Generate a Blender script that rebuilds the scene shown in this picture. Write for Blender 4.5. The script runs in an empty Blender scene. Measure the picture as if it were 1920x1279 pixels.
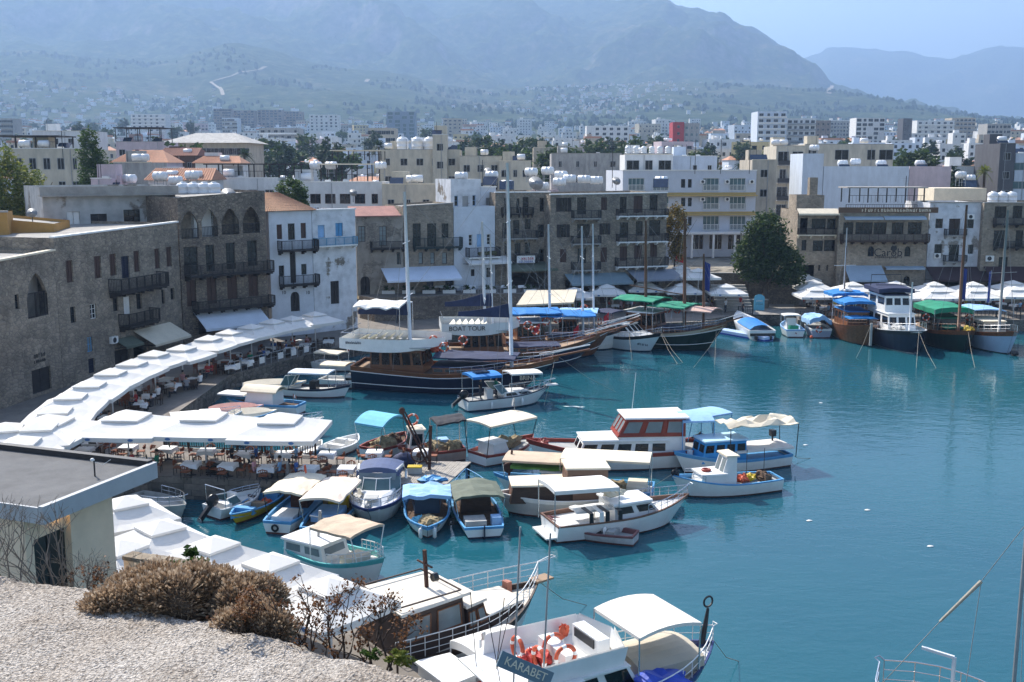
import bpy, math, random
from mathutils import Vector, Matrix, noise
from mathutils.geometry import tessellate_polygon
random.seed(7)
R = math.radians
SC = bpy.context.scene
COL = SC.collection
# ---------------------------------------------------------------- camera
F = 2000.0; CAMZ = 19.0; HOR = 310.0
PITCH = math.atan((639.5 - HOR) / F)
cd = bpy.data.cameras.new('camera'); cam = bpy.data.objects.new('camera', cd); COL.objects.link(cam)
cam.location = (0, 0, CAMZ); cam.rotation_euler = (math.pi / 2 - PITCH, 0, 0)
cd.sensor_width = 36; cd.lens = 36 * F / 1920; cd.clip_start = 0.1; cd.clip_end = 60000
SC.camera = cam
# ---------------------------------------------------------------- sky, sun, exposure
SUN_EL = R(46); SUN_H = Vector((-0.62, 0.785, 0)).normalized()
SDIR = Vector((SUN_H.x * math.cos(SUN_EL), SUN_H.y * math.cos(SUN_EL), math.sin(SUN_EL)))
w = bpy.data.worlds.new('World'); SC.world = w; w.use_nodes = True
nt = w.node_tree; bgn = nt.nodes['Background']
sky = nt.nodes.new('ShaderNodeTexSky'); sky.sky_type = 'NISHITA'; sky.sun_disc = False
sky.sun_elevation = SUN_EL; sky.sun_rotation = math.atan2(SUN_H.x, SUN_H.y)
sky.air_density = 1.0; sky.dust_density = 2.0; sky.ozone_density = 1.2; sky.altitude = 20
nt.links.new(sky.outputs[0], bgn.inputs[0]); bgn.inputs[1].default_value = 0.125
sd = bpy.data.lights.new('sun', 'SUN'); sd.energy = 4.6; sd.angle = R(0.53); sd.color = (1.0, 0.95, 0.87)
sun = bpy.data.objects.new('sun', sd); COL.objects.link(sun)
sun.rotation_euler = (-SDIR).to_track_quat('-Z', 'Y').to_euler(); sun.location = (-60, 80, 120)
SC.view_settings.view_transform = 'Standard'; SC.view_settings.look = 'None'
SC.view_settings.exposure = 1.0; SC.view_settings.gamma = 1.0
SC.cycles.max_bounces = 6; SC.cycles.diffuse_bounces = 3; SC.cycles.glossy_bounces = 3
SC.cycles.transmission_bounces = 4; SC.cycles.volume_bounces = 0; SC.cycles.transparent_max_bounces = 6
SC.cycles.use_denoising = True; SC.cycles.sample_clamp_indirect = 4
SC.cycles.caustics_reflective = False; SC.cycles.caustics_refractive = False
# ---------------------------------------------------------------- photo pixel -> place
_ca, _sa = math.cos(PITCH), math.sin(PITCH)
def ray(u, v):
    x, y = (u - 960) / F, (639.5 - v) / F
    return Vector((x, _ca + y * _sa, -_sa + y * _ca))
def G(u, v, z=0.0):                       # point where the pixel's ray meets height z
    d = ray(u, v); t = (z - CAMZ) / d.z
    return Vector((d.x * t, d.y * t, z))
def D(u, v, Y):                           # point of the pixel's ray at distance Y
    d = ray(u, v); t = Y / d.y
    return Vector((d.x * t, Y, CAMZ + d.z * t))
# ---------------------------------------------------------------- mesh helpers
class MB:
    def __init__(s): s.v = []; s.f = []; s.m = []
    def quad(s, a, b, c, d, m=0): s.poly([a, b, c, d], m)
    def poly(s, pts, m=0):
        n = len(s.v); s.v += [tuple(p) for p in pts]; s.f.append(tuple(range(n, n + len(pts)))); s.m.append(m)
        return s
    def box(s, x0, y0, z0, x1, y1, z1, m=0):
        n = len(s.v)
        s.v += [(x0, y0, z0), (x1, y0, z0), (x1, y1, z0), (x0, y1, z0), (x0, y0, z1), (x1, y0, z1), (x1, y1, z1), (x0, y1, z1)]
        for f in ((0, 3, 2, 1), (4, 5, 6, 7), (0, 1, 5, 4), (1, 2, 6, 5), (2, 3, 7, 6), (3, 0, 4, 7)):
            s.f.append(tuple(n + i for i in f)); s.m.append(m)
        return s
    def bar(s, a, b, w, h=None, m=0, up=Vector((0, 0, 1))):     # box beam from a to b
        a, b = Vector(a), Vector(b); h = h or w; d = (b - a).normalized()
        if abs(d.dot(up)) > 0.99: up = Vector((1, 0, 0))
        x = d.cross(up).normalized() * w / 2; y = x.cross(d).normalized() * h / 2
        n = len(s.v)
        for p in (a, b): s.v += [tuple(p - x - y), tuple(p + x - y), tuple(p + x + y), tuple(p - x + y)]
        for f in ((3, 2, 1, 0), (4, 5, 6, 7), (0, 1, 5, 4), (1, 2, 6, 5), (2, 3, 7, 6), (3, 0, 4, 7)):
            s.f.append(tuple(n + i for i in f)); s.m.append(m)
        return s
    def tube(s, pts, r, seg=6, m=0, cap=True):
        pts = [Vector(p) for p in pts]; k = len(pts)
        rr = r if isinstance(r, (list, tuple)) else [r] * k
        n = len(s.v); up = Vector((0, 0, 1))
        for i, p in enumerate(pts):
            d = (pts[min(i + 1, k - 1)] - pts[max(i - 1, 0)])
            d = d.normalized() if d.length > 1e-9 else Vector((0, 0, 1))
            u = up if abs(d.dot(up)) < 0.95 else Vector((1, 0, 0))
            x = d.cross(u).normalized(); y = x.cross(d).normalized()
            for j in range(seg):
                a = 2 * math.pi * j / seg
                s.v.append(tuple(p + (x * math.cos(a) + y * math.sin(a)) * rr[i]))
        for i in range(k - 1):
            for j in range(seg):
                j2 = (j + 1) % seg
                s.f.append((n + i * seg + j, n + i * seg + j2, n + (i + 1) * seg + j2, n + (i + 1) * seg + j)); s.m.append(m)
        if cap:
            s.f.append(tuple(n + j for j in range(seg))); s.m.append(m)
            s.f.append(tuple(n + (k - 1) * seg + seg - 1 - j for j in range(seg))); s.m.append(m)
        return s
    def lathe(s, prof, seg=12, m=0, c=(0, 0, 0), axis='z'):     # prof: (r, h)
        n = len(s.v); k = len(prof)
        for r, h in prof:
            for j in range(seg):
                a = 2 * math.pi * j / seg; x, y = r * math.cos(a), r * math.sin(a)
                p = (x, y, h) if axis == 'z' else ((h, x, y) if axis == 'x' else (x, h, y))
                s.v.append((p[0] + c[0], p[1] + c[1], p[2] + c[2]))
        for i in range(k - 1):
            for j in range(seg):
                j2 = (j + 1) % seg
                s.f.append((n + i * seg + j, n + i * seg + j2, n + (i + 1) * seg + j2, n + (i + 1) * seg + j)); s.m.append(m)
        s.f.append(tuple(n + j for j in range(seg))); s.m.append(m)
        s.f.append(tuple(n + (k - 1) * seg + j for j in range(seg))); s.m.append(m)
        return s
    def torus(s, c, R0, r, seg=14, sub=6, m=0, axis='y', m2=None):
        n = len(s.v)
        for i in range(seg):
            a = 2 * math.pi * i / seg
            for j in range(sub):
                b = 2 * math.pi * j / sub; q = R0 + r * math.cos(b); h = r * math.sin(b)
                p = (q * math.cos(a), h, q * math.sin(a)) if axis == 'y' else ((h, q * math.cos(a), q * math.sin(a)) if axis == 'x' else (q * math.cos(a), q * math.sin(a), h))
                s.v.append((p[0] + c[0], p[1] + c[1], p[2] + c[2]))
        for i in range(seg):
            for j in range(sub):
                i2, j2 = (i + 1) % seg, (j + 1) % sub
                s.f.append((n + i * sub + j, n + i * sub + j2, n + i2 * sub + j2, n + i2 * sub + j))
                s.m.append(m if m2 is None or (i % 4) else m2)
        return s
    def blob(s, c, r, rough=0.25, seg=8, m=0, seed=0, flat=1.0):
        rings = max(4, seg // 2 + 1); n = len(s.v); k = 0
        for i in range(rings + 1):
            th = math.pi * i / rings
            for j in range(seg):
                ph = 2 * math.pi * j / seg
                d = Vector((math.sin(th) * math.cos(ph), math.sin(th) * math.sin(ph), math.cos(th) * flat))
                q = 1 + rough * noise.noise(d * 2.3 + Vector((seed * 3.1, seed * 1.7, 0)))
                s.v.append((c[0] + d.x * r[0] * q, c[1] + d.y * r[1] * q, c[2] + d.z * r[2] * q))
        for i in range(rings):
            for j in range(seg):
                j2 = (j + 1) % seg
                s.f.append((n + i * seg + j, n + (i + 1) * seg + j, n + (i + 1) * seg + j2, n + i * seg + j2)); s.m.append(m)
        return s
    def mesh(s, name, mats, smooth=False):
        me = bpy.data.meshes.new(name); me.from_pydata(s.v, [], s.f)
        for mt in (mats if isinstance(mats, (list, tuple)) else [mats]): me.materials.append(mt)
        if any(s.m): me.polygons.foreach_set('material_index', s.m)
        if smooth: me.polygons.foreach_set('use_smooth', [True] * len(s.f))
        me.update(); return me
    def build(s, name, mats, parent=None, smooth=False, loc=None, rz=0):
        return ob(name, s.mesh(name, mats, smooth), parent, loc, rz)
def ob(name, data, parent=None, loc=None, rz=0, sc=None):
    o = bpy.data.objects.new(name, data); COL.objects.link(o)
    if parent is not None: o.parent = parent
    if loc is not None: o.location = loc
    if rz: o.rotation_euler = (0, 0, rz)
    if sc is not None: o.scale = sc if isinstance(sc, (list, tuple)) else (sc, sc, sc)
    return o
def tag(o, label, cat, group=None, kind=None):
    o['label'] = label; o['category'] = cat
    if group: o['group'] = group
    if kind: o['kind'] = kind
    return o
def thing(name, label, cat, loc=(0, 0, 0), rz=0, group=None):
    return tag(ob(name, None, None, loc, rz), label, cat, group)
def struct(o, label=None):
    o['kind'] = 'structure'
    if label: o['label'] = label
    return o
ORD = 'first second third fourth fifth sixth seventh eighth ninth tenth eleventh twelfth thirteenth fourteenth fifteenth sixteenth seventeenth eighteenth nineteenth twentieth'.split()
def text_mesh(txt, size, mat, depth=0.01):
    c = bpy.data.curves.new('lettering', 'FONT'); c.body = txt; c.size = size; c.extrude = depth; c.align_x = 'CENTER'; c.align_y = 'CENTER'
    o = bpy.data.objects.new('lettering', c); COL.objects.link(o)
    me = bpy.data.meshes.new_from_object(o.evaluated_get(bpy.context.evaluated_depsgraph_get()))
    bpy.data.objects.remove(o); me.materials.clear(); me.materials.append(mat); return me
# ---------------------------------------------------------------- materials
_M = {}
def mat(name, col, rough=0.6, var=0.12, scale=3.0, bump=0.0, bscale=None, metal=0.0, spec=0.4, col2=None, stretch=None, detail=4, trans=0.0):
    if name in _M: return _M[name]
    m = bpy.data.materials.new(name); m.use_nodes = True; n = m.node_tree.nodes; L = m.node_tree.links
    b = n['Principled BSDF']; b.inputs['Roughness'].default_value = rough; b.inputs['Metallic'].default_value = metal
    b.inputs['Specular IOR Level'].default_value = spec
    c1 = tuple(col) + (1,)
    c2 = (tuple(col2) if col2 else tuple(c * (1 - var) for c in col)) + (1,)
    tc = n.new('ShaderNodeTexCoord'); src = tc.outputs['Object']
    if stretch:
        mp = n.new('ShaderNodeMapping'); mp.inputs['Scale'].default_value = stretch; L.new(src, mp.inputs[0]); src = mp.outputs[0]
    nz = n.new('ShaderNodeTexNoise'); nz.inputs['Scale'].default_value = scale; nz.inputs['Detail'].default_value = detail; nz.inputs['Roughness'].default_value = 0.65
    L.new(src, nz.inputs['Vector'])
    rp = n.new('ShaderNodeValToRGB'); rp.color_ramp.elements[0].position = 0.34; rp.color_ramp.elements[1].position = 0.66
    rp.color_ramp.elements[0].color = c2; rp.color_ramp.elements[1].color = c1
    L.new(nz.outputs[0], rp.inputs[0]); L.new(rp.outputs[0], b.inputs['Base Color'])
    if bump:
        n2 = n.new('ShaderNodeTexNoise'); n2.inputs['Scale'].default_value = bscale or scale * 6; n2.inputs['Detail'].default_value = 3; L.new(src, n2.inputs['Vector'])
        bp = n.new('ShaderNodeBump'); bp.inputs['Strength'].default_value = bump; bp.inputs['Distance'].default_value = 0.05
        L.new(n2.outputs[0], bp.inputs['Height']); L.new(bp.outputs[0], b.inputs['Normal'])
    if trans:
        tr = n.new('ShaderNodeBsdfTranslucent'); L.new(rp.outputs[0], tr.inputs[0]); mx = n.new('ShaderNodeMixShader'); mx.inputs[0].default_value = trans
        out = n['Material Output']; L.new(b.outputs[0], mx.inputs[1]); L.new(tr.outputs[0], mx.inputs[2]); L.new(mx.outputs[0], out.inputs[0])
    _M[name] = m; return m
def stone_mat(name, ca, cb, mortar, sc=2.6, stain=0.5, plaster=None, pl_amt=0.5, zs=1.7):
    m = bpy.data.materials.new(name); m.use_nodes = True; n = m.node_tree.nodes; L = m.node_tree.links
    b = n['Principled BSDF']; b.inputs['Roughness'].default_value = 0.9; b.inputs['Specular IOR Level'].default_value = 0.15
    tc = n.new('ShaderNodeTexCoord'); mp = n.new('ShaderNodeMapping'); mp.inputs['Scale'].default_value = (1, 1, zs); L.new(tc.outputs['Object'], mp.inputs[0])
    v1 = n.new('ShaderNodeTexVoronoi'); v1.inputs['Scale'].default_value = sc; v1.inputs['Randomness'].default_value = 0.85; L.new(mp.outputs[0], v1.inputs['Vector'])
    v2 = n.new('ShaderNodeTexVoronoi'); v2.feature = 'DISTANCE_TO_EDGE'; v2.inputs['Scale'].default_value = sc; v2.inputs['Randomness'].default_value = 0.85; L.new(mp.outputs[0], v2.inputs['Vector'])
    sep = n.new('ShaderNodeSeparateColor'); L.new(v1.outputs['Color'], sep.inputs[0])
    mx = n.new('ShaderNodeMix'); mx.data_type = 'RGBA'; mx.inputs[6].default_value = tuple(ca) + (1,); mx.inputs[7].default_value = tuple(cb) + (1,); L.new(sep.outputs[0], mx.inputs[0])
    st = n.new('ShaderNodeMath'); st.operation = 'GREATER_THAN'; st.inputs[1].default_value = 0.045; L.new(v2.outputs['Distance'], st.inputs[0])
    mm = n.new('ShaderNodeMix'); mm.data_type = 'RGBA'; mm.inputs[6].default_value = tuple(mortar) + (1,); L.new(st.outputs[0], mm.inputs[0]); L.new(mx.outputs[2], mm.inputs[7])
    nz = n.new('ShaderNodeTexNoise'); nz.inputs['Scale'].default_value = 0.45; nz.inputs['Detail'].default_value = 6; nz.inputs['Roughness'].default_value = 0.7; L.new(tc.outputs['Object'], nz.inputs['Vector'])
    rp = n.new('ShaderNodeValToRGB'); rp.color_ramp.elements[0].position = 0.35; rp.color_ramp.elements[1].position = 0.62
    rp.color_ramp.elements[0].color = (1 - stain, 1 - stain, 1 - stain * 0.95, 1); rp.color_ramp.elements[1].color = (1, 1, 1, 1); L.new(nz.outputs[0], rp.inputs[0])
    ml = n.new('ShaderNodeMix'); ml.data_type = 'RGBA'; ml.blend_type = 'MULTIPLY'; ml.inputs[0].default_value = 1; L.new(mm.outputs[2], ml.inputs[6]); L.new(rp.outputs[0], ml.inputs[7])
    fin = ml.outputs[2]; hgt = v2.outputs['Distance']
    if plaster:
        n3 = n.new('ShaderNodeTexNoise'); n3.inputs['Scale'].default_value = 0.35; n3.inputs['Detail'].default_value = 7; n3.inputs['Roughness'].default_value = 0.62; L.new(tc.outputs['Object'], n3.inputs['Vector'])
        r3 = n.new('ShaderNodeValToRGB'); r3.color_ramp.elements[0].position = pl_amt - 0.02; r3.color_ramp.elements[1].position = pl_amt + 0.02; L.new(n3.outputs[0], r3.inputs[0])
        n4 = n.new('ShaderNodeTexNoise'); n4.inputs['Scale'].default_value = 1.1; n4.inputs['Detail'].default_value = 6; L.new(tc.outputs['Object'], n4.inputs['Vector'])
        r4 = n.new('ShaderNodeValToRGB'); r4.color_ramp.elements[0].position = .3; r4.color_ramp.elements[1].position = .6
        r4.color_ramp.elements[0].color = tuple(c * .72 for c in plaster) + (1,); r4.color_ramp.elements[1].color = tuple(plaster) + (1,); L.new(n4.outputs[0], r4.inputs[0])
        m5 = n.new('ShaderNodeMix'); m5.data_type = 'RGBA'; L.new(r3.outputs[0], m5.inputs[0]); L.new(r4.outputs[0], m5.inputs[6]); L.new(fin, m5.inputs[7]); fin = m5.outputs[2]
        mh = n.new('ShaderNodeMath'); mh.operation = 'MULTIPLY'; L.new(hgt, mh.inputs[0]); L.new(r3.outputs[0], mh.inputs[1]); hgt = mh.outputs[0]
    L.new(fin, b.inputs['Base Color'])
    bp = n.new('ShaderNodeBump'); bp.inputs['Strength'].default_value = 0.7; bp.inputs['Distance'].default_value = 0.12; L.new(hgt, bp.inputs['Height']); L.new(bp.outputs[0], b.inputs['Normal'])
    _M[name] = m; return m
def glass(name, col=(0.008, 0.011, 0.014), rough=0.1):
    return mat(name, col, rough, 0.3, 0.7, spec=0.35)
WHITE = mat('white_paint', (0.78, 0.77, 0.74), 0.45, 0.1, 1.5)
GEL = mat('white_gelcoat', (0.76, 0.76, 0.74), 0.22, 0.09, 0.8, spec=0.5)
CREAM = mat('cream_canvas', (0.72, 0.63, 0.48), 0.85, 0.14, 1.2, bump=.25, bscale=3)
TAN = mat('tan_canvas', (0.55, 0.43, 0.31), 0.85, 0.2, 1.2, bump=.3, bscale=3)
WCAN = mat('white_canvas', (0.80, 0.78, 0.74), 0.8, 0.06, 1.0, bump=.2, bscale=2.5, trans=.12)
UMB = mat('parasol_fabric', (0.74, 0.72, 0.68), 0.85, 0.10, 0.6, bump=.25, bscale=1.6, trans=.10)
NAVY = mat('navy_paint', (0.012, 0.018, 0.045), 0.3, 0.3, 1.5)
NAVYC = mat('navy_canvas', (0.022, 0.032, 0.085), 0.8, 0.35, 1.2, bump=.3, bscale=3)
BLUEC = mat('bright_blue_canvas', (0.012, 0.20, 0.55), 0.75, 0.3, 1.0, bump=.3, bscale=3)
LBLUE = mat('light_blue_paint', (0.10, 0.34, 0.62), 0.5, 0.25, 1.4)
SKYC = mat('sky_blue_canvas', (0.16, 0.50, 0.66), 0.8, 0.2, 1.4, bump=.3, bscale=3)
PBLUE = mat('pale_blue_canvas', (0.30, 0.50, 0.75), 0.8, 0.2, 1.2, bump=.4, bscale=3)
GREENC = mat('green_canvas', (0.01, 0.25, 0.14), 0.75, 0.3, 1.1, bump=.3, bscale=3)
OLIVE = mat('olive_canvas', (0.13, 0.15, 0.11), 0.8, 0.25, 1.1, bump=.3, bscale=3)
LIME = mat('lime_tarp', (0.15, 0.35, 0.06), 0.7, 0.35, 2.0, bump=.4, bscale=4)
BLACKC = mat('black_netting', (0.035, 0.035, 0.042), 0.9, 0.3, 3)
BLACK = mat('black_paint', (0.012, 0.013, 0.016), 0.3, 0.3, 2)
DGREEN = mat('dark_green_paint', (0.008, 0.03, 0.024), 0.3, 0.3, 1.5)
VARN = mat('varnished_wood', (0.20, 0.075, 0.028), 0.32, 0.45, 1.5, bump=.15, bscale=9, stretch=(.25, 4, 4))
DWOOD = mat('dark_brown_wood', (0.055, 0.030, 0.020), 0.5, 0.45, 2, bump=.3, bscale=10, stretch=(1, 1, 5))
SHUT = mat('brown_shutter', (0.085, 0.042, 0.030), 0.65, 0.4, 2, bump=.2, stretch=(6, 1, 1))
DIMW = mat('weathered_dark_wood', (0.038, 0.031, 0.029), 0.8, 0.45, 2, bump=.3, bscale=12)
TEAK = mat('teak_deck', (0.36, 0.24, 0.15), 0.7, 0.3, 2, stretch=(.3, 8, 1))
GREYD = mat('grey_deck', (0.42, 0.42, 0.40), 0.7, 0.25, 1.5)
RED = mat('red_paint', (0.30, 0.045, 0.025), 0.45, 0.3, 1.5)
ORANGE = mat('orange_buoy', (0.62, 0.11, 0.045), 0.55, 0.3, 3)
PINKISH = mat('faded_salmon_paint', (0.55, 0.36, 0.29), 0.6, 0.2, 2)
YELLOW = mat('yellow_paint', (0.60, 0.42, 0.02), 0.45, 0.25, 2)
TURQ = mat('turquoise_trim', (0.10, 0.45, 0.45), 0.45, 0.25, 2)
ANTIF = mat('antifouling', (0.13, 0.05, 0.04), 0.7, 0.5, 2)
STEEL = mat('stainless_tube', (0.62, 0.63, 0.65), 0.25, 0.1, 2, metal=0.9)
ALU = mat('white_mast', (0.70, 0.71, 0.72), 0.35, 0.1, 1)
WOODM = mat('wooden_mast', (0.17, 0.075, 0.035), 0.5, 0.35, 1.5)
RUST = mat('rusty_iron', (0.085, 0.035, 0.022), 0.85, 0.5, 4, bump=.4)
ROPE = mat('rope', (0.42, 0.37, 0.29), 0.9, 0.3, 9)
WIRE = mat('rigging_wire', (0.30, 0.29, 0.28), 0.5, 0.2, 9)
NET = mat('fishing_net', (0.45, 0.35, 0.20), 0.95, 0.6, 5, bump=1, bscale=14)
NETB = mat('brown_net', (0.16, 0.10, 0.065), 0.95, 0.5, 5, bump=1, bscale=14)
GLASS = glass('dark_glass'); GLASSB = glass('tinted_glass', (0.10, 0.17, 0.18), .05); GLASSW = glass('pale_glass', (.22, .26, .27), .1)
CLOTH = mat('white_tablecloth', (0.78, 0.78, 0.78), 0.9, 0.06, 4)
WICK = mat('wicker_chair', (0.27, 0.085, 0.035), 0.75, 0.45, 12, bump=.4)
METALD = mat('dark_metal', (0.03, 0.03, 0.033), 0.5, 0.3, 4)
GREYM = mat('grey_metal', (0.35, 0.36, 0.37), 0.45, 0.2, 3, metal=.4)
CONC = mat('concrete', (0.36, 0.34, 0.31), 0.9, 0.3, 0.8, bump=.4, bscale=8)
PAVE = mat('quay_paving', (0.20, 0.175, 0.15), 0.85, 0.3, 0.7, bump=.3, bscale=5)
ASPH = mat('street_asphalt', (0.09, 0.09, 0.088), 0.9, 0.3, .5)
STONE1 = stone_mat('rubble_limestone', (.40, .33, .25), (.26, .215, .165), (.32, .28, .22), 2.6, .35)
STONE2 = stone_mat('dressed_limestone', (.39, .325, .25), (.28, .235, .18), (.22, .19, .155), 2.1, .48)
STONE3 = stone_mat('dark_rubble', (.31, .25, .19), (.18, .15, .12), (.13, .11, .09), 2.8, .4)
PEEL = stone_mat('peeling_whitewash', (.36, .31, .25), (.25, .21, .17), (.2, .18, .15), 2.5, .4, plaster=(.70, .71, .73), pl_amt=.60)
PEELG = stone_mat('peeling_grey_plaster', (.36, .31, .25), (.25, .21, .17), (.2, .18, .15), 2.5, .4, plaster=(.34, .30, .25), pl_amt=.52)
QUAYST = stone_mat('quay_blocks', (.24, .21, .175), (.15, .135, .11), (.10, .09, .08), 1.9, .55, zs=1.5)
# ================================================================ water, land, mountains, haze, quays
def lerp_tab(tab, x):
    if x <= tab[0][0]: return tab[0][1]
    for (a, va), (b, vb) in zip(tab, tab[1:]):
        if x <= b: return va + (vb - va) * (x - a) / (b - a)
    return tab[-1][1]
PLAIN = [(60, 1.3), (128, 1.3), (140, 4), (165, 5), (220, 7), (400, 13), (700, 26), (1200, 50), (1800, 82), (2000, 96), (2400, 130)]
def ground(X, Y): return lerp_tab(PLAIN, Y) + 2.0 * noise.noise(Vector((X / 300, Y / 300, 0))) * min(1, max(0, (Y - 250) / 400))
CREST_M = [(-900, -90), (-400, -120), (0, -95), (300, -75), (600, -50), (800, -20), (920, -4), (960, 5), (1075, 1), (1110, 3), (1150, 10), (1180, 2), (1200, 0), (1220, 4), (1245, 10), (1265, 25), (1280, 29), (1300, 27), (1320, 31), (1332, 29), (1347, 35), (1365, 45), (1395, 57), (1425, 72), (1460, 90), (1490, 107), (1515, 125), (1535, 148), (1548, 166), (1600, 186), (1700, 212), (1800, 232), (2000, 245), (2800, 250)]
CREST_R = [(-900, 150), (1300, 150), (1440, 125), (1500, 112), (1530, 105), (1545, 93), (1580, 91), (1610, 94), (1640, 99), (1690, 101), (1720, 108), (1770, 112), (1800, 104), (1830, 93), (1860, 89), (1900, 93), (1925, 103), (2100, 120), (2600, 90), (2800, 95)]
CREST_F = [(-900, 80), (0, 92), (70, 95), (150, 105), (290, 116), (350, 106), (430, 82), (455, 80), (520, 97), (580, 118), (640, 127), (760, 140), (800, 151), (860, 167), (930, 174), (1000, 167), (1100, 160), (1250, 152), (1400, 160), (1540, 166), (1640, 182), (1760, 206), (1900, 231), (2000, 240), (2800, 250)]
def hz(v, Y): return D(960, v, Y).z
def sm(t): return t * t * (3 - 2 * t)
def land(u, Y):
    P = D(u, HOR, Y); X = P.x
    if Y <= 2000: return X, ground(X, Y)
    zf, zm, zr = hz(lerp_tab(CREST_F, u), 3300), hz(lerp_tab(CREST_M, u), 5200), hz(lerp_tab(CREST_R, u), 9000)
    p = Vector((X / 520, Y / 520, 1.3)); rid = 1 - abs(noise.noise(p)) * 2
    det = noise.fractal(Vector((X / 180, Y / 180, 5)), 1.0, 2.1, 5) + (.5 * noise.noise(Vector((X / 42, Y / 42, 8))) if Y > 3300 else 0)
    if Y <= 3300:
        t = (Y - 2000) / 1300; z = 96 + (zf - 96) * (t ** 1.15); k = math.sin(math.pi * t)
        return X, z + k * (22 * (rid - .5) + 11 * det) + 3 * det
    if Y <= 5200:
        t = (Y - 3300) / 1900
        if zm < zf: zm = min(zm, zf)
        z = zf - 25 * math.sin(math.pi * min(1, t * 2.2)) * (t < .4545) + (zm - zf) * (sm(t) * .75 + t * .25); k = math.sin(math.pi * t)
        big = 1 - abs(noise.noise(Vector((X / 900 + Y / 2500, Y / 1500, 9)))) * 2
        return X, z + k * ((zm - zf) * .15 * (rid - .5) + (zm - zf) * .15 * (big - .5) + 38 * det) + 10 * det
    if Y <= 9000:
        t = (Y - 5200) / 3800; low = 150
        z = (zm + (low - zm) * sm(min(1, t / .35))) if t < .35 else low + (zr - low) * sm((t - .35) / .65) ** .8
        k = math.sin(math.pi * min(1, max(0, (t - .35) / .65)))
        return X, z + k * (70 * (rid - .5) + 30 * det) + 8 * det
    t = (Y - 9000) / 3000
    return X, zr * (1 - .8 * t)
def land_grid():
    us = [-900 + 10 * i for i in range(371)]
    ys = [138 * (2000 / 138) ** (i / 34) for i in range(35)] + [2000 + 1300 * i / 34 for i in range(1, 35)] + [3300 + 1900 * i / 64 for i in range(1, 65)] + [5200 + 3800 * i / 44 for i in range(1, 45)] + [10000, 11500]
    vs = []; n = len(us)
    for Y in ys:
        for u in us:
            X, z = land(u, Y); vs.append((X, Y, z))
    fs = [(r * n + c, r * n + c + 1, (r + 1) * n + c + 1, (r + 1) * n + c) for r in range(len(ys) - 1) for c in range(n - 1)]
    me = bpy.data.meshes.new('terrain'); me.from_pydata(vs, [], fs); me.polygons.foreach_set('use_smooth', [True] * len(fs)); return me
def land_mat():
    m = bpy.data.materials.new('hillside'); m.use_nodes = True; n = m.node_tree.nodes; L = m.node_tree.links
    b = n['Principled BSDF']; b.inputs['Roughness'].default_value = 1; b.inputs['Specular IOR Level'].default_value = 0
    tc = n.new('ShaderNodeTexCoord')
    def nz(sc, det=6, ro=.65):
        q = n.new('ShaderNodeTexNoise'); q.inputs['Scale'].default_value = sc; q.inputs['Detail'].default_value = det; q.inputs['Roughness'].default_value = ro; L.new(tc.outputs['Object'], q.inputs['Vector']); return q
    def ramp(src, *st):
        r = n.new('ShaderNodeValToRGB'); e = r.color_ramp.elements
        while len(e) < len(st): e.new(.5)
        for i, (p, c) in enumerate(st): e[i].position = p; e[i].color = c + (1,)
        L.new(src, r.inputs[0]); return r
    n1 = nz(.0035, 8, .7); n2 = nz(.03, 5, .7)
    veg = ramp(n2.outputs[0], (.38, (.022, .034, .016)), (.54, (.05, .07, .032)), (.72, (.14, .13, .075)))
    dry = ramp(n2.outputs[0], (.35, (.05, .06, .032)), (.64, (.17, .145, .095)))
    mx = n.new('ShaderNodeMix'); mx.data_type = 'RGBA'; rr = ramp(n1.outputs[0], (.55, (0, 0, 0)), (.68, (1, 1, 1))); L.new(rr.outputs[0], mx.inputs[0]); L.new(veg.outputs[0], mx.inputs[6]); L.new(dry.outputs[0], mx.inputs[7])
    ge = n.new('ShaderNodeNewGeometry'); sp = n.new('ShaderNodeSeparateXYZ'); L.new(ge.outputs['Normal'], sp.inputs[0])
    rs = ramp(sp.outputs[2], (.62, (1, 1, 1)), (.76, (0, 0, 0)))
    rock = ramp(n2.outputs[0], (.35, (.08, .078, .068)), (.66, (.21, .195, .17)))
    m2 = n.new('ShaderNodeMix'); m2.data_type = 'RGBA'; L.new(rs.outputs[0], m2.inputs[0]); L.new(mx.outputs[2], m2.inputs[6]); L.new(rock.outputs[0], m2.inputs[7])
    spp = n.new('ShaderNodeSeparateXYZ'); L.new(tc.outputs['Object'], spp.inputs[0]); mr = n.new('ShaderNodeMapRange'); mr.inputs[1].default_value = 420; mr.inputs[2].default_value = 1100; L.new(spp.outputs[1], mr.inputs[0])
    n5 = nz(.09, 4); urb = ramp(n5.outputs[0], (.4, (.13, .12, .105)), (.62, (.30, .27, .22)))
    m3 = n.new('ShaderNodeMix'); m3.data_type = 'RGBA'; L.new(mr.outputs[0], m3.inputs[0]); L.new(urb.outputs[0], m3.inputs[6]); L.new(m2.outputs[2], m3.inputs[7])
    L.new(m3.outputs[2], b.inputs['Base Color'])
    bp = n.new('ShaderNodeBump'); bp.inputs['Strength'].default_value = .8; bp.inputs['Distance'].default_value = 14; L.new(n2.outputs[0], bp.inputs['Height']); L.new(bp.outputs[0], b.inputs['Normal'])
    return m
te = land_grid(); te.materials.append(land_mat()); struct(ob('terrain', te), 'hazy mountain range and scrub foothills behind the town')
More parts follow.
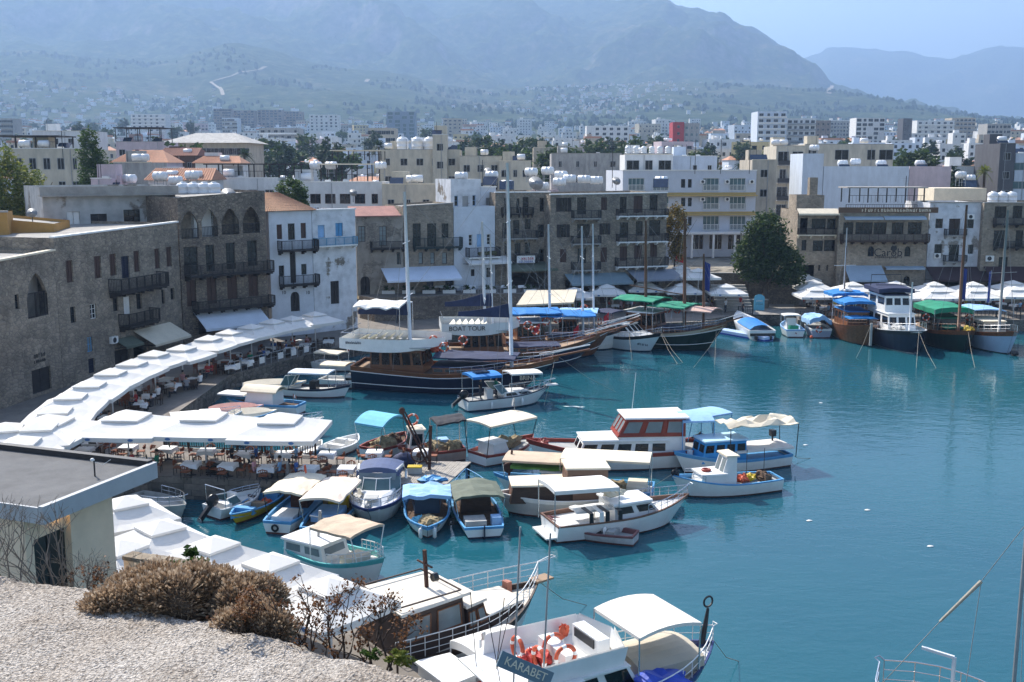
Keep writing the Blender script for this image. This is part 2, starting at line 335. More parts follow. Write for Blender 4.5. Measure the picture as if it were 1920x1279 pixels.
# dirt tracks cut into the foothills
def track(pts, wd):
    mb = MB(); P = []
    for (u, v) in pts:      # find where the pixel's ray meets the land
        Y = 2050.0; best = None
        while Y < 5150:
            X, z = land(u, Y)
            if z >= D(u, v, Y).z: best = Vector((X, Y, z)); break
            Y += 12
        if best is not None: P.append(best)
    Q = []
    for a, b in zip(P, P[1:]):
        k = max(1, int((b - a).length / 25)); Q += [a.lerp(b, i / k) for i in range(k)]
    for i in range(len(Q) - 1):
        a, b = Q[i], Q[i + 1]; s = (b - a).cross(Vector((0, 0, 1)))
        if s.length < 1e-6: continue
        s = s.normalized() * wd / 2
        def dn(p): 
            u = 960 + p.x / p.y * 2000 * _ca / 1.0
            return Vector((p.x, p.y, max(p.z, land(960 + (p.x / D(961, HOR, p.y).x), p.y)[1]) + 2.5))
        mb.poly([dn(a - s), dn(b - s), dn(b + s), dn(a + s)])
    return mb
DIRT = mat('pale_dirt', (.28, .24, .185), .95, .2, .05)
for pts, wd in (([(424, 182), (420, 170), (402, 157), (440, 147), (470, 137), (495, 134), (512, 126)], 8), ([(1548, 178), (1553, 165), (1550, 160)], 13), ([(690, 155), (697, 148)], 12)):
    struct(track(pts, wd).build('dirt_track', DIRT), 'pale dirt track winding up the foothill')
# ---- haze
hb = MB().box(-16000, -400, -3, 16000, 12500, 1330)
hm = bpy.data.materials.new('haze_air'); hm.use_nodes = True; hn = hm.node_tree.nodes
hn.remove(hn['Principled BSDF']); pv = hn.new('ShaderNodeVolumePrincipled'); pv.inputs['Color'].default_value = (.40, .62, 1.0, 1); pv.inputs['Density'].default_value = 2.15e-4; pv.inputs['Anisotropy'].default_value = 0.25
hm.node_tree.links.new(pv.outputs[0], hn['Material Output'].inputs['Volume'])
hz_o = hb.build('haze', hm); hz_o['kind'] = 'stuff'; hz_o['label'] = 'pale blue haze in the air over town and mountains'
# ---- water
def water_mat():
    m = bpy.data.materials.new('harbour_water'); m.use_nodes = True; n = m.node_tree.nodes; L = m.node_tree.links
    b = n['Principled BSDF']; b.inputs['Roughness'].default_value = 0.045; b.inputs['IOR'].default_value = 1.333; b.inputs['Specular IOR Level'].default_value = 0.5
    tc = n.new('ShaderNodeTexCoord')
    nz = n.new('ShaderNodeTexNoise'); nz.inputs['Scale'].default_value = .035; nz.inputs['Detail'].default_value = 3; L.new(tc.outputs['Object'], nz.inputs['Vector'])
    rp = n.new('ShaderNodeValToRGB'); rp.color_ramp.elements[0].position = .35; rp.color_ramp.elements[1].position = .68
    rp.color_ramp.elements[0].color = (.010, .074, .108, 1); rp.color_ramp.elements[1].color = (.013, .094, .118, 1)
    L.new(nz.outputs[0], rp.inputs[0]); L.new(rp.outputs[0], b.inputs['Base Color'])
    hs = []
    for sc, st, rot, amp in ((.55, (1, 1.7, 1), .25, 1.0), (1.7, (1, 1.9, 1), -.2, .45), (5.0, (1, 1.5, 1), .5, .13)):
        mp = n.new('ShaderNodeMapping'); mp.inputs['Scale'].default_value = st; mp.inputs['Rotation'].default_value = (0, 0, rot); L.new(tc.outputs['Object'], mp.inputs[0])
        q = n.new('ShaderNodeTexNoise'); q.inputs['Scale'].default_value = sc; q.inputs['Detail'].default_value = 2; q.inputs['Distortion'].default_value = .4; L.new(mp.outputs[0], q.inputs['Vector'])
        k = n.new('ShaderNodeMath'); k.operation = 'MULTIPLY'; k.inputs[1].default_value = amp; L.new(q.outputs[0], k.inputs[0]); hs.append(k)
    a = n.new('ShaderNodeMath'); L.new(hs[0].outputs[0], a.inputs[0]); L.new(hs[1].outputs[0], a.inputs[1])
    a2 = n.new('ShaderNodeMath'); L.new(a.outputs[0], a2.inputs[0]); L.new(hs[2].outputs[0], a2.inputs[1])
    bp = n.new('ShaderNodeBump'); bp.inputs['Strength'].default_value = .45; bp.inputs['Distance'].default_value = .06; L.new(a2.outputs[0], bp.inputs['Height']); L.new(bp.outputs[0], b.inputs['Normal'])
    return m
struct(MB().quad((-320, -350, 0), (420, -350, 0), (420, 137, 0), (-320, 137, 0)) or 0) if False else None
wo = MB(); wo.quad((-320, -350, 0), (420, -350, 0), (420, 137, 0), (-320, 137, 0)); struct(wo.build('water', water_mat()), 'teal harbour water with small ripples')
# ---- quays
QZ = 1.3
def slab(name, pts, z0, z1, mtop, mside):
    mb = MB(); P = [Vector((p[0], p[1], 0)) for p in pts]
    for t in tessellate_polygon([P]): 
        q = [P[i] for i in t]
        if (q[1] - q[0]).cross(q[2] - q[0]).z < 0: q.reverse()
        mb.poly([(p.x, p.y, z1) for p in q], 0)
    area = sum(P[i].x * P[(i + 1) % len(P)].y - P[(i + 1) % len(P)].x * P[i].y for i in range(len(P)))
    if area < 0: P.reverse()
    for i in range(len(P)):
        a, b = P[i], P[(i + 1) % len(P)]; mb.poly([(a.x, a.y, z0), (b.x, b.y, z0), (b.x, b.y, z1), (a.x, a.y, z1)], 1)
    return mb.build(name, [mtop, mside])
def xy(p): return (p.x, p.y)
PIER_FL, PIER_FR = G(283, 892, QZ), G(655, 908, QZ)
PIER_BR, PIER_BL = G(668, 858, QZ), G(305, 836, QZ)
QE = [G(250, 905, QZ), PIER_FL, PIER_FR, PIER_BR, PIER_BL, G(330, 775, QZ), G(433, 702, QZ), G(513, 681, QZ), G(597, 660, QZ), G(680, 641, QZ), G(800, 626, QZ), G(1000, 613, QZ), G(1290, 604, QZ), G(1385, 590, QZ), G(1492, 590, QZ), G(1496, 600, QZ), G(1920, 600, QZ)]
QE = [xy(p) for p in QE] + [(120, 123), (120, 142), (-110, 142), (-110, 40), (-26, 52)]
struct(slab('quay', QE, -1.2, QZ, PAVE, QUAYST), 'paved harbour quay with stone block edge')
NQ = [xy(G(u, v, 3.5)) for u, v in ((225, 935), (290, 950), (345, 975), (432, 1003), (572, 1040), (650, 1068), (740, 1106))]
NQ += [(-2.5, 34.0), (-1.5, 26), (-12, 8), (-45, 8), (-45, 50)]
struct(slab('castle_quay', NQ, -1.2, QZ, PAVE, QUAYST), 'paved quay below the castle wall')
# individual facing blocks on the pier walls
def facing(a, b, z0, z1, parent, seed):
    q = random.Random(seed); d = (b - a); L = d.length; t = d.normalized(); nn = Vector((t.y, -t.x, 0)); rz = math.atan2(t.y, t.x); z = z0
    for r_ in range(4):
        h_ = (z1 - z0) / 4; x = -q.uniform(0, .4)
        while x < L:
            w_ = q.uniform(.45, 1.0); x0, x1 = max(0, x) + .012, min(L, x + w_) - .012
            if x1 - x0 > .1:
                o_ = MB().box(x0, -q.uniform(.03, .08), 0, x1, .05, h_ - .025).build('stone_block', QUAYST2[q.randrange(3)], parent, loc=(a.x, a.y, z + .01), rz=rz)
            x += w_
        z += h_
QUAYST2 = [mat('pier_block_a', (.23, .20, .165), .95, .4, 1.3, bump=.5, bscale=9), mat('pier_block_b', (.17, .15, .125), .95, .4, 1.3, bump=.5, bscale=9), mat('pier_block_c', (.27, .225, .18), .95, .4, 1.3, bump=.5, bscale=9)]
qo = bpy.data.objects['quay']; facing(PIER_FL, PIER_FR, -.15, QZ - .02, qo, 3); facing(G(250, 905, QZ), PIER_FL, -.15, QZ - .02, qo, 4)
# raised terrace behind the gulets, with its retaining wall
TER = [xy(D(672, 500, 124)), xy(D(700, 500, 121)), xy(D(860, 500, 124.5)), xy(D(1005, 500, 126)), xy(D(1028, 500, 133)), (4, 142), (-20, 142)]
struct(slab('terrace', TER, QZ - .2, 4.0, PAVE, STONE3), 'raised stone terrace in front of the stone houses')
RD = [xy(G(1385, 590, QZ)), xy(G(1492, 590, QZ)), xy(D(1490, 500, 141)), xy(D(1400, 500, 141))]
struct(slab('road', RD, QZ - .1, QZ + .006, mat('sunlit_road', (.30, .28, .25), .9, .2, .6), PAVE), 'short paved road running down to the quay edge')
# wooden deck extending the pier
dk = struct(ob('deck', None, None, (0, 0, 0)), 'grey plank deck at the pier end')
dA, dB, dC, dD = G(640, 905, QZ), G(838, 908, QZ), G(884, 866, QZ), G(650, 862, QZ)
npl = 48
PLK = mat('grey_planks', (.40, .36, .31), .85, .35, 3, bump=.3, stretch=(1, 1, 1))
for i in range(npl):
    t0, t1 = (i + .06) / npl, (i + .94) / npl; zt = QZ + random.uniform(-.012, .012)
    a, b = dA.lerp(dB, t0), dA.lerp(dB, t1); c, d = dD.lerp(dC, t1), dD.lerp(dC, t0)
    mb = MB(); n = [Vector((p.x, p.y, zt)) for p in (a, b, c, d)]; l = [Vector((p.x, p.y, zt - .06)) for p in (a, b, c, d)]
    mb.poly(n); 
    for j in range(4): mb.poly([l[j], l[(j + 1) % 4], n[(j + 1) % 4], n[j]])
    mb.build('plank', PLK, dk)
jb = MB()
for t in (.04, .5, .96): jb.bar(Vector((0, 0, -.16)) + dA.lerp(dD, t), Vector((0, 0, -.16)) + dB.lerp(dC, t), .2, .18)
for s in (0.02, .33, .66, .98):
    for t in (.05, .95):
        p = dA.lerp(dB, s).lerp(dD.lerp(dC, s), t); jb.bar((p.x, p.y, -1.2), (p.x, p.y, QZ - .25), .22)
jb.build('deck_frame', DIMW, dk)
# ================================================================ houses along the harbour front
class House:
    """A house with a front wall from A to B (seen left to right), real openings, parts set into them."""
    def __init__(s, name, label, A, B, z0, z1, depth, wall, cat='house', z1b=None, roofmat=None, group=None):
        s.A = Vector((A[0], A[1], 0)); s.B = Vector((B[0], B[1], 0)); s.t = (s.B - s.A).normalized(); s.W = (s.B - s.A).length
        s.n = Vector((s.t.y, -s.t.x, 0)); s.z0 = z0; s.H = z1 - z0; s.Hb = (z1b - z0) if z1b else s.H; s.dep = depth
        s.root = thing(name, label, cat, (s.A.x, s.A.y, z0), math.atan2(s.t.y, s.t.x), group)
        s.op = []; s.wall = wall; s.roofmat = roofmat or CONC
    def px(s, u, v):
        d = ray(u, v); o = Vector((0, 0, CAMZ)); den = d.dot(s.n); k = (s.A - o).dot(s.n) / den; p = o + d * k
        return (p - s.A).dot(s.t), p.z - s.z0
    def rect(s, u0, v0, u1, v1):
        um, vm = (u0 + u1) / 2, (v0 + v1) / 2
        x0 = s.px(u0, vm)[0]; x1 = s.px(u1, vm)[0]; z1 = s.px(um, v0)[1]; z0 = s.px(um, v1)[1]
        return x0, z0, x1, z1
    def open(s, u0, v0, u1, v1, kind='win', **k):
        x0, z0, x1, z1 = s.rect(u0, v0, u1, v1); s.open_m(x0, z0, x1, z1, kind, **k)
    def open_m(s, x0, z0, x1, z1, kind='win', **k):
        x0 = max(.08, x0); x1 = min(s.W - .08, x1); z1 = min(z1, min(s.H, s.Hb) - .12); z0 = max(z0, .02)
        if x1 - x0 > .15 and z1 - z0 > .2: s.op.append((x0, z0, x1, z1, kind, k))
    def finish(s, rev=.28, coping=None, closed=True):
        mb = MB(); W, H, Hb = s.W, s.H, s.Hb
        ops = []
        for o in s.op:
            if all(o[2] <= q[0] + .02 or o[0] >= q[2] - .02 or o[3] <= q[1] + .02 or o[1] >= q[3] - .02 for q in ops): ops.append(o)
        xs = sorted({0, W} | {o[0] for o in ops} | {o[2] for o in ops}); zs = sorted({0, H} | {o[1] for o in ops} | {o[3] for o in ops})
        top = lambda x: H + (Hb - H) * x / W
        for i in range(len(xs) - 1):
            j = 0
            while j < len(zs) - 1:
                xm, zm = (xs[i] + xs[i + 1]) / 2, (zs[j] + zs[j + 1]) / 2
                if any(o[0] < xm < o[2] and o[1] < zm < o[3] for o in ops): j += 1; continue
                k = j
                while k + 1 < len(zs) - 1 and not any(o[0] < xm < o[2] and o[1] < (zs[k + 1] + zs[k + 2]) / 2 < o[3] for o in ops): k += 1
                a, b = zs[j], zs[k + 1]
                t0, t1 = (top(xs[i]), top(xs[i + 1])) if k + 1 == len(zs) - 1 else (b, b)
                mb.poly([(xs[i], 0, a), (xs[i + 1], 0, a), (xs[i + 1], 0, t1), (xs[i], 0, t0)]); j = k + 1
        for x0, z0, x1, z1, kind, k in ops:
            arch = k.get('arch'); zsp = z1
            if arch:
                w2 = (x1 - x0) / 2; rise = min(z1 - z0 - .1, w2 * (1.35 if arch == 'pointed' else (1.0 if arch == 'round' else .35))); zsp = z1 - rise; N = 10; pts = []
                for q in range(N + 1):
                    a = q / N; xx = -w2 + 2 * w2 * a
                    if arch == 'pointed': r = 1.41 * 2 * w2 * .5 * 1.0; zz = rise * (1 - abs(xx / w2) ** 1.75) 
                    else: zz = rise * math.sqrt(max(0, 1 - (xx / w2) ** 2))
                    pts.append(((x0 + x1) / 2 + xx, zsp + zz))
                for p, q in zip(pts, pts[1:]):
                    mb.poly([(p[0], 0, p[1]), (q[0], 0, q[1]), (q[0], 0, z1), (p[0], 0, z1)])
                    mb.poly([(p[0], 0, p[1]), (p[0], rev, p[1]), (q[0], rev, q[1]), (q[0], 0, q[1])])
            else: mb.poly([(x0, 0, z1), (x0, rev, z1), (x1, rev, z1), (x1, 0, z1)])
            mb.poly([(x0, 0, z0), (x0, rev, z0), (x0, rev, zsp), (x0, 0, zsp)]); mb.poly([(x1, rev, z0), (x1, 0, z0), (x1, 0, zsp), (x1, rev, zsp)])
            mb.poly([(x0, rev, z0), (x0, 0, z0), (x1, 0, z0), (x1, rev, z0)])
        d = s.dep
        mb.poly([(0, d, 0), (0, 0, 0), (0, 0, H), (0, d, H)]); mb.poly([(W, 0, 0), (W, d, 0), (W, d, Hb), (W, 0, Hb)])
        mb.poly([(W, d, 0), (0, d, 0), (0, d, H), (W, d, Hb)])
        if closed: mb.poly([(0, 0, H - .25), (W, 0, Hb - .25), (W, d, Hb - .25), (0, d, H - .25)], 1)
        mb.build('wall', [s.wall, s.roofmat], s.root)
        if coping:
            c = MB(); hw = .16
            c.bar((-.05, .12, H + .05), (W + .05, .12, Hb + .05), .5, .14); c.build('coping', coping, s.root)
        for o in ops: s.fill(*o)
        return s.root
    def fill(s, x0, z0, x1, z1, kind, k):
        col = k.get('col'); y = k.get('y', .14); w, h = x1 - x0, z1 - z0
        if kind in ('shut', 'door'):
            n = 1 if (w < .7 or kind == 'door' and w < .9) else 2; nm = 'shutter' if kind == 'shut' else 'door'
            zt = z1 if not k.get('arch') else z1 - .05
            for i in range(n):
                a, b = x0 + w * i / n + .02, x0 + w * (i + 1) / n - .02; mb = MB()
                mb.box(a, y, z0 + .02, b, y + .05, zt - .02)
                for (p, q, r_, t) in ((a, z0 + .02, a + .07, zt - .02), (b - .07, z0 + .02, b, zt - .02), (a, z0 + .02, b, z0 + .14), (a, zt - .14, b, zt - .02), (a, (z0 + zt) / 2 - .06, b, (z0 + zt) / 2 + .06)): mb.box(p, y - .025, q, r_, y + .001, t)
                ns = int((zt - z0) / .16)
                for q in range(1, ns): zz = z0 + (zt - z0) * q / ns; mb.box(a + .07, y - .014, zz - .025, b - .07, y + .001, zz + .025)
                mb.build(nm, col or SHUT, s.root)
        elif kind in ('win', 'open', 'french'):
            f = MB(); fw = .06; y2 = y + .06
            for (a, b, c, e) in ((x0, z0, x1, z0 + fw), (x0, z1 - fw, x1, z1), (x0, z0 + fw, x0 + fw, z1 - fw), (x1 - fw, z0 + fw, x1, z1 - fw)): f.box(a, y, b, c, y2, e)
            nx = max(2, round(w / .6)) if w > .7 else 1
            for i in range(1, nx): xx = x0 + w * i / nx; f.box(xx - .025, y + .003, z0 + fw, xx + .025, y2 - .003, z1 - fw)
            for j in range(1, k.get('bars', 2)): zz = z0 + h * j / k.get('bars', 2); f.box(x0 + fw, y + .006, zz - .018, x1 - fw, y2 - .006, zz + .018)
            fo = f.build('window', col or DIMW, s.root)
            g = MB(); g.poly([(x0 + fw, y + .03, z0 + fw), (x1 - fw, y + .03, z0 + fw), (x1 - fw, y + .03, z1 - fw), (x0 + fw, y + .03, z1 - fw)]); g.build('pane', k.get('glass', GLASS), fo)
            if kind == 'open':
                lw = w / 2
                for sg, xx in ((-1, x0), (1, x1)):
                    m2 = MB(); a, b = (xx - lw, xx - .01) if sg < 0 else (xx + .01, xx + lw)
                    m2.box(a, -.07, z0, b, -.02, z1); ns = int(h / .18)
                    for q in range(1, ns): zz = z0 + h * q / ns; m2.box(a + .05, -.082, zz - .03, b - .05, -.071, zz + .03)
                    m2.build('shutter', k.get('shut', DIMW), s.root)
        elif kind == 'loggia':
            f = MB()
            d2 = k.get('back', 1.6); f.box(x0 - .3, d2, z0 - .1, x1 + .3, d2 + .08, z1 + .1); f.build('loggia_wall', k.get('bmat', STONE3), s.root)
            s.rail(x0, x1, z0, k.get('rh', .95), y=.08, name='railing', mt=col or DIMW)
        elif kind == 'void': pass
    def rail(s, x0, x1, z, h=.95, y=0, name='railing', mt=None, parent=None, dep=0, step=.14):
        mb = MB(); 
        def run(a, b):
            a, b = Vector(a), Vector(b); L = (b - a).length
            mb.bar(a + Vector((0, 0, h)), b + Vector((0, 0, h)), .07, .06); mb.bar(a + Vector((0, 0, .1)), b + Vector((0, 0, .1)), .05, .05)
            n = max(2, int(L / step))
            for i in range(n + 1):
                p = a.lerp(b, i / n); w = .075 if i % 8 == 0 or i == n else .03; mb.bar(p + Vector((0, 0, .02)), p + Vector((0, 0, h)), w)
        if dep:
            run((x0, -dep + .05, z), (x1, -dep + .05, z)); run((x0 + .02, -dep + .05, z), (x0 + .02, 0, z)); run((x1 - .02, -dep + .05, z), (x1 - .02, 0, z))
        else: run((x0, y, z), (x1, y, z))
        mb.build(name, mt or DIMW, parent or s.root)
    def balcony(s, u0, vtop, u1, vbot, dep=1.0, mt=None, slabm=None, skirt=False, rm=None, panel=None):
        x0, z0, x1, z1 = s.rect(u0, vtop, u1, vbot)
        # rail is seen through its outer face, dep in front of the wall
        x0 = s.px(u0, (vtop + vbot) / 2)[0]; h = min(1.15, max(.8, z1 - z0)); mb = MB(); th = .14
        mb.box(x0, -dep, z0 - th, x1, .0, z0)
        n = max(2, int((x1 - x0) / 1.3))
        for i in range(n + 1):
            xx = x0 + .12 + (x1 - x0 - .24) * i / n; mb.box(xx - .07, -dep * .85, z0 - th - .16, xx + .07, 0, z0 - th - .002); mb.box(xx - .068, -dep * .45, z0 - th - .34, xx + .068, 0, z0 - th - .162)
        b = mb.build('balcony', slabm or mt or DIMW, s.root)
        s.rail(x0, x1, z0, h, mt=rm or mt, parent=b, dep=dep)
        if panel: MB().box(x0 + .1, -dep + .005, z0 + .12, x1 - .1, -dep + .03, z0 + h - .1).build('railing_panel', panel, b)
    def awning(s, u0, v0, u1, v1, out, mt, drop=.22, stripes=None):
        x0, z0, x1, z1 = s.rect(u0, v0, u1, v1); mb = MB()
        n = 6
        for i in range(n):
            a, b = x0 + (x1 - x0) * i / n, x0 + (x1 - x0) * (i + 1) / n; sg = .05
            mb.poly([(a, -out, z0 + drop), (b, -out, z0 + drop), (b, 0, z1), (a, 0, z1)]); mb.poly([(a, -out, z0), (b, -out, z0), (b, -out, z0 + drop), (a, -out, z0 + drop)])
            mb.poly([(a, -out, z0 + drop - .03), (a, 0, z1 - .03), (b, 0, z1 - .03), (b, -out, z0 + drop - .03)])
        o = mb.build('awning', mt, s.root); f = MB()
        for xx in (x0 + .05, x1 - .05): f.bar((xx, 0, z0 + .05), (xx, -out + .05, z0 + drop - .06), .05)
        f.bar((x0, -out + .03, z0 + drop - .05), (x1, -out + .03, z0 + drop - .05), .05); f.build('awning_frame', METALD, o)
    def sub(s, name, mb, m, parent=None): return mb.build(name, m, parent or s.root)
def strokes(wd, hh, n):            # lettering too small in the photograph to be read
    mb = MB(); rn = random.Random(int(wd * 100) + n)
    for i in range(n):
        x = -wd / 2 + wd * (i + .5) / n; w = wd / n * .34
        mb.box(x - w, -.012, -hh / 2, x - w * .45, .012, hh / 2 * rn.uniform(.5, 1))
        if rn.random() < .8: mb.box(x + w * .3, -.012, -hh / 2, x + w * .85, .012, hh / 2 * rn.uniform(.1, .9))
        zz = rn.choice((-hh / 2 + .03, 0, hh * .3)); mb.box(x - w * .449, -.01, zz - hh * .07, x + w * .299, .01, zz + hh * .07)
    return mb
def at(u, Y): p = D(u, 450, Y); return (p.x, p.y)

# ---- long grey stone warehouse at the left
h = House('stone_warehouse', 'long grey stone house with brown shutters and dark wooden balconies at the left', at(100, 84.3), at(334, 101), QZ, 13.35, 11, STONE2, z1b=13.7)
for u0, v0, u1, v1 in ((124, 488, 137, 530), (177, 480, 190, 522), (206, 476, 218, 517), (251, 470, 262, 510), (290, 466, 300, 504), (312, 463, 322, 500)): h.open(u0, v0, u1, v1, 'shut')
h.open(228, 480, 243, 522, 'door', col=NAVY); h.open(101, 540, 109, 566, 'win'); h.open(132, 575, 142, 606, 'win'); h.open(169, 570, 181, 598, 'win', col=WHITE, bars=3)
h.open(212, 556, 222, 584, 'win'); h.open(232, 556, 245, 590, 'door', col=WHITE); h.open(256, 550, 266, 580, 'win'); h.open(303, 543, 309, 570, 'win'); h.open(320, 540, 327, 562, 'win')
h.open(163, 632, 174, 660, 'win', col=LBLUE, glass=GLASSW); h.open(166, 672, 178, 700, 'door', col=NAVY); h.open(215, 655, 242, 682, 'door', col=DIMW); h.open(250, 640, 275, 668, 'void')
h.balcony(203, 515, 294, 541, 1.3); h.balcony(222, 583, 281, 606, 1.1)
h.awning(250, 612, 320, 640, 2.2, CREAM); h.awning(214, 633, 248, 650, 1.2, OLIVE)
h.finish(coping=WHITE)
ac = MB().box(0, -.35, 0, .8, -.02, .6).lathe([(.24, -.37), (.24, -.352)], 12, 1, (.3, 0, .3), 'y'); x, z = h.px(205, 645); ac.build('air_conditioner', [WHITE, METALD], h.root, loc=(x, 0, z))
h = House('stone_arch_house', 'low grey stone wing with tall pointed arch window at the left edge', at(-70, 74), at(99.5, 84.25), QZ, 12.0, 10, STONE2, z1b=12.35)
h.open(50, 512, 89, 595, 'loggia', arch='pointed', bmat=CONC, back=1.0, rh=1.9); h.open(28, 552, 36, 580, 'win'); h.open(60, 690, 96, 735, 'door', col=DIMW); h.open(-40, 500, -20, 545, 'shut')
h.finish(coping=CREAM)
x, z = h.px(74, 671); strokes(1.5, .32, 5).build('sign_lettering', METALD, h.root, loc=(x, -.03, z + .22)); strokes(1.5, .26, 6).build('sign_lettering', METALD, h.root, loc=(x, -.03, z - .22))
# ---- ochre roof house rising behind it
OCH = mat('ochre_plaster', (.50, .27, .075), .85, .2, .8, bump=.15)
h = House('ochre_house', 'ochre yellow plastered roof house above the arched stone wing', at(-30, 92), at(103, 93), 8, 14.6, 6, OCH, z1b=14.0)
h.open_m(.6, 4.0, 2.2, 4.6, 'win'); h.open(0, 455, 13, 462, 'win'); h.finish()
h = House('ochre_house', 'ochre stair block with chimney at the left frame edge', at(-25, 90), at(17, 90.5), 8, 15.1, 3, OCH); h.open(-12, 456, 12, 463, 'win'); h.finish(coping=CONC)
# ---- house set back above the warehouse: grey broken plaster
h = House('derelict_rooftop_house', 'derelict grey plaster storey with boarded windows above the long warehouse', at(85, 101), at(333, 108), 10, 17.0, 9, stone_mat('stained_plaster', (.36, .33, .29), (.25, .23, .2), (.2, .18, .16), 2.5, .4, plaster=(.47, .47, .46), pl_amt=.56))
h.open(170, 401, 201, 423, 'shut', col=DIMW); h.open(232, 393, 263, 417, 'win', glass=GLASS); h.open(284, 392, 326, 414, 'void'); h.open(126, 397, 150, 425, 'door', col=WHITE)
h.finish()
pm = MB().box(-.4, -.9, 6.1, h.W + .2, -.02, 6.25).box(-.35, -.8, 6.252, h.W + .1, -.55, 7.0); pm.build('roof_ledge', CONC, h.root)
# ---- arched loggia house
h = House('loggia_house', 'dark stone house with four pointed loggia arches on top and two long balconies', at(336, 101.3), at(499.5, 107.6), QZ, 16.0, 11, STONE3, z1b=16.5)
for i, (u0, v0, u1, v1) in enumerate(((339, 396, 372, 448), (378, 393, 408, 444), (415, 391, 448, 440), (455, 388, 487, 437))): h.open(u0, v0, u1, v1, 'loggia', arch='pointed', bmat=(STONE1, WHITE, STONE3, STONE3)[i], back=1.5)
for u0, v0, u1, v1 in ((345, 463, 371, 515), (386, 459, 402, 509), (424, 455, 441, 505), (464, 451, 482, 499)): h.open(u0, v0, u1, v1, 'french', bars=3)
for u0, v0, u1, v1 in ((350, 525, 368, 575), (388, 520, 406, 570), (426, 513, 445, 562), (466, 508, 484, 556)): h.open(u0, v0, u1, v1, 'shut')
h.open(372, 600, 400, 625, 'void'); h.open(420, 592, 450, 618, 'void'); h.open(462, 588, 485, 606, 'door')
h.balcony(345, 492, 502, 512, 1.3); h.balcony(360, 558, 504, 575, 1.3)
h.awning(362, 578, 484, 610, 2.6, mat('pale_grey_awning', (.62, .66, .72), .8, .1, .8))
h.finish()
# ---- white house with tile roof
PW = mat('blue_white_limewash', (.66, .69, .74), .85, .16, .7, bump=.12)
h = House('white_tiled_house', 'narrow white house with clay tile hip roof and two brown balconies', at(505, 109.6), at(585, 112.5), QZ, 14.35, 8, PW)
h.open(519, 421, 529, 449, 'shut'); h.open(540, 419, 553, 450, 'french'); h.open(564, 418, 574, 447, 'shut'); h.open(523, 498, 533, 518, 'win'); h.open(544, 473, 555, 531, 'door', col=DIMW); h.open(565, 495, 575, 515, 'win')
h.open(545, 547, 562, 584, 'door', arch='round', col=DIMW)
h.balcony(520, 450, 589, 468, 1.1); h.balcony(523, 515, 591, 532, 1.1, panel=None)
h.finish()
for u in (532, 577):
    x, z = h.px(u, 549); ob('number_lettering', text_mesh('10', .5, METALD), h.root, (x, -.02, z)).rotation_euler = (math.pi / 2, 0, 0)
TILE = mat('clay_tiles', (.48, .27, .16), .85, .4, 6, bump=.3, col2=(.30, .19, .13))
W_, H_ = h.W, h.H; rf = MB(); ap0, ap1 = (W_ * .28, 4.2, H_ + 1.75), (W_ * .62, 4.2, H_ + 1.75); e = .45
rf.poly([(-e, -e, H_), (W_ + e, -e, H_), ap1, ap0]); rf.poly([(W_ + e, -e, H_), (W_ + e, 8.4, H_), ap1]); rf.poly([(-e, 8.4, H_), (-e, -e, H_), ap0]); rf.poly([(W_ + e, 8.4, H_), (-e, 8.4, H_), ap0, ap1]); rf.poly([(-e, 8.4, H_), (W_ + e, 8.4, H_), (W_ + e, -e, H_), (-e, -e, H_)])
ro = rf.build('roof', TILE, h.root); tl = MB()
def tile_rows(mb, a, b, c, d, nx, ny):       # eave a-b, ridge d-c
    a, b, c, d = map(Vector, (a, b, c, d)); nn = (b - a).cross(d - a).normalized()
    for i in range(nx):
        s0, s1, s2 = i / nx, (i + .5) / nx, (i + 1) / nx
        for j in range(ny):
            t0, t1 = j / ny, (j + 1.1) / ny
            P = lambda s, t, hh: a.lerp(b, s).lerp(d.lerp(c, s), min(1, t)) + nn * hh
            r = random.uniform(0, .03)
            mb.poly([P(s0, t0, .03), P(s1, t0, .11 + r), P(s1, t1, .07 + r), P(s0, t1, 0)]); mb.poly([P(s1, t0, .11 + r), P(s2, t0, .03), P(s2, t1, 0), P(s1, t1, .07 + r)])
tile_rows(tl, (-e, -e, H_), (W_ + e, -e, H_), ap1, ap0, 26, 12); tile_rows(tl, (W_ + e, -e, H_), (W_ + e, 8.4, H_), ap1, ap1, 24, 12); tile_rows(tl, (-e, 8.4, H_), (-e, -e, H_), ap0, ap0, 24, 12)
t_o = tl.build('roof_tiles', TILE, ro); t_o['kind'] = 'stuff'
# ---- white annex with blue doors
h = House('peeling_white_house', 'flat roofed white house with peeling paint and pale blue balcony rail', at(586, 112.8), at(667, 116.5), QZ, 14.3, 8, PEEL)
h.open(585, 421, 588, 445, 'door', col=LBLUE); h.open(596, 422, 609, 446, 'door', col=PBLUE); h.open(629, 418, 643, 443, 'door', col=LBLUE); h.open(620, 527, 636, 570, 'door', col=DIMW)
h.balcony(587, 445, 662, 459, .9, slabm=WHITE, rm=mat('blue_rail', (.10, .28, .42), .5)); h.finish(coping=WHITE)
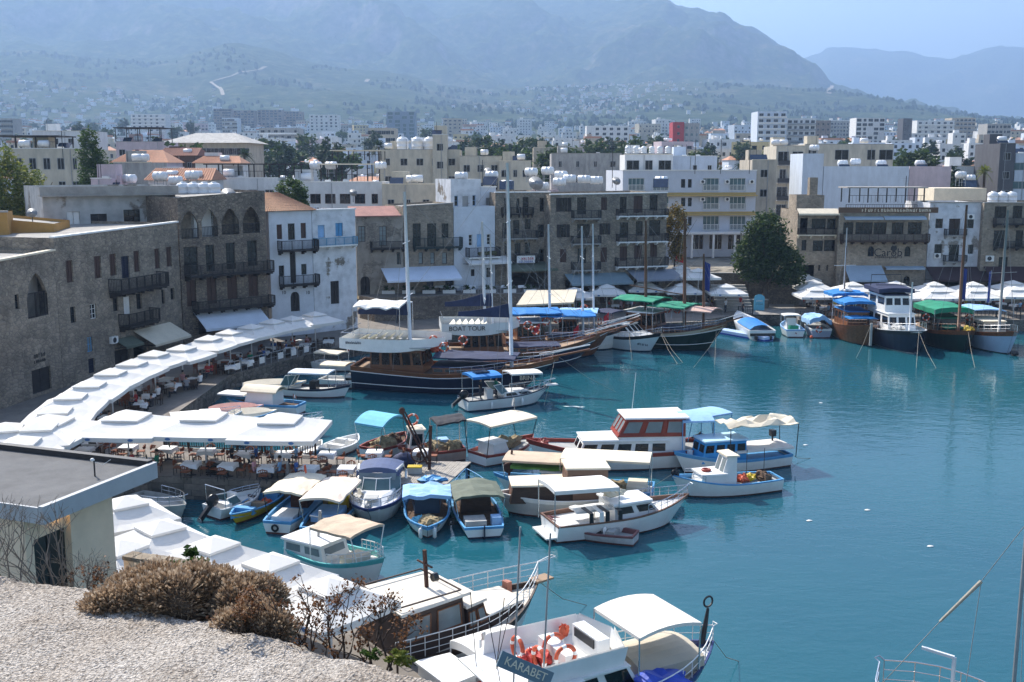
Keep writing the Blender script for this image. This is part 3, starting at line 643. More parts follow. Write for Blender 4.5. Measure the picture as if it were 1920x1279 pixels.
# ---- stone house, red lean-to roof
h = House('grey_stone_house', 'weathered grey stone house with red lean-to roof edge and small balcony', at(668, 124.2), at(756, 126), 3.9, 13.2, 9, PEELG)
h.open(672, 424, 685, 454, 'win', col=SHUT, glass=GLASSW, bars=4); h.open(711, 424, 725, 461, 'win', col=SHUT, glass=GLASSW, bars=4); h.open(676, 518, 694, 556, 'door', arch='round', col=DIMW); h.open(744, 473, 752, 496, 'win')
h.balcony(694, 452, 757, 465, 1.0); h.finish()
lr = MB().poly([(-.3, -.5, h.H + .02), (h.W * .95, -.5, h.H + .02), (h.W * .95, 3.5, h.H + 1.0), (-.3, 3.5, h.H + 1.0)]).poly([(-.3, -.5, h.H - .1), (-.3, 3.5, h.H + .88), (h.W * .95, 3.5, h.H + .88), (h.W * .95, -.5, h.H - .1)]).poly([(-.3, -.5, h.H - .1), (h.W * .95, -.5, h.H - .1), (h.W * .95, -.5, h.H + .02), (-.3, -.5, h.H + .02)])
lr.build('lean_to_roof', mat('red_roof_sheet', (.33, .15, .12), .8, .3, 1), h.root)
# ---- stone house with dark green balcony band
h = House('green_shutter_house', 'stone house with three dark green balcony doors above a long white awning', at(757, 126.2), at(850, 128.3), 3.9, 14.2, 9, STONE1, z1b=14.5)
DG = mat('dark_green_joinery', (.018, .035, .034), .6, .3, 2)
for u0, u1 in ((774, 789), (801, 818), (828, 841)): h.open(u0, 419, u1, 446 if u0 > 820 else 462, 'french', col=DG)
for u0, u1 in ((785, 793), (807, 815), (829, 838)): h.open(u0, 473, u1, 495, 'win', arch='flat', col=DIMW, glass=GLASSW)
h.open(800, 520, 813, 540, 'door', col=NAVY); h.open(835, 522, 850, 540, 'win')
h.balcony(774, 445, 862, 463, 1.2, mt=DG); h.awning(714, 500, 852, 523, 3.2, mat('blue_white_awning', (.64, .70, .80), .8, .08, .6)); h.finish(coping=CONC)
# ---- white house with roof storey
h = House('white_blue_house', 'narrow white house with blue shutters and flower balcony between stone houses', at(851, 128.5), at(928, 131), 3.9, 14.1, 8, PW)
h.open(879, 440, 886, 461, 'win', col=WHITE, bars=3); h.open(894, 439, 906, 463, 'door', col=PBLUE); h.open(913, 439, 920, 459, 'win', col=WHITE, bars=3); h.open(883, 505, 890, 518, 'win'); h.open(912, 502, 920, 520, 'win', col=DIMW)
h.balcony(873, 461, 931, 481, 1.1, slabm=WHITE, rm=DIMW); h.awning(868, 481, 948, 494, 1.8, WCAN); h.finish()
fl = MB()
for i in range(14): fl.blob((random.uniform(2.8, h.W - .4), -1.0, h.px(900, 478)[1] + .25), (.28, .2, .25), .6, 6, 0, i)
fl.build('flower_box', mat('geraniums', (.10, .07, .03), .9, .7, 9, col2=(.03, .06, .02)), h.root)
h = House('white_roof_storey', 'pale blue white roof storey with grey doors, set back over the narrow white house', at(846, 133), at(902, 134.5), 13.9, 17.3, 6, PEEL)
h.open(852, 367, 859, 387, 'win', col=PBLUE); h.open(867, 368, 878, 396, 'door', col=GREYM); h.open(886, 366, 892, 386, 'win', col=PBLUE); h.finish()
h = House('white_roof_storey', 'low white roof room with single grey door beside the mast top', at(902.3, 134.2), at(930, 135), 13.9, 16.3, 6, PW); h.open(911, 371, 920, 397, 'door', col=GREYM); h.finish(coping=WHITE)
# ---- big stone apartment house: recessed wing and main block
h = House('stone_apartment_house', 'recessed stone apartment wing with open balconies left of the big stone block', at(929, 131.4), at(1031, 133), 3.9, 15.7, 12, STONE2)
for u0, v0, u1, v1 in ((945, 372, 957, 401), (968, 372, 974, 400), (980, 370, 991, 401), (1012, 371, 1020, 397), (942, 418, 953, 440), (962, 413, 974, 440), (984, 411, 995, 430), (1008, 421, 1020, 445), (946, 456, 956, 480), (965, 455, 976, 484), (984, 455, 994, 475), (1010, 467, 1020, 490)): h.open(u0, v0, u1, v1, 'french')
h.balcony(940, 389, 975, 401, .5); h.balcony(980, 390, 999, 401, .5); h.balcony(942, 432, 1005, 446, 1.1, slabm=CONC, rm=METALD); h.balcony(950, 476, 1006, 487, 1.0, rm=METALD)
h.awning(950, 491, 1036, 505, 2.6, OLIVE); h.open(955, 512, 1020, 545, 'void'); h.finish(coping=WHITE)
sg = MB().box(-1.15, -.03, -.45, 1.15, .03, .45); x, z = h.px(982, 485); sgo = sg.build('banner', WHITE, h.root, loc=(x, -1.12, z)); strokes(1.6, .42, 6).build('banner_lettering', mat('red_letter', (.45, .03, .06), .6), sgo, loc=(.2, -.05, .12)); strokes(1.9, .3, 8).build('banner_lettering', mat('blue_letter', (.05, .08, .35), .6), sgo, loc=(0, -.05, -.25))
h = House('stone_apartment_block', 'big four storey stone block with brown balconies, middle of the harbour row', at(1031.5, 130.6), at(1249, 134.5), QZ, 15.45, 13, STONE2, cat='apartment house', z1b=15.6)
for (u0, v0, u1, v1, kd) in ((1050, 371, 1064, 397, 'open'), (1082, 370, 1099, 402, 'french'), (1127, 370, 1138, 394, 'shut'), (1162, 369, 1175, 400, 'french'), (1188, 367, 1205, 399, 'shut'), (1218, 366, 1233, 395, 'french'),
        (1050, 421, 1062, 445, 'open'), (1082, 420, 1106, 447, 'french'), (1129, 419, 1139, 440, 'open'), (1162, 417, 1178, 446, 'french'), (1192, 415, 1205, 442, 'french'), (1217, 413, 1238, 442, 'french'),
        (1050, 467, 1062, 492, 'shut'), (1083, 466, 1099, 494, 'french'), (1126, 464, 1138, 492, 'shut'), (1162, 462, 1176, 489, 'shut'), (1189, 460, 1204, 486, 'shut'), (1219, 457, 1232, 482, 'shut')): h.open(u0, v0, u1, v1, kd, col=DIMW if kd != 'shut' else SHUT)
h.open(1060, 525, 1110, 566, 'void'); h.open(1125, 530, 1145, 568, 'door'); h.open(1160, 525, 1235, 566, 'void')
for a in ((1071, 394, 1122, 409), (1070, 442, 1122, 456), (1071, 490, 1121, 505)): h.balcony(*a, 1.1, slabm=CONC, rm=METALD)
for a in ((1155, 392, 1247, 404), (1155, 438, 1247, 452), (1153, 482, 1247, 498)): h.balcony(*a, 1.1, slabm=WHITE, rm=DIMW)
h.awning(1058, 512, 1172, 530, 3.0, mat('teal_awning', (.20, .27, .30), .8, .12, .7)); h.awning(1175, 505, 1262, 522, 3.6, mat('slate_awning', (.22, .24, .28), .8, .12, .7))
h.finish(coping=WHITE)
# ---- hotel in the street gap behind
YEL = mat('ochre_band', (.52, .36, .13), .85, .12, .8)
h = House('hotel', 'white hotel with sliding glass balcony doors and ochre bands behind the street', at(1166, 164), at(1414, 166), 5.0, 18.2, 14, mat('hotel_white', (.55, .58, .64), .8, .1, .8), cat='hotel')
for r, (v0, v1) in enumerate(((334, 358), (369, 393), (405, 432))):
    for u in (1178, 1224, 1318, 1368): h.open(u, v0, u + 30, v1, 'french', col=WHITE, glass=GLASSB, bars=1)
    h.open(1277, v0 + 2, 1285, v0 + 18, 'win', bars=1); h.open(1290, v0 + 2, 1297, v0 + 18, 'win', bars=1)
for u in (1262, 1295, 1330, 1365, 1392): h.open(u, 440, u + 24, 468, 'win', col=WHITE, glass=GLASS, bars=1)
h.finish(coping=WHITE)
for v0, v1 in ((361, 369), (397, 405)):
    x0, z0, x1, z1 = h.rect(1166, v0, 1414, v1); h.sub('balcony_band', MB().box(0, -.9, z0 + .1, h.W, -.003, z0 + .28).box(0, -.004, z0 + .29, h.W, .0, z1), YEL)
for (v, ) in ((358,), (393,), (432,)):
    for u in (1178, 1224, 1318, 1368):
        x0, z0 = h.px(u, v); x1 = h.px(u + 30, v)[0]; h.rail(x0, x1, z0, .9, y=-.12, mt=WHITE)
z = h.px(1290, 436)[1]; h.sub('canopy_slab', MB().box(0, -2.4, z - .15, h.W, -.003, z + .15), WHITE)
for i in range(7): xx = .4 + (h.W - .8) * i / 6; h.sub('column', MB().box(xx - .15, -2.3, 0, xx + .15, -2.0, z - .152), WHITE)
for i, u in enumerate((1312, 1358, 1404, 1312, 1358)):
    x, z = h.px(u, 370 if i > 2 else 337); MB().box(0, -.32, -.6, .8, -.02, 0).lathe([(.22, -.345), (.22, -.321)], 12, 1, (.4, 0, -.3), 'y').build('air_conditioner', [WHITE, METALD], h.root, loc=(x, 0, z))
# ---- narrow restaurant house
h = House('terrace_restaurant', 'narrow stone restaurant with open first floor terrace and cream awning beside the tree', at(1494, 139.5), at(1570, 139.5), QZ, 13.2, 9, STONE1)
h.open(1500, 409, 1514, 438, 'void'); h.open(1522, 410, 1548, 430, 'french'); h.open(1551, 410, 1567, 430, 'french'); h.open(1503, 450, 1512, 470, 'win'); h.open(1524, 451, 1543, 471, 'win'); h.open(1545, 450, 1567, 471, 'win'); h.open(1505, 497, 1526, 530, 'void'); h.open(1534, 497, 1538, 508, 'win'); h.open(1549, 497, 1553, 508, 'win')
h.balcony(1495, 428, 1568, 440, .5, rm=DIMW, slabm=CREAM); h.awning(1494, 391, 1570, 403, 1.2, CREAM); h.finish(coping=CONC)
# ---- Carob restaurant
h = House('stone_restaurant', 'wide pale stone restaurant with dark balcony, roof terrace and script lettering with small tree emblem', at(1571, 138.4), at(1739, 138.4), QZ, 12.9, 10, STONE1, cat='restaurant')
for u0, u1 in ((1581, 1600), (1604, 1636), (1638, 1662), (1672, 1694), (1702, 1728)): h.open(u0, 417, u1, 440, 'french', bars=2, col=DWOOD)
for u0, u1 in ((1627, 1639), (1696, 1707)): h.open(u0, 462, u1, 481, 'win', arch='round', col=DIMW)
h.open(1694, 518, 1706, 535, 'win', arch='round'); h.open(1590, 505, 1650, 545, 'void'); h.open(1662, 540, 1690, 552, 'door')
h.balcony(1575, 438, 1736, 451, 1.4, mt=DWOOD); h.awning(1582, 406, 1654, 412, .7, mat('grey_blue_awning', (.34, .42, .50), .8, .1, .8)); h.awning(1656, 405, 1734, 412, .7, mat('grey_blue_awning', (.3, .4, .5)))
h.awning(1582, 498, 1652, 525, 2.6, mat('grey_blue_awning', (.34, .42, .50))); h.awning(1658, 499, 1731, 505, .8, mat('grey_blue_awning', (.34, .42, .50))); h.finish(coping=CONC)
x, z = h.px(1665, 474); ob('sign_lettering', text_mesh('Carob', 1.45, METALD), h.root, (x, -.03, z)).rotation_euler = (math.pi / 2, 0, 0)
x, z = h.px(1666, 482); strokes(3.6, .3, 14).build('sign_lettering', METALD, h.root, loc=(x, -.03, z))
x, z = h.px(1676, 466); MB().blob((x, -.03, z), (.45, .03, .4), .5, 8, 0, 3).box(x - .05, -.04, z - .7, x + .05, -.02, z - .2).build('sign_tree', METALD, h.root)
x, z = h.px(1665, 394); sb = MB().box(-6.4, -.25, -.35, 6.4, -.06, .35).build('signboard', mat('sign_brown', (.12, .07, .04), .7), h.root, loc=(x, 0, z)); strokes(9.0, .42, 22).build('sign_lettering', CREAM, sb, loc=(1.0, -.26, 0))
x0, z0, x1, z1 = h.rect(1587, 382, 1720, 392); h.rail(x0, x1, h.H + .1, 1.0, y=.12, mt=METALD, step=.3)
# ---- peeled white house
h = House('peeled_white_house', 'white house with grey patches of bare plaster, brown doors and air conditioners', at(1740, 139.6), at(1838, 139.6), QZ, 14.2, 9, stone_mat('patched_white', (.38, .35, .31), (.3, .27, .24), (.26, .24, .21), 3, .3, plaster=(.64, .65, .68), pl_amt=.58), z1b=14.2)
h.open(1754, 410, 1768, 428, 'win', col=SHUT); h.open(1779, 410, 1800, 441, 'door', col=DWOOD); h.open(1811, 410, 1826, 428, 'win'); h.open(1752, 458, 1766, 476, 'win'); h.open(1779, 459, 1798, 490, 'french'); h.open(1815, 459, 1825, 476, 'win'); h.open(1760, 525, 1815, 552, 'void')
h.balcony(1770, 429, 1808, 441, .9, slabm=CONC, rm=METALD); h.balcony(1768, 478, 1808, 490, .9, slabm=CONC, rm=METALD)
h.awning(1735, 500, 1842, 524, 3.0, mat('maroon_awning', (.055, .030, .033), .8, .2, .7)); h.finish(coping=CONC)
for u, v in ((1813, 411), (1750, 484)):
    x, z = h.px(u, v); MB().box(0, -.32, 0, .85, -.02, .65).lathe([(.24, -.345), (.24, -.321)], 12, 1, (.35, 0, .32), 'y').build('air_conditioner', [WHITE, METALD], h.root, loc=(x, 0, z))
# ---- right edge house
h = House('brown_stone_house', 'brown stone house with dark windows at the right frame edge', at(1841, 138.6), at(1990, 138), QZ, 14.2, 10, STONE1)
for u0, v0, u1, v1 in ((1865, 387, 1887, 409), (1899, 386, 1917, 409), (1863, 432, 1886, 463), (1904, 432, 1918, 463), (1872, 482, 1889, 512), (1930, 390, 1950, 412), (1930, 434, 1950, 462)): h.open(u0, v0, u1, v1, 'french')
h.balcony(1862, 409, 1990, 420, 1.0, rm=METALD); h.balcony(1862, 452, 1990, 463, 1.0, rm=METALD); h.awning(1843, 500, 1990, 524, 3.0, mat('maroon_awning', (.055, .030, .033))); h.open(1850, 530, 1915, 555, 'void'); h.finish(coping=CONC)
x, z = h.px(1847, 490); MB().box(0, -.32, 0, 1.0, -.02, .75).lathe([(.28, -.345), (.28, -.321)], 12, 1, (.42, 0, .38), 'y').build('air_conditioner', [WHITE, METALD], h.root, loc=(x, 0, z))
# ================================================================ roof things, town, trees
def share(cache={}):
    return cache
_C = share()
def cached(key, fn):
    if key not in _C: _C[key] = fn()
    return _C[key]
TANKM = mat('white_tank_steel', (.74, .75, .76), .35, .12, 1.5, spec=.5)
PANEL = mat('solar_glass', (.02, .035, .07), .12, .3, 2)
def drum_mesh(L=1.5, r=.52): return cached(('drum', L, r), lambda: MB().lathe([(.02, -L / 2 - .12), (r * .7, -L / 2 - .08), (r, -L / 2 + .05), (r, -L / 6), (r + .015, -L / 6 + .01), (r + .015, -L / 6 + .06), (r, -L / 6 + .07), (r, L / 6), (r + .015, L / 6 + .01), (r + .015, L / 6 + .06), (r, L / 6 + .07), (r, L / 2 - .05), (r * .7, L / 2 + .08), (.02, L / 2 + .12)], 14, 0, (0, 0, 0), 'x').mesh('drum', TANKM, True))
def vdrum_mesh(r=.7, h=1.5): return cached(('vdrum', r, h), lambda: MB().lathe([(r, 0), (r, h * .3), (r + .02, h * .31), (r + .02, h * .36), (r, h * .37), (r, h * .7), (r + .02, h * .71), (r + .02, h * .76), (r, h * .77), (r, h * .9), (r * .8, h), (.28, h * 1.05), (.28, h * 1.12), (.02, h * 1.13)], 16).mesh('drum', TANKM, True))
def stand_mesh(h, w=.55): 
    def f():
        mb = MB()
        for x in (-w, w):
            for y in (-.4, .4): mb.bar((x, y, 0), (x, y, h), .07)
            mb.bar((x, -.4, h), (x, .4, h), .07)
        mb.bar((-w, -.4, h * .5), (w, -.4, h * .5), .05); mb.bar((-w, .4, h - .05), (w, .4, h - .05), .06); mb.bar((-w, -.4, h - .05), (w, -.4, h - .05), .06); return mb.mesh('stand', GREYM)
    return cached(('st', h, w), f)
def panel_mesh(): return cached('pan', lambda: MB().poly([(-.95, -1.7, .15), (.95, -1.7, .15), (.95, -.5, 1.2), (-.95, -.5, 1.2)]).poly([(-.95, -1.7, .1), (-.95, -.5, 1.15), (.95, -.5, 1.15), (.95, -1.7, .1)]).bar((-.9, -.5, 0), (-.9, -.5, 1.15), .05).bar((.9, -.5, 0), (.9, -.5, 1.15), .05).mesh('solar_panel', PANEL))
_tn = {}
def tank(P, label, h=.9, kind='h', rz=None, panel=False, s=1.0, grp='rooftop water tanks'):
    r = thing('water_tank', label, 'water tank', P, random.uniform(-.3, .3) if rz is None else rz, grp)
    if kind == 'h':
        ob('drum', drum_mesh(), r, (0, 0, h + .5), 0, s); ob('stand', stand_mesh(h), r)
        if panel: ob('solar_panel', panel_mesh(), r)
    else: ob('drum', vdrum_mesh(), r, (0, 0, h), 0, s); h > .1 and ob('stand', stand_mesh(h), r)
    return r
def roofpt(u, v, Y): return D(u, v, Y)
WINF = {}
def win_mesh(w, h, col, gl):
    def f():
        mb = MB(); fw = .07
        for (a, b, c, e) in ((-w / 2, 0, w / 2, fw), (-w / 2, h - fw, w / 2, h), (-w / 2, fw, -w / 2 + fw, h - fw), (w / 2 - fw, fw, w / 2, h - fw)): mb.box(a, -.03, b, c, .04, e)
        mb.box(-.03, -.02, fw, .03, .035, h - fw)
        mb.poly([(-w / 2 + fw, -.005, fw), (w / 2 - fw, -.005, fw), (w / 2 - fw, -.005, h - fw), (-w / 2 + fw, -.005, h - fw)], 1); return mb.mesh('window', [col, gl])
    return cached(('win', round(w, 2), round(h, 2), col.name, gl.name), f)
def block(name, label, u0, u1, vt, Y, col, floors=2, cols=4, depth=8, cat='house', base=None, roof=None, bal=0, skew=0, winw=1.2, winh=1.3, wcol=None, gl=None, group=None, par=.4, winset=None, tube=True):
    A, B = D(u0, vt, Y), D(u1, vt, Y + skew); zt = (A.z + B.z) / 2; z0 = base if base is not None else min(ground(A.x, Y), zt - 2.5) - .4
    r = thing(name, label, cat, (A.x, A.y, z0), math.atan2(B.y - A.y, B.x - A.x), group); W = (Vector((A.x, A.y)) - Vector((B.x, B.y))).length; H = zt - z0
    mb = MB().box(0, 0, 0, W, depth, H - par); t = .2
    if par: 
        for q in ((0, 0, W, t), (0, depth - t, W, depth), (0, t, t, depth - t), (W - t, t, W, depth - t)): mb.box(q[0], q[1], H - par, q[2], q[3], H)
    mb.build('wall', col, r)
    if Y < 310 and cols:
        q = random.Random(int(u0 * 7 + vt)); c = MB().box(W * .1, depth * .5, H - par, W * .1 + 2.2, depth * .5 + 2.4, H + 1.7).build('roof_hut', col, r)
        for k in range(q.choice((2, 3, 4))):
            x, y_ = q.uniform(.6, W - 1.4), q.uniform(.8, depth * .5 - .3); kk = q.randrange(4)
            if kk == 0: MB().lathe([(.02, -.75), (.48, -.68), (.48, .68), (.02, .75)], 12, 0, (x, y_, H + .75), 'x').build('roof_tank', TANKM, r, True)
            elif kk == 1: MB().poly([(x - .9, y_ - .6, H), (x + .9, y_ - .6, H), (x + .9, y_ + .5, H + .9), (x - .9, y_ + .5, H + .9)]).build('solar_panel', PANEL, r)
            elif kk == 2: MB().box(x, y_, H - par, x + .8, y_ + .4, H + .3).build('air_conditioner', WHITE, r)
            else: MB().tube([(x, y_, H - par), (x, y_, H + q.uniform(1, 2.4))], .04, 5).build('roof_pipe', METALD, r)
        x = W * q.uniform(.2, .9); MB().tube([(x, -.06, 0), (x, -.06, H - .1)], .05, 6).build('drain_pipe', GREYM, r)
        cp = MB().box(-.06, -.06, H + .002, W + .06, .24, H + .1); cp.build('coping', q.choice((WHITE, CONC, CREAM)), r)
    wc = wcol or GREYM; g = gl or GLASS; fh = H / max(1, floors)
    fh = min(fh, 3.2)
    for f in range(floors):
        z = H - par - fh * (f + 1) + .75
        if z < .1: break
        for c in range(cols):
            if random.random() < .1: continue
            x = W * (c + .5) / cols
            if winset is None: 
                dw = winw if random.random() < .75 else winw * .6
                o = ob('window', win_mesh(dw, winh, wc, g), r, (x, -.012, z))
        if bal and (f % 1 == 0):
            zz = z - .7; b = MB().box(.2, -1.1, zz, W - .2, -.003, zz + .16).build('balcony', WHITE if bal == 1 else CONC, r)
            MB().box(.2, -1.1, zz + .162, W - .2, -1.02, zz + .95).build('railing', {1: WHITE, 2: METALD, 3: GREYM}[bal], b)
    return r, W, H, z0
def gable(r, W, d, H, rise, m, hip=0, e=.4, tiles=True):
    mb = MB(); a, b = (W * hip, d / 2, H + rise), (W * (1 - hip), d / 2, H + rise)
    mb.poly([(-e, -e, H), (W + e, -e, H), b, a]); mb.poly([(W + e, d + e, H), (-e, d + e, H), a, b]); mb.poly([(W + e, -e, H), (W + e, d + e, H), b]); mb.poly([(-e, d + e, H), (-e, -e, H), a]); mb.poly([(-e, -e, H - .01), (-e, d + e, H - .01), (W + e, d + e, H - .01), (W + e, -e, H - .01)])
    o = mb.build('roof', m, r)
    if tiles:
        t = MB(); n = int(W / .3)
        for i in range(n + 1):
            s = i / n; p, q = Vector((-e, -e, H)).lerp(Vector((W + e, -e, H)), s), Vector(a).lerp(Vector(b), s); t.bar(p + Vector((0, 0, .04)), q + Vector((0, 0, .04)), .13, .08)
        to = t.build('tile_rows', m, o); to['kind'] = 'stuff'
    return o
RT = mat('orange_roof_tiles', (.50, .24, .14), .85, .35, 3, col2=(.36, .19, .12)); RTB = mat('brown_roof_tiles', (.26, .11, .075), .85, .3, 3)
def render_mat(name, col, rough=.85, var=.2, scale=.8): return mat(name, col, rough, var, 1.1, stretch=(1, 1, .35), detail=8, col2=tuple(c * (1 - var * 1.7) for c in col))
C_CR = render_mat('cream_render', (.60, .54, .43), .85, .18, .8); C_WH = render_mat('white_render', (.70, .70, .69), .85, .12, .8); C_PK = render_mat('pink_render', (.62, .50, .52), .85, .15, .8)
C_GR = render_mat('grey_render', (.40, .39, .37), .85, .25, .8); C_BE = render_mat('beige_render', (.50, .44, .35), .85, .2, .8); C_DG = render_mat('dark_grey_cladding', (.10, .10, .11), .6, .2, .8); C_BL = render_mat('bluish_white_render', (.60, .66, .74), .85, .12, .8)
C_YE = render_mat('yellow_render', (.62, .50, .26), .85, .15, .8); C_RD = render_mat('red_cladding', (.40, .035, .04), .6, .15, .8); C_LV = render_mat('lavender_render', (.50, .47, .56), .85, .12, .8); C_BN = render_mat('unfinished_concrete', (.33, .28, .25), .9, .3, .5)
def pergola(name, label, u0, u1, vt, vb, Y, depth=5, m=None, roofm=None, cat='pergola'):
    A, B = D(u0, vt, Y), D(u1, vt, Y); zb = D(u0, vb, Y).z; W = B.x - A.x; h = A.z - zb
    r = thing(name, label, cat, (A.x, A.y, zb)); 
    n = max(2, int(W / 2.2))
    for i in range(n + 1):
        for y in (0, depth): MB().box(-.07, -.07, 0, .07, .07, h).build('post', m or DIMW, r, loc=(.1 + (W - .2) * i / n, y, 0))
    MB().box(-.3, -.3, h, W + .3, depth + .3, h + .16).build('roof', roofm or DIMW, r)
    HH = MB(); HH.bar((0, 0, .95), (W, 0, .95), .06); k = int(W / .5)
    for i in range(k + 1): HH.bar((W * i / k, 0, 0), (W * i / k, 0, .95), .03)
    HH.build('railing', m or DIMW, r); return r
# --- individually placed houses behind the harbour row
B_ = block
B_('cream_apartment_house', 'cream apartment house with two glazed balcony recesses behind the left trees', 20, 152, 279, 150, C_CR, 3, 5, 10, cat='apartment house', base=4, winw=1.0, winh=1.6)
pergola('roof_pergola', 'dark roof pergola on the cream apartment house at left', -10, 105, 256, 279, 153, 6, roofm=DIMW)
B_('pink_house', 'pale pink house under a dark timber roof restaurant', 217, 306, 266, 225, C_PK, 2, 4, 10, base=6, winw=1.3)
pergola('roof_restaurant', 'open timber roof restaurant with dark pitched roof on the pink house', 215, 300, 240, 266, 226, 8, roofm=DIMW, cat='pergola')
r, W, H, z0 = B_('tiled_roof_house', 'house with wide orange tile hip roof and a small roof chimney', 212, 312, 305, 182, C_LV, 1, 3, 9, base=5, par=0); gable(r, W, 9, H, 2.1, RT, .22)
MB().box(W * .35, 2, H + .6, W * .35 + .5, 2.5, H + 2.2).build('chimney', RTB, r)
r, W, H, z0 = B_('brown_gable_house', 'dark house with brown tile gable roof right of the orange roof', 298, 366, 292, 192, mat('brown_boards', (.11, .075, .06), .8, .3, 2), 1, 3, 8, base=6, par=0); gable(r, W, 8, H, 1.4, RTB, .0)
r, W, H, z0 = B_('tiled_roof_house', 'low house with long orange tile roof beneath the grey hall', 366, 448, 306, 172, C_WH, 1, 3, 6, base=5, par=0); gable(r, W, 6, H, 1.1, RT, .1)
r, W, H, z0 = B_('grey_hall', 'long grey modern hall with glazed strip and low hip roof', 310, 462, 268, 262, C_BE, 2, 10, 18, cat='hall', base=8, winw=3.2, winh=1.6); gable(r, W, 18, H, 2.6, C_GR, .25, 1.2, False)
B_('white_roof_house', 'white house with red tile ridge behind the pergola at upper left', 60, 175, 246, 235, C_WH, 2, 4, 8, base=6)
B_('grey_plaster_house', 'grey plastered house wall behind the silver rooftop tank', 213, 283, 305, 152, C_GR, 2, 2, 7, base=4)
r, W, H, z0 = B_('white_gable_house', 'white gabled house with orange tile slope above the loggia house', 278, 392, 338, 140, C_WH, 1, 3, 7, base=4, par=0); gable(r, W, 7, H, 1.5, RT, 0)
B_('pink_parapet_house', 'pink roof parapet with upright stair block beside the left trees', 165, 262, 357, 128, C_PK, 1, 2, 6, base=4, par=.3)
B_('pink_stair_block', 'pink square stair block above the derelict plaster storey', 170, 207, 335, 129, C_PK, 1, 1, 3, base=14)
pergola('roof_pergola', 'long dark pergola roof behind the white tank row', 386, 566, 309, 334, 150, 6, roofm=DIMW)
B_('white_terrace_house', 'white terrace house beneath the long dark pergola', 395, 520, 334, 148, C_WH, 1, 4, 6, base=4)
B_('white_long_house', 'long white house with barred brown windows behind the tile roof', 521, 716, 342, 146, C_WH, 2, 7, 9, base=4, wcol=SHUT, winw=1.4)
B_('cream_low_house', 'low cream house wall behind the green shutter house', 716, 848, 346, 143, C_CR, 1, 4, 8, base=4, winw=.9, winh=.9)
pergola('roof_terrace', 'cream roof terrace cover with dark rail left of the big tanks', 622, 715, 283, 300, 188, 6, roofm=CREAM); pergola('roof_terrace', 'small flat roof terrace cover below the cream terrace', 600, 690, 309, 340, 150, 5, roofm=CREAM)
B_('cream_terrace_house', 'cream house below the four big white tanks', 712, 862, 281, 198, C_CR, 2, 5, 9, base=6, winw=1.3); B_('stair_tower', 'tall cream stair tower beside the big white tanks', 811, 838, 253, 197, C_CR, 2, 1, 3, base=7, cat='tower')
B_('cream_court_house', 'cream house with dark sloping awning in mid town', 862, 940, 293, 196, C_CR, 2, 3, 8, base=6); B_('awning_house', 'yellowish house with dark awning strip and brown doors', 936, 996, 302, 192, C_CR, 1, 3, 7, base=6)
B_('grey_flat_house', 'flat grey house with two small windows in mid town', 1034, 1166, 288, 228, C_GR, 2, 4, 10, base=7); B_('beige_flat_house', 'beige flat house behind the grey one', 1000, 1092, 277, 262, C_BE, 2, 4, 8, base=8)
B_('white_balcony_house', 'white house with glazed doors below a row of six tanks', 1172, 1262, 290, 186, C_WH, 2, 3, 9, base=6, bal=1, winw=2.2, winh=1.9); B_('white_corner_house', 'white flat house right of the six tanks', 1262, 1345, 293, 190, C_BL, 2, 3, 9, base=6)
B_('pale_wall_house', 'pale rendered house with blank side wall beside the hotel', 1411, 1456, 300, 178, C_BE, 3, 1, 10, base=5); B_('cream_balcony_block', 'cream apartment block with stacked recessed balconies at right', 1456, 1510, 274, 198, C_CR, 4, 2, 10, cat='apartment house', base=5, bal=2, winw=2.0, winh=1.9)
B_('cream_long_block', 'long cream upper block with open loggias above the white wall', 1510, 1676, 271, 203, C_CR, 2, 6, 10, base=5, winw=2.6, winh=1.9, bal=0)
B_('white_wall_building', 'large blank white wall behind the stone restaurant', 1506, 1545, 288, 176, C_BL, 0, 0, 8, base=4); B_('white_wall_building', 'long blank white wall building behind the stone restaurant roof', 1545, 1705, 312, 176, C_BL, 0, 0, 9, base=4); B_('pink_wall_building', 'blank pale pink wall next to the long white wall', 1706, 1784, 312, 176.5, C_PK, 0, 0, 9, base=4)
B_('grey_modern_block', 'dark grey modern block at the right frame edge', 1876, 1905, 269, 186, C_DG, 4, 1, 10, base=5, cat='apartment house'); B_('glass_modern_block', 'blue glazed modern block at the right frame edge', 1905, 1960, 288, 187, C_BL, 3, 3, 10, base=5, cat='apartment house', gl=GLASSB, winw=2.4)
B_('white_low_house', 'low white house among palms at right', 1788, 1876, 312, 196, C_WH, 2, 4, 8, base=5); B_('roof_shed', 'pale corrugated roof shed behind the peeled white house', 1752, 1850, 353, 152, CREAM, 0, 0, 6, base=5, cat='shed', par=0)
B_('stone_roof_block', 'small battlemented stone roof block with chimney above the terrace restaurant', 1494, 1546, 366, 143, STONE1, 0, 0, 4, base=12.5, cat='roof block'); B_('stone_chimney', 'square stone chimney above the terrace restaurant', 1519, 1534, 333, 144.5, STONE1, 0, 0, 1.1, base=13, cat='chimney', par=.15)
pergola('roof_bar', 'roof terrace bar with white frame and orange lamps on the stone restaurant', 1592, 1735, 353, 380, 144, 3.5, m=METALD, roofm=CONC)
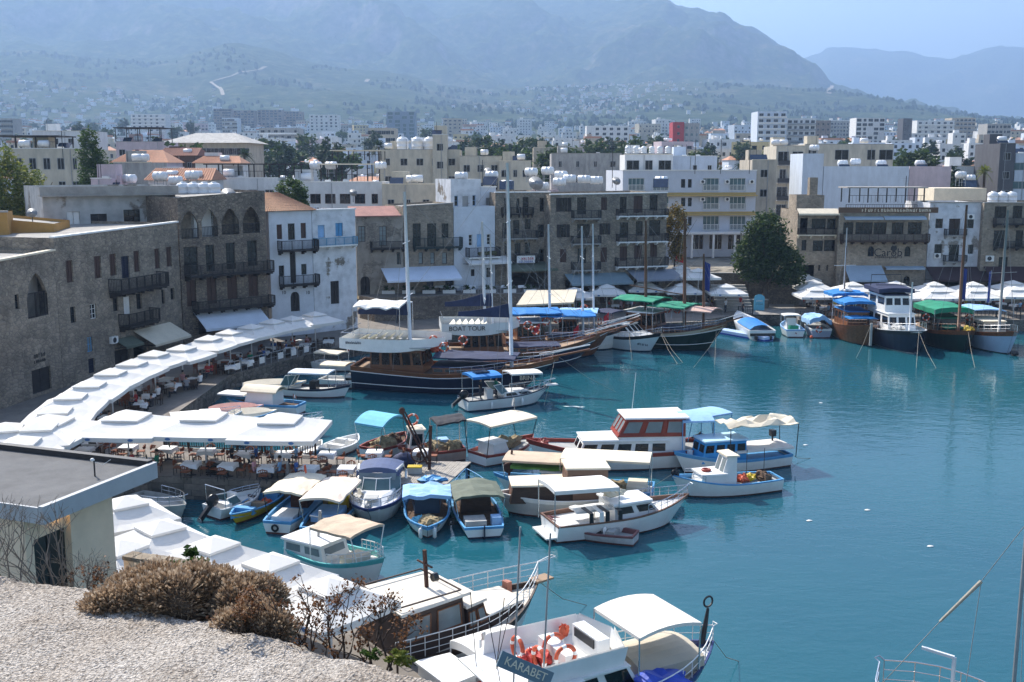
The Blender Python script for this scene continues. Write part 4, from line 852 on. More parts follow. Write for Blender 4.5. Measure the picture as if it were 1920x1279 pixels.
# --- far towers
B_('wavy_tower', 'white tower block with wavy balconies, tallest at right of town', 1421, 1476, 209, 600, C_BL, 8, 4, 16, cat='tower block', bal=1, winw=2.4, winh=1.8); B_('apartment_tower', 'white and grey apartment tower beside the wavy tower', 1476, 1530, 222, 610, C_WH, 7, 5, 16, cat='tower block', bal=3, winw=2.2, winh=1.8); B_('apartment_tower', 'brown topped apartment tower right of the white and grey tower', 1530, 1558, 226, 640, C_BN, 7, 3, 14, cat='tower block')
B_('white_tower', 'white slab tower with regular dark windows at right', 1606, 1660, 221, 720, C_WH, 8, 5, 14, cat='tower block', winw=3, winh=1.9); B_('slim_dark_tower', 'slim dark tower at right of the white slab tower', 1694, 1711, 222, 700, C_DG, 8, 2, 10, cat='tower block'); B_('red_grey_block', 'block with red left face and grey glazed right', 1262, 1283, 229, 520, C_RD, 5, 1, 12, cat='office block'); B_('red_grey_block', 'grey glazed block joined to the red faced block', 1283, 1312, 231, 521, C_GR, 5, 3, 12, cat='office block', gl=GLASSB)
B_('blue_grid_tower', 'blue grey gridded tower on the plain left of centre', 725, 778, 209, 900, mat('blue_grid', (.20, .26, .34), .6), 7, 4, 16, cat='tower block', gl=GLASSB, winw=4.2, winh=2.3); B_('cream_tower', 'cream tower on the plain near the centre', 831, 866, 222, 1000, C_BE, 6, 4, 14, cat='tower block', winw=2.4)
for i, (a, b, v) in enumerate(((400, 432, 204), (438, 476, 207), (482, 528, 206), (530, 566, 209))): B_('unfinished_tower', ORD[i] + ' from the left of four brown unfinished towers below the foothills', a, b, v, 1350 + 20 * i, C_BN, 8, 6, 16, cat='tower block', winw=3.5, winh=2.2, group='unfinished towers')
for i, (a, b, v, Y, c, t) in enumerate(((580, 634, 215, 1100, C_WH, 'long white hotel block left of the blue grey tower'), (1720, 1790, 226, 800, C_WH, 'long white block left of the domed block at right'), (1785, 1830, 221, 860, C_BE, 'stepped cream block in the right of town'), (1852, 1896, 232, 700, C_GR, 'grey glazed block near the right edge'), (245, 310, 214, 1000, C_WH, 'white terraced hotel block at upper left'), (416, 444, 221, 950, C_BL, 'small bright white block under the brown towers'), (1100, 1180, 236, 700, C_WH, 'white low block among trees right of centre'), (486, 560, 240, 600, C_GR, 'concrete frame block in left mid town'), (0, 22, 222, 700, C_GR, 'grey tank house at the left frame edge'), (690, 740, 240, 480, C_BE, 'dark roofed block in front of the blue grey tower'))):
    B_('far_block', t, a, b, v, Y, c, 5, 6, 14, cat='apartment house', bal=(0, 1, 3)[i % 3], winw=2.2, winh=1.7)
# --- crowded houses of the plain
cols = [C_WH, C_WH, C_WH, C_BL, C_CR, C_BE, C_GR, C_PK, C_WH, C_YE]; cn = ['white', 'white', 'white', 'bluish white', 'cream', 'beige', 'grey', 'pale pink', 'white', 'yellow']
rn = random.Random(11); used = {}
def far_house(i):
    t = rn.random(); Y = 225 * (1500 / 225) ** (t ** .95); u = rn.uniform(-60, 1980); k = rn.randrange(10); X = D(u, HOR, Y).x; z0 = ground(X, Y) - .5
    fl = rn.choice((1, 2, 2, 3, 3, 4)); 
    if Y < 420: fl = min(fl, 2)
    if Y > 900 and rn.random() < .2: fl = rn.choice((5, 6))
    W = rn.uniform(8, 17) if fl < 5 else rn.uniform(14, 24); d = rn.uniform(7, 12); H = fl * 3.1 + .5
    zone = 'left' if u < 500 else ('left middle' if u < 860 else ('middle' if u < 1200 else ('right middle' if u < 1550 else 'right'))); dist = 'close in' if Y < 400 else ('half way out' if Y < 850 else 'far out')
    lab = '%s %s house, %s of town, %s' % (cn[k], ('one storey', 'two storey', 'three storey', 'four storey', 'five storey', 'six storey')[fl - 1], zone, dist)
    r = thing('town_house', lab, 'house', (X - W / 2, Y, z0), rn.uniform(-.35, .35), 'crowded houses on the plain: ' + lab)
    mb = MB().box(0, 0, 0, W, d, H); mb.box(.0, .0, H + .001, W, .2, H + .5); mb.box(0, .2, H + .001, .2, d, H + .5); mb.box(W - .2, .2, H + .001, W, d, H + .5)
    if rn.random() < .5: mb.box(W * .2, d * .3, H, W * .2 + 3, d * .3 + 3, H + 2.4)
    mb.build('wall', cols[k], r); wb = MB(); nc = max(2, int(W / 3))
    for f in range(fl):
        for c in range(nc):
            if rn.random() < .15: continue
            x = W * (c + .5) / nc; ww = rn.choice((.5, .6, .6, 1.0)); wb.box(x - ww, -.03, f * 3.1 + 1.0, x + ww, .05, f * 3.1 + rn.choice((2.3, 2.3, 2.6)))
        if rn.random() < .4: wb.box(W * .1, -1.0, f * 3.1 + .2, W * .9, -.031, f * 3.1 + .32, 1)
    wo_ = wb.build('windows', [GLASS, WHITE], r); wo_['kind'] = 'stuff'
    if rn.random() < .22 and fl < 4: gable(r, W, d, H + .5, 1.7, RT if rn.random() < .7 else RTB, .2, .4, False)
    elif Y < 700:
        for q in range(rn.choice((1, 2, 3))): MB().lathe([(.02, -.8), (.5, -.7), (.5, .7), (.02, .8)], 10, 0, (rn.uniform(1.5, W - 1.5), rn.uniform(2, d - 2), H + 1.5), 'x').build('roof_tank', TANKM, r, True)
for i in range(285): far_house(i)
# the houses beyond those 285, joined
eb = MB(); ep = [C_WH, C_BL, C_CR, C_BE, GLASS, RT]
for i in range(620):
    Y = rn.uniform(420, 1600); u = rn.uniform(-60, 1980); X = D(u, HOR, Y).x; z = ground(X, Y) - .4; fl = rn.choice((1, 2, 2, 3, 3, 4)); W, d, H = rn.uniform(7, 15), rn.uniform(6, 10), fl * 3.1 + .4; m_ = rn.choice((0, 0, 0, 1, 1, 2, 3))
    eb.box(X, Y, z, X + W, Y + d, z + H, m_); nc = max(2, int(W / 3))
    if rn.random() < .5: eb.box(X + 1, Y + 2, z + H, X + 3.5, Y + 4.5, z + H + 2.2, m_)
    if rn.random() < .18: eb.box(X - .4, Y - .4, z + H + .01, X + W + .4, Y + d + .4, z + H + 1.0, 5)
    for f in range(fl):
        for c in range(nc):
            if rn.random() < .8: x = X + W * (c + .5) / nc; eb.box(x - .6, Y - .04, z + f * 3.1 + 1.2, x + .6, Y + .02, z + f * 3.1 + 2.6, 4)
tag(eb.build('town_houses', ep), 'mass of small pale houses filling the plain behind the nearer ones', 'houses', None, 'stuff')
# hillside villages beyond: too many and too small to count
vb = MB(); pal = [C_WH, C_CR, RT]
for i in range(800):
    reg = rn.random()
    if reg < .45: u, Y = rn.uniform(-60, 420), rn.uniform(1500, 2700)
    elif reg < .8: u, Y = rn.gauss(1120, 90), rn.uniform(2300, 3300)
    else: u, Y = rn.uniform(300, 1980), rn.uniform(1600, 2300)
    X, z = land(u, Y); w_, d_, h_ = rn.uniform(5, 11), rn.uniform(5, 9), rn.choice((3, 4, 6, 8)); m_ = rn.choice((0, 0, 0, 1)); vb.box(X - w_ / 2, Y, z - 6, X + w_ / 2, Y + d_, z + h_, m_)
    if rn.random() < .4: vb.box(X - w_ / 2 - .3, Y - .3, z + h_ + .01, X + w_ / 2 + .3, Y + d_ + .3, z + h_ + 1.2, 2)
vo = vb.build('hillside_houses', pal); tag(vo, 'far off white houses scattered over the foothills', 'houses', None, 'stuff')
# ---------------------------------------------------------------- trees
def foliage_mat(name, a, b, c):
    m = bpy.data.materials.new(name); m.use_nodes = True; n = m.node_tree.nodes; L = m.node_tree.links; bs = n['Principled BSDF']; bs.inputs['Roughness'].default_value = .6; bs.inputs['Specular IOR Level'].default_value = .25
    oi = n.new('ShaderNodeNewGeometry'); r = n.new('ShaderNodeValToRGB'); e = r.color_ramp.elements; e[0].color = a + (1,); e[1].color = c + (1,); k = e.new(.5); k.color = b + (1,)
    L.new(oi.outputs['Random Per Island'], r.inputs[0]); L.new(r.outputs[0], bs.inputs['Base Color'])
    tr = n.new('ShaderNodeBsdfTranslucent'); L.new(r.outputs[0], tr.inputs[0]); mx = n.new('ShaderNodeMixShader'); mx.inputs[0].default_value = .35; L.new(bs.outputs[0], mx.inputs[1]); L.new(tr.outputs[0], mx.inputs[2]); L.new(mx.outputs[0], n['Material Output'].inputs[0]); return m
LEAF_D = foliage_mat('dark_leaves', (.022, .042, .014), (.045, .078, .022), (.085, .12, .032)); LEAF_Y = foliage_mat('yellow_green_leaves', (.07, .10, .02), (.15, .185, .035), (.25, .25, .055)); LEAF_G = foliage_mat('green_leaves', (.03, .06, .015), (.055, .10, .022), (.09, .14, .03)); LEAF_O = foliage_mat('autumn_leaves', (.10, .08, .02), (.20, .15, .03), (.30, .20, .05)); LEAF_P = foliage_mat('pine_needles', (.016, .035, .016), (.03, .055, .025), (.05, .075, .03))
BARK = mat('bark', (.10, .075, .055), .9, .4, 5, bump=.5)
def crown(lobes, n, size, seed, m):
    q = random.Random(seed); mb = MB(); tot = sum(a[3] * a[4] * a[5] for a in lobes)
    for (cx, cy, cz, rx, ry, rz_) in lobes:
        clus = [(q.gauss(0, 1), q.gauss(0, 1), q.gauss(0, 1)) for _ in range(max(8, int(n / 90)))]
        for _ in range(int(n * rx * ry * rz_ / tot)):
            c = Vector(q.choice(clus)); c = c.normalized() * (q.random() ** .25 * .9 + .05) if q.random() < .12 else c.normalized() * q.uniform(.62, .98)
            c += Vector((q.gauss(0, .13), q.gauss(0, .13), q.gauss(0, .13))); p = Vector((cx + c.x * rx, cy + c.y * ry, cz + c.z * rz_)); a = Vector((q.gauss(0, 1), q.gauss(0, 1), q.gauss(0, .6))).normalized(); b = a.cross(Vector((q.gauss(0, 1), q.gauss(0, 1), q.gauss(0, 1)))).normalized(); s = size * q.uniform(.6, 1.3)
            mb.poly([p - a * s, p + b * s * .45, p + a * s, p - b * s * .45])
    return mb.mesh('crown', m)
def trunk(h, r, limbs, seed):
    q = random.Random(seed); mb = MB(); mb.tube([(0, 0, -.3), (.08 * h * q.uniform(-1, 1) * .3, 0, h * .4), (0, .03 * h, h)], [r, r * .8, r * .5], 8)
    for i in range(limbs):
        a = 6.28 * i / limbs + q.uniform(-.4, .4); z = h * q.uniform(.55, .98); l = h * q.uniform(.4, .8)
        mb.tube([(0, 0, z), (math.cos(a) * l * .4, math.sin(a) * l * .4, z + l * .35), (math.cos(a) * l * .75, math.sin(a) * l * .75, z + l * .9)], [r * .45, r * .3, r * .08], 6)
    return mb.mesh('trunk', BARK, True)
def tree(name, label, P, h, cm, tm, group=None, s=1.0, rz=0):
    r = thing(name, label, 'tree', P, rz, group); ob('trunk', tm, r, None, 0, s); ob('crown', cm, r, None, 0, s); return r
# big dark tree on the quay
p = G(1448, 585, QZ); p = Vector((D(1438, 500, 134).x, 134, QZ)); HB = 12.5
tree('big_tree', 'big dark leafy tree between the hotel and the terrace restaurant', p, 12, crown([(-.3, 0, 9.2, 2.6, 2.4, 2.7), (-1.6, 0, 5.8, 2.6, 2.4, 2.4), (1.6, -.2, 5.4, 2.9, 2.6, 2.3), (-.2, .2, 7.2, 3.2, 2.8, 2.4), (3.2, 0, 4.0, 1.8, 1.7, 1.4), (-2.9, 0, 7.5, 1.3, 1.2, 1.0)], 15000, .24, 1, LEAF_D), trunk(5, .45, 7, 1))
# trees at the left edge
tree('yellow_green_tree', 'sunlit yellow green tree at the left frame edge', Vector((D(30, 430, 112).x, 112, 4)), 14, crown([(-.8, 0, 12.4, 3.4, 3, 3.2), (1.6, 0, 10.4, 2.6, 2.5, 2.4), (-3.0, 0, 10.2, 2.8, 2.5, 3), (-1.6, 0, 15.6, 2.0, 1.8, 1.9), (-3.6, 0, 14.2, 1.8, 1.7, 1.8), (1.6, 0, 13.6, 1.6, 1.5, 1.3), (0, 0, 8.2, 3.0, 2.5, 2)], 16000, .2, 2, LEAF_Y), trunk(9, .35, 9, 2))
tree('leafy_tree', 'green tree between the cream apartment house and the grey wall', Vector((D(186, 340, 137).x, 137, 4)), 14, crown([(-.2, 0, 13.6, 2.4, 2, 2.4), (.8, 0, 11.4, 2.8, 2.2, 2.3), (-.9, 0, 16.2, 1.7, 1.5, 1.7), (-1.0, 0, 18.3, 1.3, 1.2, 1.3), (.4, 0, 9.5, 2.6, 2.0, 2.0)], 11000, .22, 3, LEAF_G), trunk(7, .3, 6, 3))
tree('round_tree', 'small bright round tree behind the clay tile roof', Vector((D(547, 375, 123).x, 123, 12.0)), 5, crown([(0, 0, 3.9, 1.65, 1.5, 1.5), (.7, 0, 3.0, 1.3, 1.2, 1.0)], 4500, .17, 4, LEAF_G), trunk(2.6, .15, 5, 4))
tree('yellowing_tree', 'yellowing climber tree against the end of the stone block', Vector((D(1266, 430, 140).x, 140, 4)), 10, crown([(0, 0, 7.6, 1.6, 1.3, 2.4), (.2, 0, 4.2, 1.2, 1.1, 1.8)], 4500, .17, 5, LEAF_O), trunk(5, .15, 5, 5))
# town trees
tc1, tc2, tc3 = crown([(0, 0, 5.2, 2.6, 2.6, 2.2), (1.2, .5, 4.2, 1.9, 1.9, 1.4), (-1.3, 0, 4.4, 1.8, 1.8, 1.5)], 1700, .36, 6, LEAF_D), crown([(0, 0, 6, 2.4, 2.4, 3.0), (.7, 0, 8, 1.5, 1.5, 1.6)], 1500, .36, 7, LEAF_P), crown([(0, 0, 4.4, 2.3, 2.3, 1.8), (1.2, 0, 3.6, 1.6, 1.6, 1.2)], 1400, .34, 8, LEAF_G)
tt = trunk(4, .22, 5, 6)
tspots = [(925, 285, 300), (945, 272, 340), (968, 270, 345), (992, 262, 360), (1012, 268, 350), (1035, 275, 330), (905, 262, 380), (880, 268, 360), (858, 270, 330), (1118, 275, 320), (1138, 266, 350), (1160, 262, 370), (1182, 270, 330), (1060, 282, 270), (1085, 288, 262), (1050, 290, 255), (620, 268, 300), (640, 272, 300), (500, 270, 320), (525, 276, 300), (545, 272, 310), (345, 292, 200), (300, 270, 250), (740, 260, 380), (575, 262, 420), (1330, 275, 400), (1210, 300, 240), (1300, 300, 230), (1740, 270, 420), (1690, 290, 260), (1715, 298, 240), (1800, 285, 300), (1590, 268, 500), (1395, 276, 420), (1785, 330, 190), (60, 236, 500), (110, 232, 560), (150, 228, 600), (30, 232, 620), (200, 225, 700), (90, 205, 1200), (130, 208, 1150), (170, 212, 1000), (230, 215, 1000), (60, 200, 1300), (330, 225, 800), (360, 222, 850), (640, 236, 800), (800, 240, 700), (700, 252, 450), (890, 240, 700), (1230, 262, 500), (1360, 262, 600), (1460, 285, 320), (1560, 262, 620), (1680, 262, 560), (1900, 262, 500)]
for i, (u, v, Y) in enumerate(tspots):
    p = D(u, v, Y); z0 = ground(p.x, Y); k = i % 3; hh = (7.6, 9.8, 6.3)[k]; s = max(.9, min(2.2, (p.z - z0 + 2.2) / hh)); zone = 'left' if u < 500 else ('left middle' if u < 860 else ('middle' if u < 1200 else ('right middle' if u < 1550 else 'right')))
    lab = '%s among town houses, %s, %s' % (('broad dark tree', 'slender pine', 'low round green tree')[k], zone, 'close in' if Y < 300 else ('mid way' if Y < 600 else 'far out'))
    tree(('town_tree', 'pine_tree', 'town_tree')[k], lab, (p.x, Y, z0 - .2), hh, (tc1, tc2, tc3)[k], tt, 'town trees: ' + lab, s, i * 1.3)
# far woods on the plain and foothills, one mass
wb = MB(); q = random.Random(5)
for i in range(9000):
    Y = q.uniform(500, 3250); u = q.uniform(-200, 2050); X, z = land(u, Y)
    if noise.noise(Vector((X / 260, Y / 260, 3))) < .02: continue
    s = q.uniform(2.2, 5.0) * (.7 + Y / 3500)
    for j in range(3):
        a = q.uniform(0, 6.28); c, d = math.cos(a) * s, math.sin(a) * s; o_ = q.uniform(-.3, .3) * s
        wb.poly([(X - c * .8, Y - d * .8, z - 1), (X + c * .8, Y + d * .8, z - 1), (X + c * .6 + o_, Y + d * .6, z + s * .9), (X + o_, Y, z + s * 1.5), (X - c * .7 + o_, Y - d * .7, z + s * .8)])
wd = wb.build('scrub_woodland', LEAF_P); tag(wd, 'scattered dark scrub and trees over plain and foothills', 'woodland', None, 'stuff')
# norfolk pine and palms
def norfolk():
    mb = MB(); q = random.Random(3)
    for k in range(13):
        z = 2.2 + k * .95; r = 3.3 * (1 - k / 14.5)
        for j in range(9):
            a = 6.28 * j / 9 + k * .5; dx, dy = math.cos(a), math.sin(a)
            for t in range(7):
                f = (t + 1) / 7; p = Vector((dx * r * f, dy * r * f, z + .55 * f * f - .1)); w_ = .38 * (1.1 - f * .5)
                for sgn in (-1, 1): e = Vector((-dy, dx, .15)) * sgn * w_ * 1.5; mb.poly([p, p + e + Vector((dx, dy, 0)) * .25, p + e * .9 + Vector((dx * .3, dy * .3, .25)), p + Vector((dx, dy, .2)) * .3])
    return mb.mesh('crown', LEAF_P)
tree('norfolk_pine', 'tall tiered pine standing above the houses at right', (D(1754, 300, 300).x, 300, ground(95, 300)), 14, norfolk(), MB().tube([(0, 0, 0), (0, 0, 15)], [.3, .04], 8).mesh('trunk', BARK, True), s=D(1754, 252, 300).z / 17.6 * .62)
def palm(seed, dead=True):
    mb = MB(); q = random.Random(seed)
    for j in range(46):
        a = q.uniform(0, 6.28); el = q.uniform(-.5, 1.3); l = q.uniform(1.5, 2.0); d = Vector((math.cos(a) * math.cos(el), math.sin(a) * math.cos(el), math.sin(el))); sd_ = d.cross(Vector((0, 0, 1)));  sd_ = sd_.normalized() if sd_.length > .01 else Vector((1, 0, 0)); pts = [d * l * f + Vector((0, 0, -.55 * l * f * f * (1.2 - el * .5))) for f in (.15, .4, .7, 1.0)]
        for k in range(3):
            for g in range(3):
                p = pts[k].lerp(pts[k + 1], g / 3)
                for sg in (-1, 1): mb.poly([p, p + sd_ * sg * .38 * (1.1 - k * .25) + Vector((0, 0, -.2)) + d * .28, p + d * .1])
    return mb.mesh('crown', LEAF_Y if seed == 1 else LEAF_P)
for (u, v, Y, t, sd_) in ((1846, 322, 172, 'fan palm with yellow skirt above the roofs at right', 1), (1788, 296, 260, 'palm beside the tiered pine', 2), (1392, 312, 210, 'small palm behind the hotel roof', 3), (458, 290, 210, 'palm in front of the grey hall', 4), (710, 275, 230, 'palm left of the big white tanks', 5)):
    p = D(u, v, Y); z0 = ground(p.x, Y); r = thing('palm_tree', t, 'palm', (p.x, Y, z0)); hh = p.z - z0; MB().tube([(0, 0, -.2), (.1, 0, hh * .5), (0, 0, hh)], [.28, .2, .22], 8).build('trunk', BARK, r, True); ob('crown', palm(sd_), r, (0, 0, hh), 0, Y / 190)
# ---------------------------------------------------------------- tanks and dishes on roofs
tk = [(243, 335, 132, .9, 'h', 'silver tank on stand above the derelict plaster storey'), (329, 338, 132, .5, 'h', 'silver tank behind the tank row on the loggia house'), (360, 328, 134, 1.6, 'h', 'tank on tall stand behind the loggia house'), (592, 310, 152, 1.1, 'h', 'left tank of the pair above the white long house'), (621, 310, 152, 1.1, 'h', 'right tank of the pair above the white long house'), (714, 310, 160, 1.4, 'h', 'tank on dark stand left of the cream terrace house'), (773, 336, 146, .3, 'h', 'tank low on the cream low house roof'), (865, 330, 140, 1.3, 'h', 'tank on pale post behind the white roof storey'), (922, 328, 142, .9, 'p', 'tank with solar panel behind the tall mast'), (996, 322, 143, .9, 'h', 'fat tank on the stone apartment wing'), (1027, 320, 144, 1.1, 'h', 'round ended tank right of the fat tank'), (1017, 349, 140, .2, 'h', 'tank lying low at the dish'), (1052, 328, 141, .8, 'h', 'first tank of the cluster on the stone block'), (1068, 335, 140, .5, 'h', 'second tank of the cluster on the stone block'), (1095, 336, 140, .5, 'h', 'third tank of the cluster on the stone block'), (1118, 338, 140, .4, 'h', 'tank beside the grey chimney on the stone block'), (1049, 341, 139, .3, 'h', 'lowest tank of the cluster on the stone block'), (1527, 277, 195, .9, 'h', 'tank above the blank white wall corner'), (1580, 306, 185, .9, 'p', 'left solar tank above the long white wall'), (1604, 303, 185, .5, 'h', 'middle tank above the long white wall'), (1652, 306, 185, .9, 'p', 'right solar tank above the long white wall'), (1725, 306, 188, .9, 'p', 'solar tank above the pink wall'), (1802, 328, 165, 1.2, 'h', 'round tank on frame beside the palm'), (1818, 334, 166, 1.0, 'p', 'solar tank next to the fan palm'), (300, 330, 128, .8, 'h', 'tank above the white gable'), (1240, 338, 141, .5, 'p', 'solar tank at right end of the stone block roof'), (950, 345, 141, .3, 'p', 'solar tank behind the stone apartment wing')]
for u, v, Y, h_, k, t in tk: p = D(u, v, Y); tank((p.x, p.y, p.z - h_ - .5), 'white water ' + t, h_, 'h', None, k == 'p', s=1.0)
for i, u in enumerate((344, 364, 384, 402)): p = D(u, 372, 112); tank((p.x, p.y, 16.3 - .6), ORD[i] + ' from the left of four white upright tanks on the loggia house roof', .02, 'v', 0, s=.95)
for i, u in enumerate((755, 783, 806, 838)): p = D(u, 281, 202); tank((p.x, p.y, p.z - .2), ORD[i] + ' from the left of four big white domed tanks in mid town', .02, 'v', 0, s=1.55)
for i in range(6): p = D(1177 + 15 * i, 289, 188); tank((p.x, p.y, p.z - .1), ORD[i] + ' from the left in the row of six white tanks', .3, 'v', 0, s=.7)
for i, u in enumerate((1862, 1880, 1897)): p = D(u, 366, 142); tank((p.x, p.y, 14.0), ORD[i] + ' from the left of three white tanks on the brown stone house', .02, 'v', 0, s=.95)
def dish(u, v, Y, label, r=.7):
    p = D(u, v, Y); o = thing('satellite_dish', label, 'dish', (p.x, p.y, p.z - 1.2)); mb = MB(); n = 14
    prof = [(r * k / 4, .22 * r * (k / 4) ** 2) for k in range(5)]; mb.lathe([(max(.01, a), b) for a, b in prof], n); d = mb.build('reflector', GREYM, o, True, (0, 0, 1.2)); d.rotation_euler = (R(62), 0, R(20)); MB().tube([(0, 0, 0), (0, 0, 1.2)], .04).tube([(0, 0, 1.2), (0, -.5, 1.5)], .02).build('pole', METALD, o)
for a in ((1004, 345, 139, 'large satellite dish on the stone apartment wing', 1.0), (428, 367, 110, 'satellite dish by the white tanks on the loggia house', .8), (60, 400, 96, 'small dish on the ochre house', .45), (1155, 340, 142, 'dish on the stone block roof', .6), (662, 362, 141, 'dish on the white long house', .5), (915, 322, 150, 'dish behind the white roof storey', .6)): dish(*a)
for i, (u, vt, vb_, Y) in enumerate(((1303, 262, 320, 160), (1351, 262, 320, 160), (1405, 262, 320, 160), (1148, 262, 345, 145), (905, 300, 345, 140), (118, 245, 290, 150), (1697, 330, 375, 145))):
    p = D(u, vb_, Y); o = thing('antenna_mast', ('left aerial mast of three on the hotel roof', 'middle aerial mast of three on the hotel roof', 'right aerial mast of three on the hotel roof', 'aerial mast on the stone block roof', 'aerial mast behind the white roof storey', 'aerial mast on the cream apartment house', 'aerial mast on the stone restaurant roof')[i], 'aerial', (p.x, p.y, p.z - .5)); hh = D(u, vt, Y).z - p.z + .5
    MB().tube([(0, 0, 0), (0, 0, hh)], .05).build('pole', METALD, o); a = MB()
    for k in range(4): a.bar((-.6 + .1 * k, 0, hh - .3 - .25 * k), (.6 - .1 * k, 0, hh - .3 - .25 * k), .03)
    a.build('aerial', GREYM, o)
# ================================================================ parasols, furniture, people
def umb_meshes(w):
    def f():
        top = MB(); h0, h1, vl = 2.4, 2.98, .26; a = w / 2; c = w * .18; N = 4
        # four sagging panels up to the vent ring
        cs = [(-a, -a), (a, -a), (a, a), (-a, a)]
        for i in range(4):
            p, q = Vector(cs[i] + (h0,)), Vector(cs[(i + 1) % 4] + (h0,)); k = c / a
            P = lambda s, t: (p.lerp(q, s)).lerp(Vector((p.lerp(q, s).x * k, p.lerp(q, s).y * k, h1)), t) + Vector((0, 0, -.10 * math.sin(math.pi * t) * math.sin(math.pi * s) - .03 * math.sin(math.pi * s) * (1 - t)))
            for s in range(5):
                for t in range(3): top.poly([P(s / 5, t / 3), P((s + 1) / 5, t / 3), P((s + 1) / 5, (t + 1) / 3), P(s / 5, (t + 1) / 3)])
        cv = top.mesh('canopy', UMB, True)
        v = MB()
        for i in range(4):
            p, q = Vector(cs[i] + (0,)), Vector(cs[(i + 1) % 4] + (0,))
            for s in range(5):
                e0, e1 = p.lerp(q, s / 5), p.lerp(q, (s + 1) / 5); z0, z1 = h0 - .03 * math.sin(math.pi * s / 5), h0 - .03 * math.sin(math.pi * (s + 1) / 5)
                v.poly([(e0.x, e0.y, z0 - vl), (e1.x, e1.y, z1 - vl), (e1.x, e1.y, z1), (e0.x, e0.y, z0)])
        va = v.mesh('valance', UMB)
        u = MB(); b = c * 1.2; zc = h1 + .06
        for i in range(4):
            p, q = Vector((cs[i][0] / a * b, cs[i][1] / a * b, zc)), Vector((cs[(i + 1) % 4][0] / a * b, cs[(i + 1) % 4][1] / a * b, zc)); u.poly([p, q, (0, 0, zc + w * .085)]); u.poly([p - Vector((0, 0, .10)), q - Vector((0, 0, .10)), q, p])
        cap = u.mesh('vent_cap', UMB)
        pl = MB().tube([(0, 0, 0), (0, 0, h1 + .1)], .055, 8)
        pl.box(-.28, -.28, 0, .28, .28, .08, 1)
        for x, y in cs: pl.bar((0, 0, h1 - .5), (x * .97, y * .97, h0 - .02), .035); pl.bar((0, 0, h1 - 1.0), (x * .45, y * .45, h1 - .42), .03)
        return cv, va, cap, pl.mesh('pole', [ALU, CONC])
    return cached(('umb', w), f)
LOGO = MB().lathe([(.2, -.006), (.2, .006)], 14, 0, (0, 0, 0), 'y').mesh('logo', mat('logo_blue', (.06, .16, .36), .6))
def umbrella(P, w, rz, label, group, logo=False):
    w = round(w * 2) / 2; r = thing('parasol', label, 'parasol', P, rz + random.uniform(-.04, .04), group)
    for nm, me in zip(('canopy', 'valance', 'vent_cap', 'pole'), umb_meshes(w)):
        o = ob(nm, me, r)
    if logo:
        for x in (-w * .25, w * .25): ob('logo', LOGO, r, (x, -w / 2 - .012, 2.26), 0, (.8, 1, .4))
    return r
def umb_row(pts, w, zcap, grp, fmt, rz=None, logo=False, n=None):
    P = [G(u, v, zcap) for u, v in pts]; k = len(P)
    for i, p in enumerate(P):
        a, b = P[max(0, i - 1)], P[min(k - 1, i + 1)]; d = b - a; r = math.atan2(d.y, d.x) if rz is None else rz
        z = zcap - 3.3 + random.uniform(-.06, .06)
        umbrella((p.x, p.y, z), w, r, fmt % ORD[i], grp, logo)
    return P
ZC = QZ + 3.4
left_pts = [(18, 843), (38, 817), (73, 793), (103, 761), (132, 734), (168, 713), (207, 692), (247, 674), (288, 659), (340, 646), (390, 629), (430, 618), (470, 608), (510, 599), (547, 592), (590, 586)]
LR = umb_row(left_pts, 4.0, ZC, 'white parasols of the left quay row', 'white square parasol on the left quay, %s in the row counted from the near end')
PR = umb_row([(90, 780), (237, 772), (382, 772), (525, 778)], 5.0, ZC, 'white parasols on the stone pier', 'large white parasol on the stone pier, %s from the left', rz=R(-3), logo=True)
umb_row([(-25, 860), (-30, 830), (10, 795)], 4.0, ZC, 'parasols at the left frame edge', 'white parasol cut by the left frame edge, %s counted upwards from the flat roof', rz=.3)
NR = umb_row([(235, 932), (300, 977), (398, 1007), (507, 1043), (617, 1086)], 3.5, ZC + .1, 'white parasols below the castle wall', 'white parasol below the castle wall, %s in the row from the flat roof', logo=True)
umb_row([(225, 1015), (330, 1052), (450, 1095)], 3.5, ZC, 'inner parasols below the castle wall', 'inner white parasol behind the dry shrub, %s from the left', rz=R(-32))
CR = umb_row([(1077, 540), (1138, 534), (1209, 528), (1282, 531), (1362, 533)], 4.5, ZC, 'white parasols behind the gulets', 'white parasol behind the moored gulets, %s from the left', rz=0, logo=True)
umb_row([(1278, 498), (1310, 505)], 4.5, ZC + 1.6, 'high parasols by the slate awning', 'white parasol standing higher beside the slate awning, %s from the left', rz=0.1)
RF = umb_row([(1530, 539), (1602, 541), (1679, 541), (1755, 541), (1828, 541), (1904, 538)], 4.5, ZC, 'front parasols of the right quay', 'white parasol in the front row of the right quay, %s from the left', rz=0, logo=True)
RB = umb_row([(1526, 526), (1600, 529), (1680, 529), (1752, 530), (1825, 530), (1900, 527)], 4.5, ZC, 'rear parasols of the right quay', 'white parasol in the rear row of the right quay, %s from the left', rz=0)
umb_row([(1502, 510)], 4.0, ZC + .4, 'parasol by the tree', 'single white parasol under the big dark tree, %s and only one there', rz=.2)
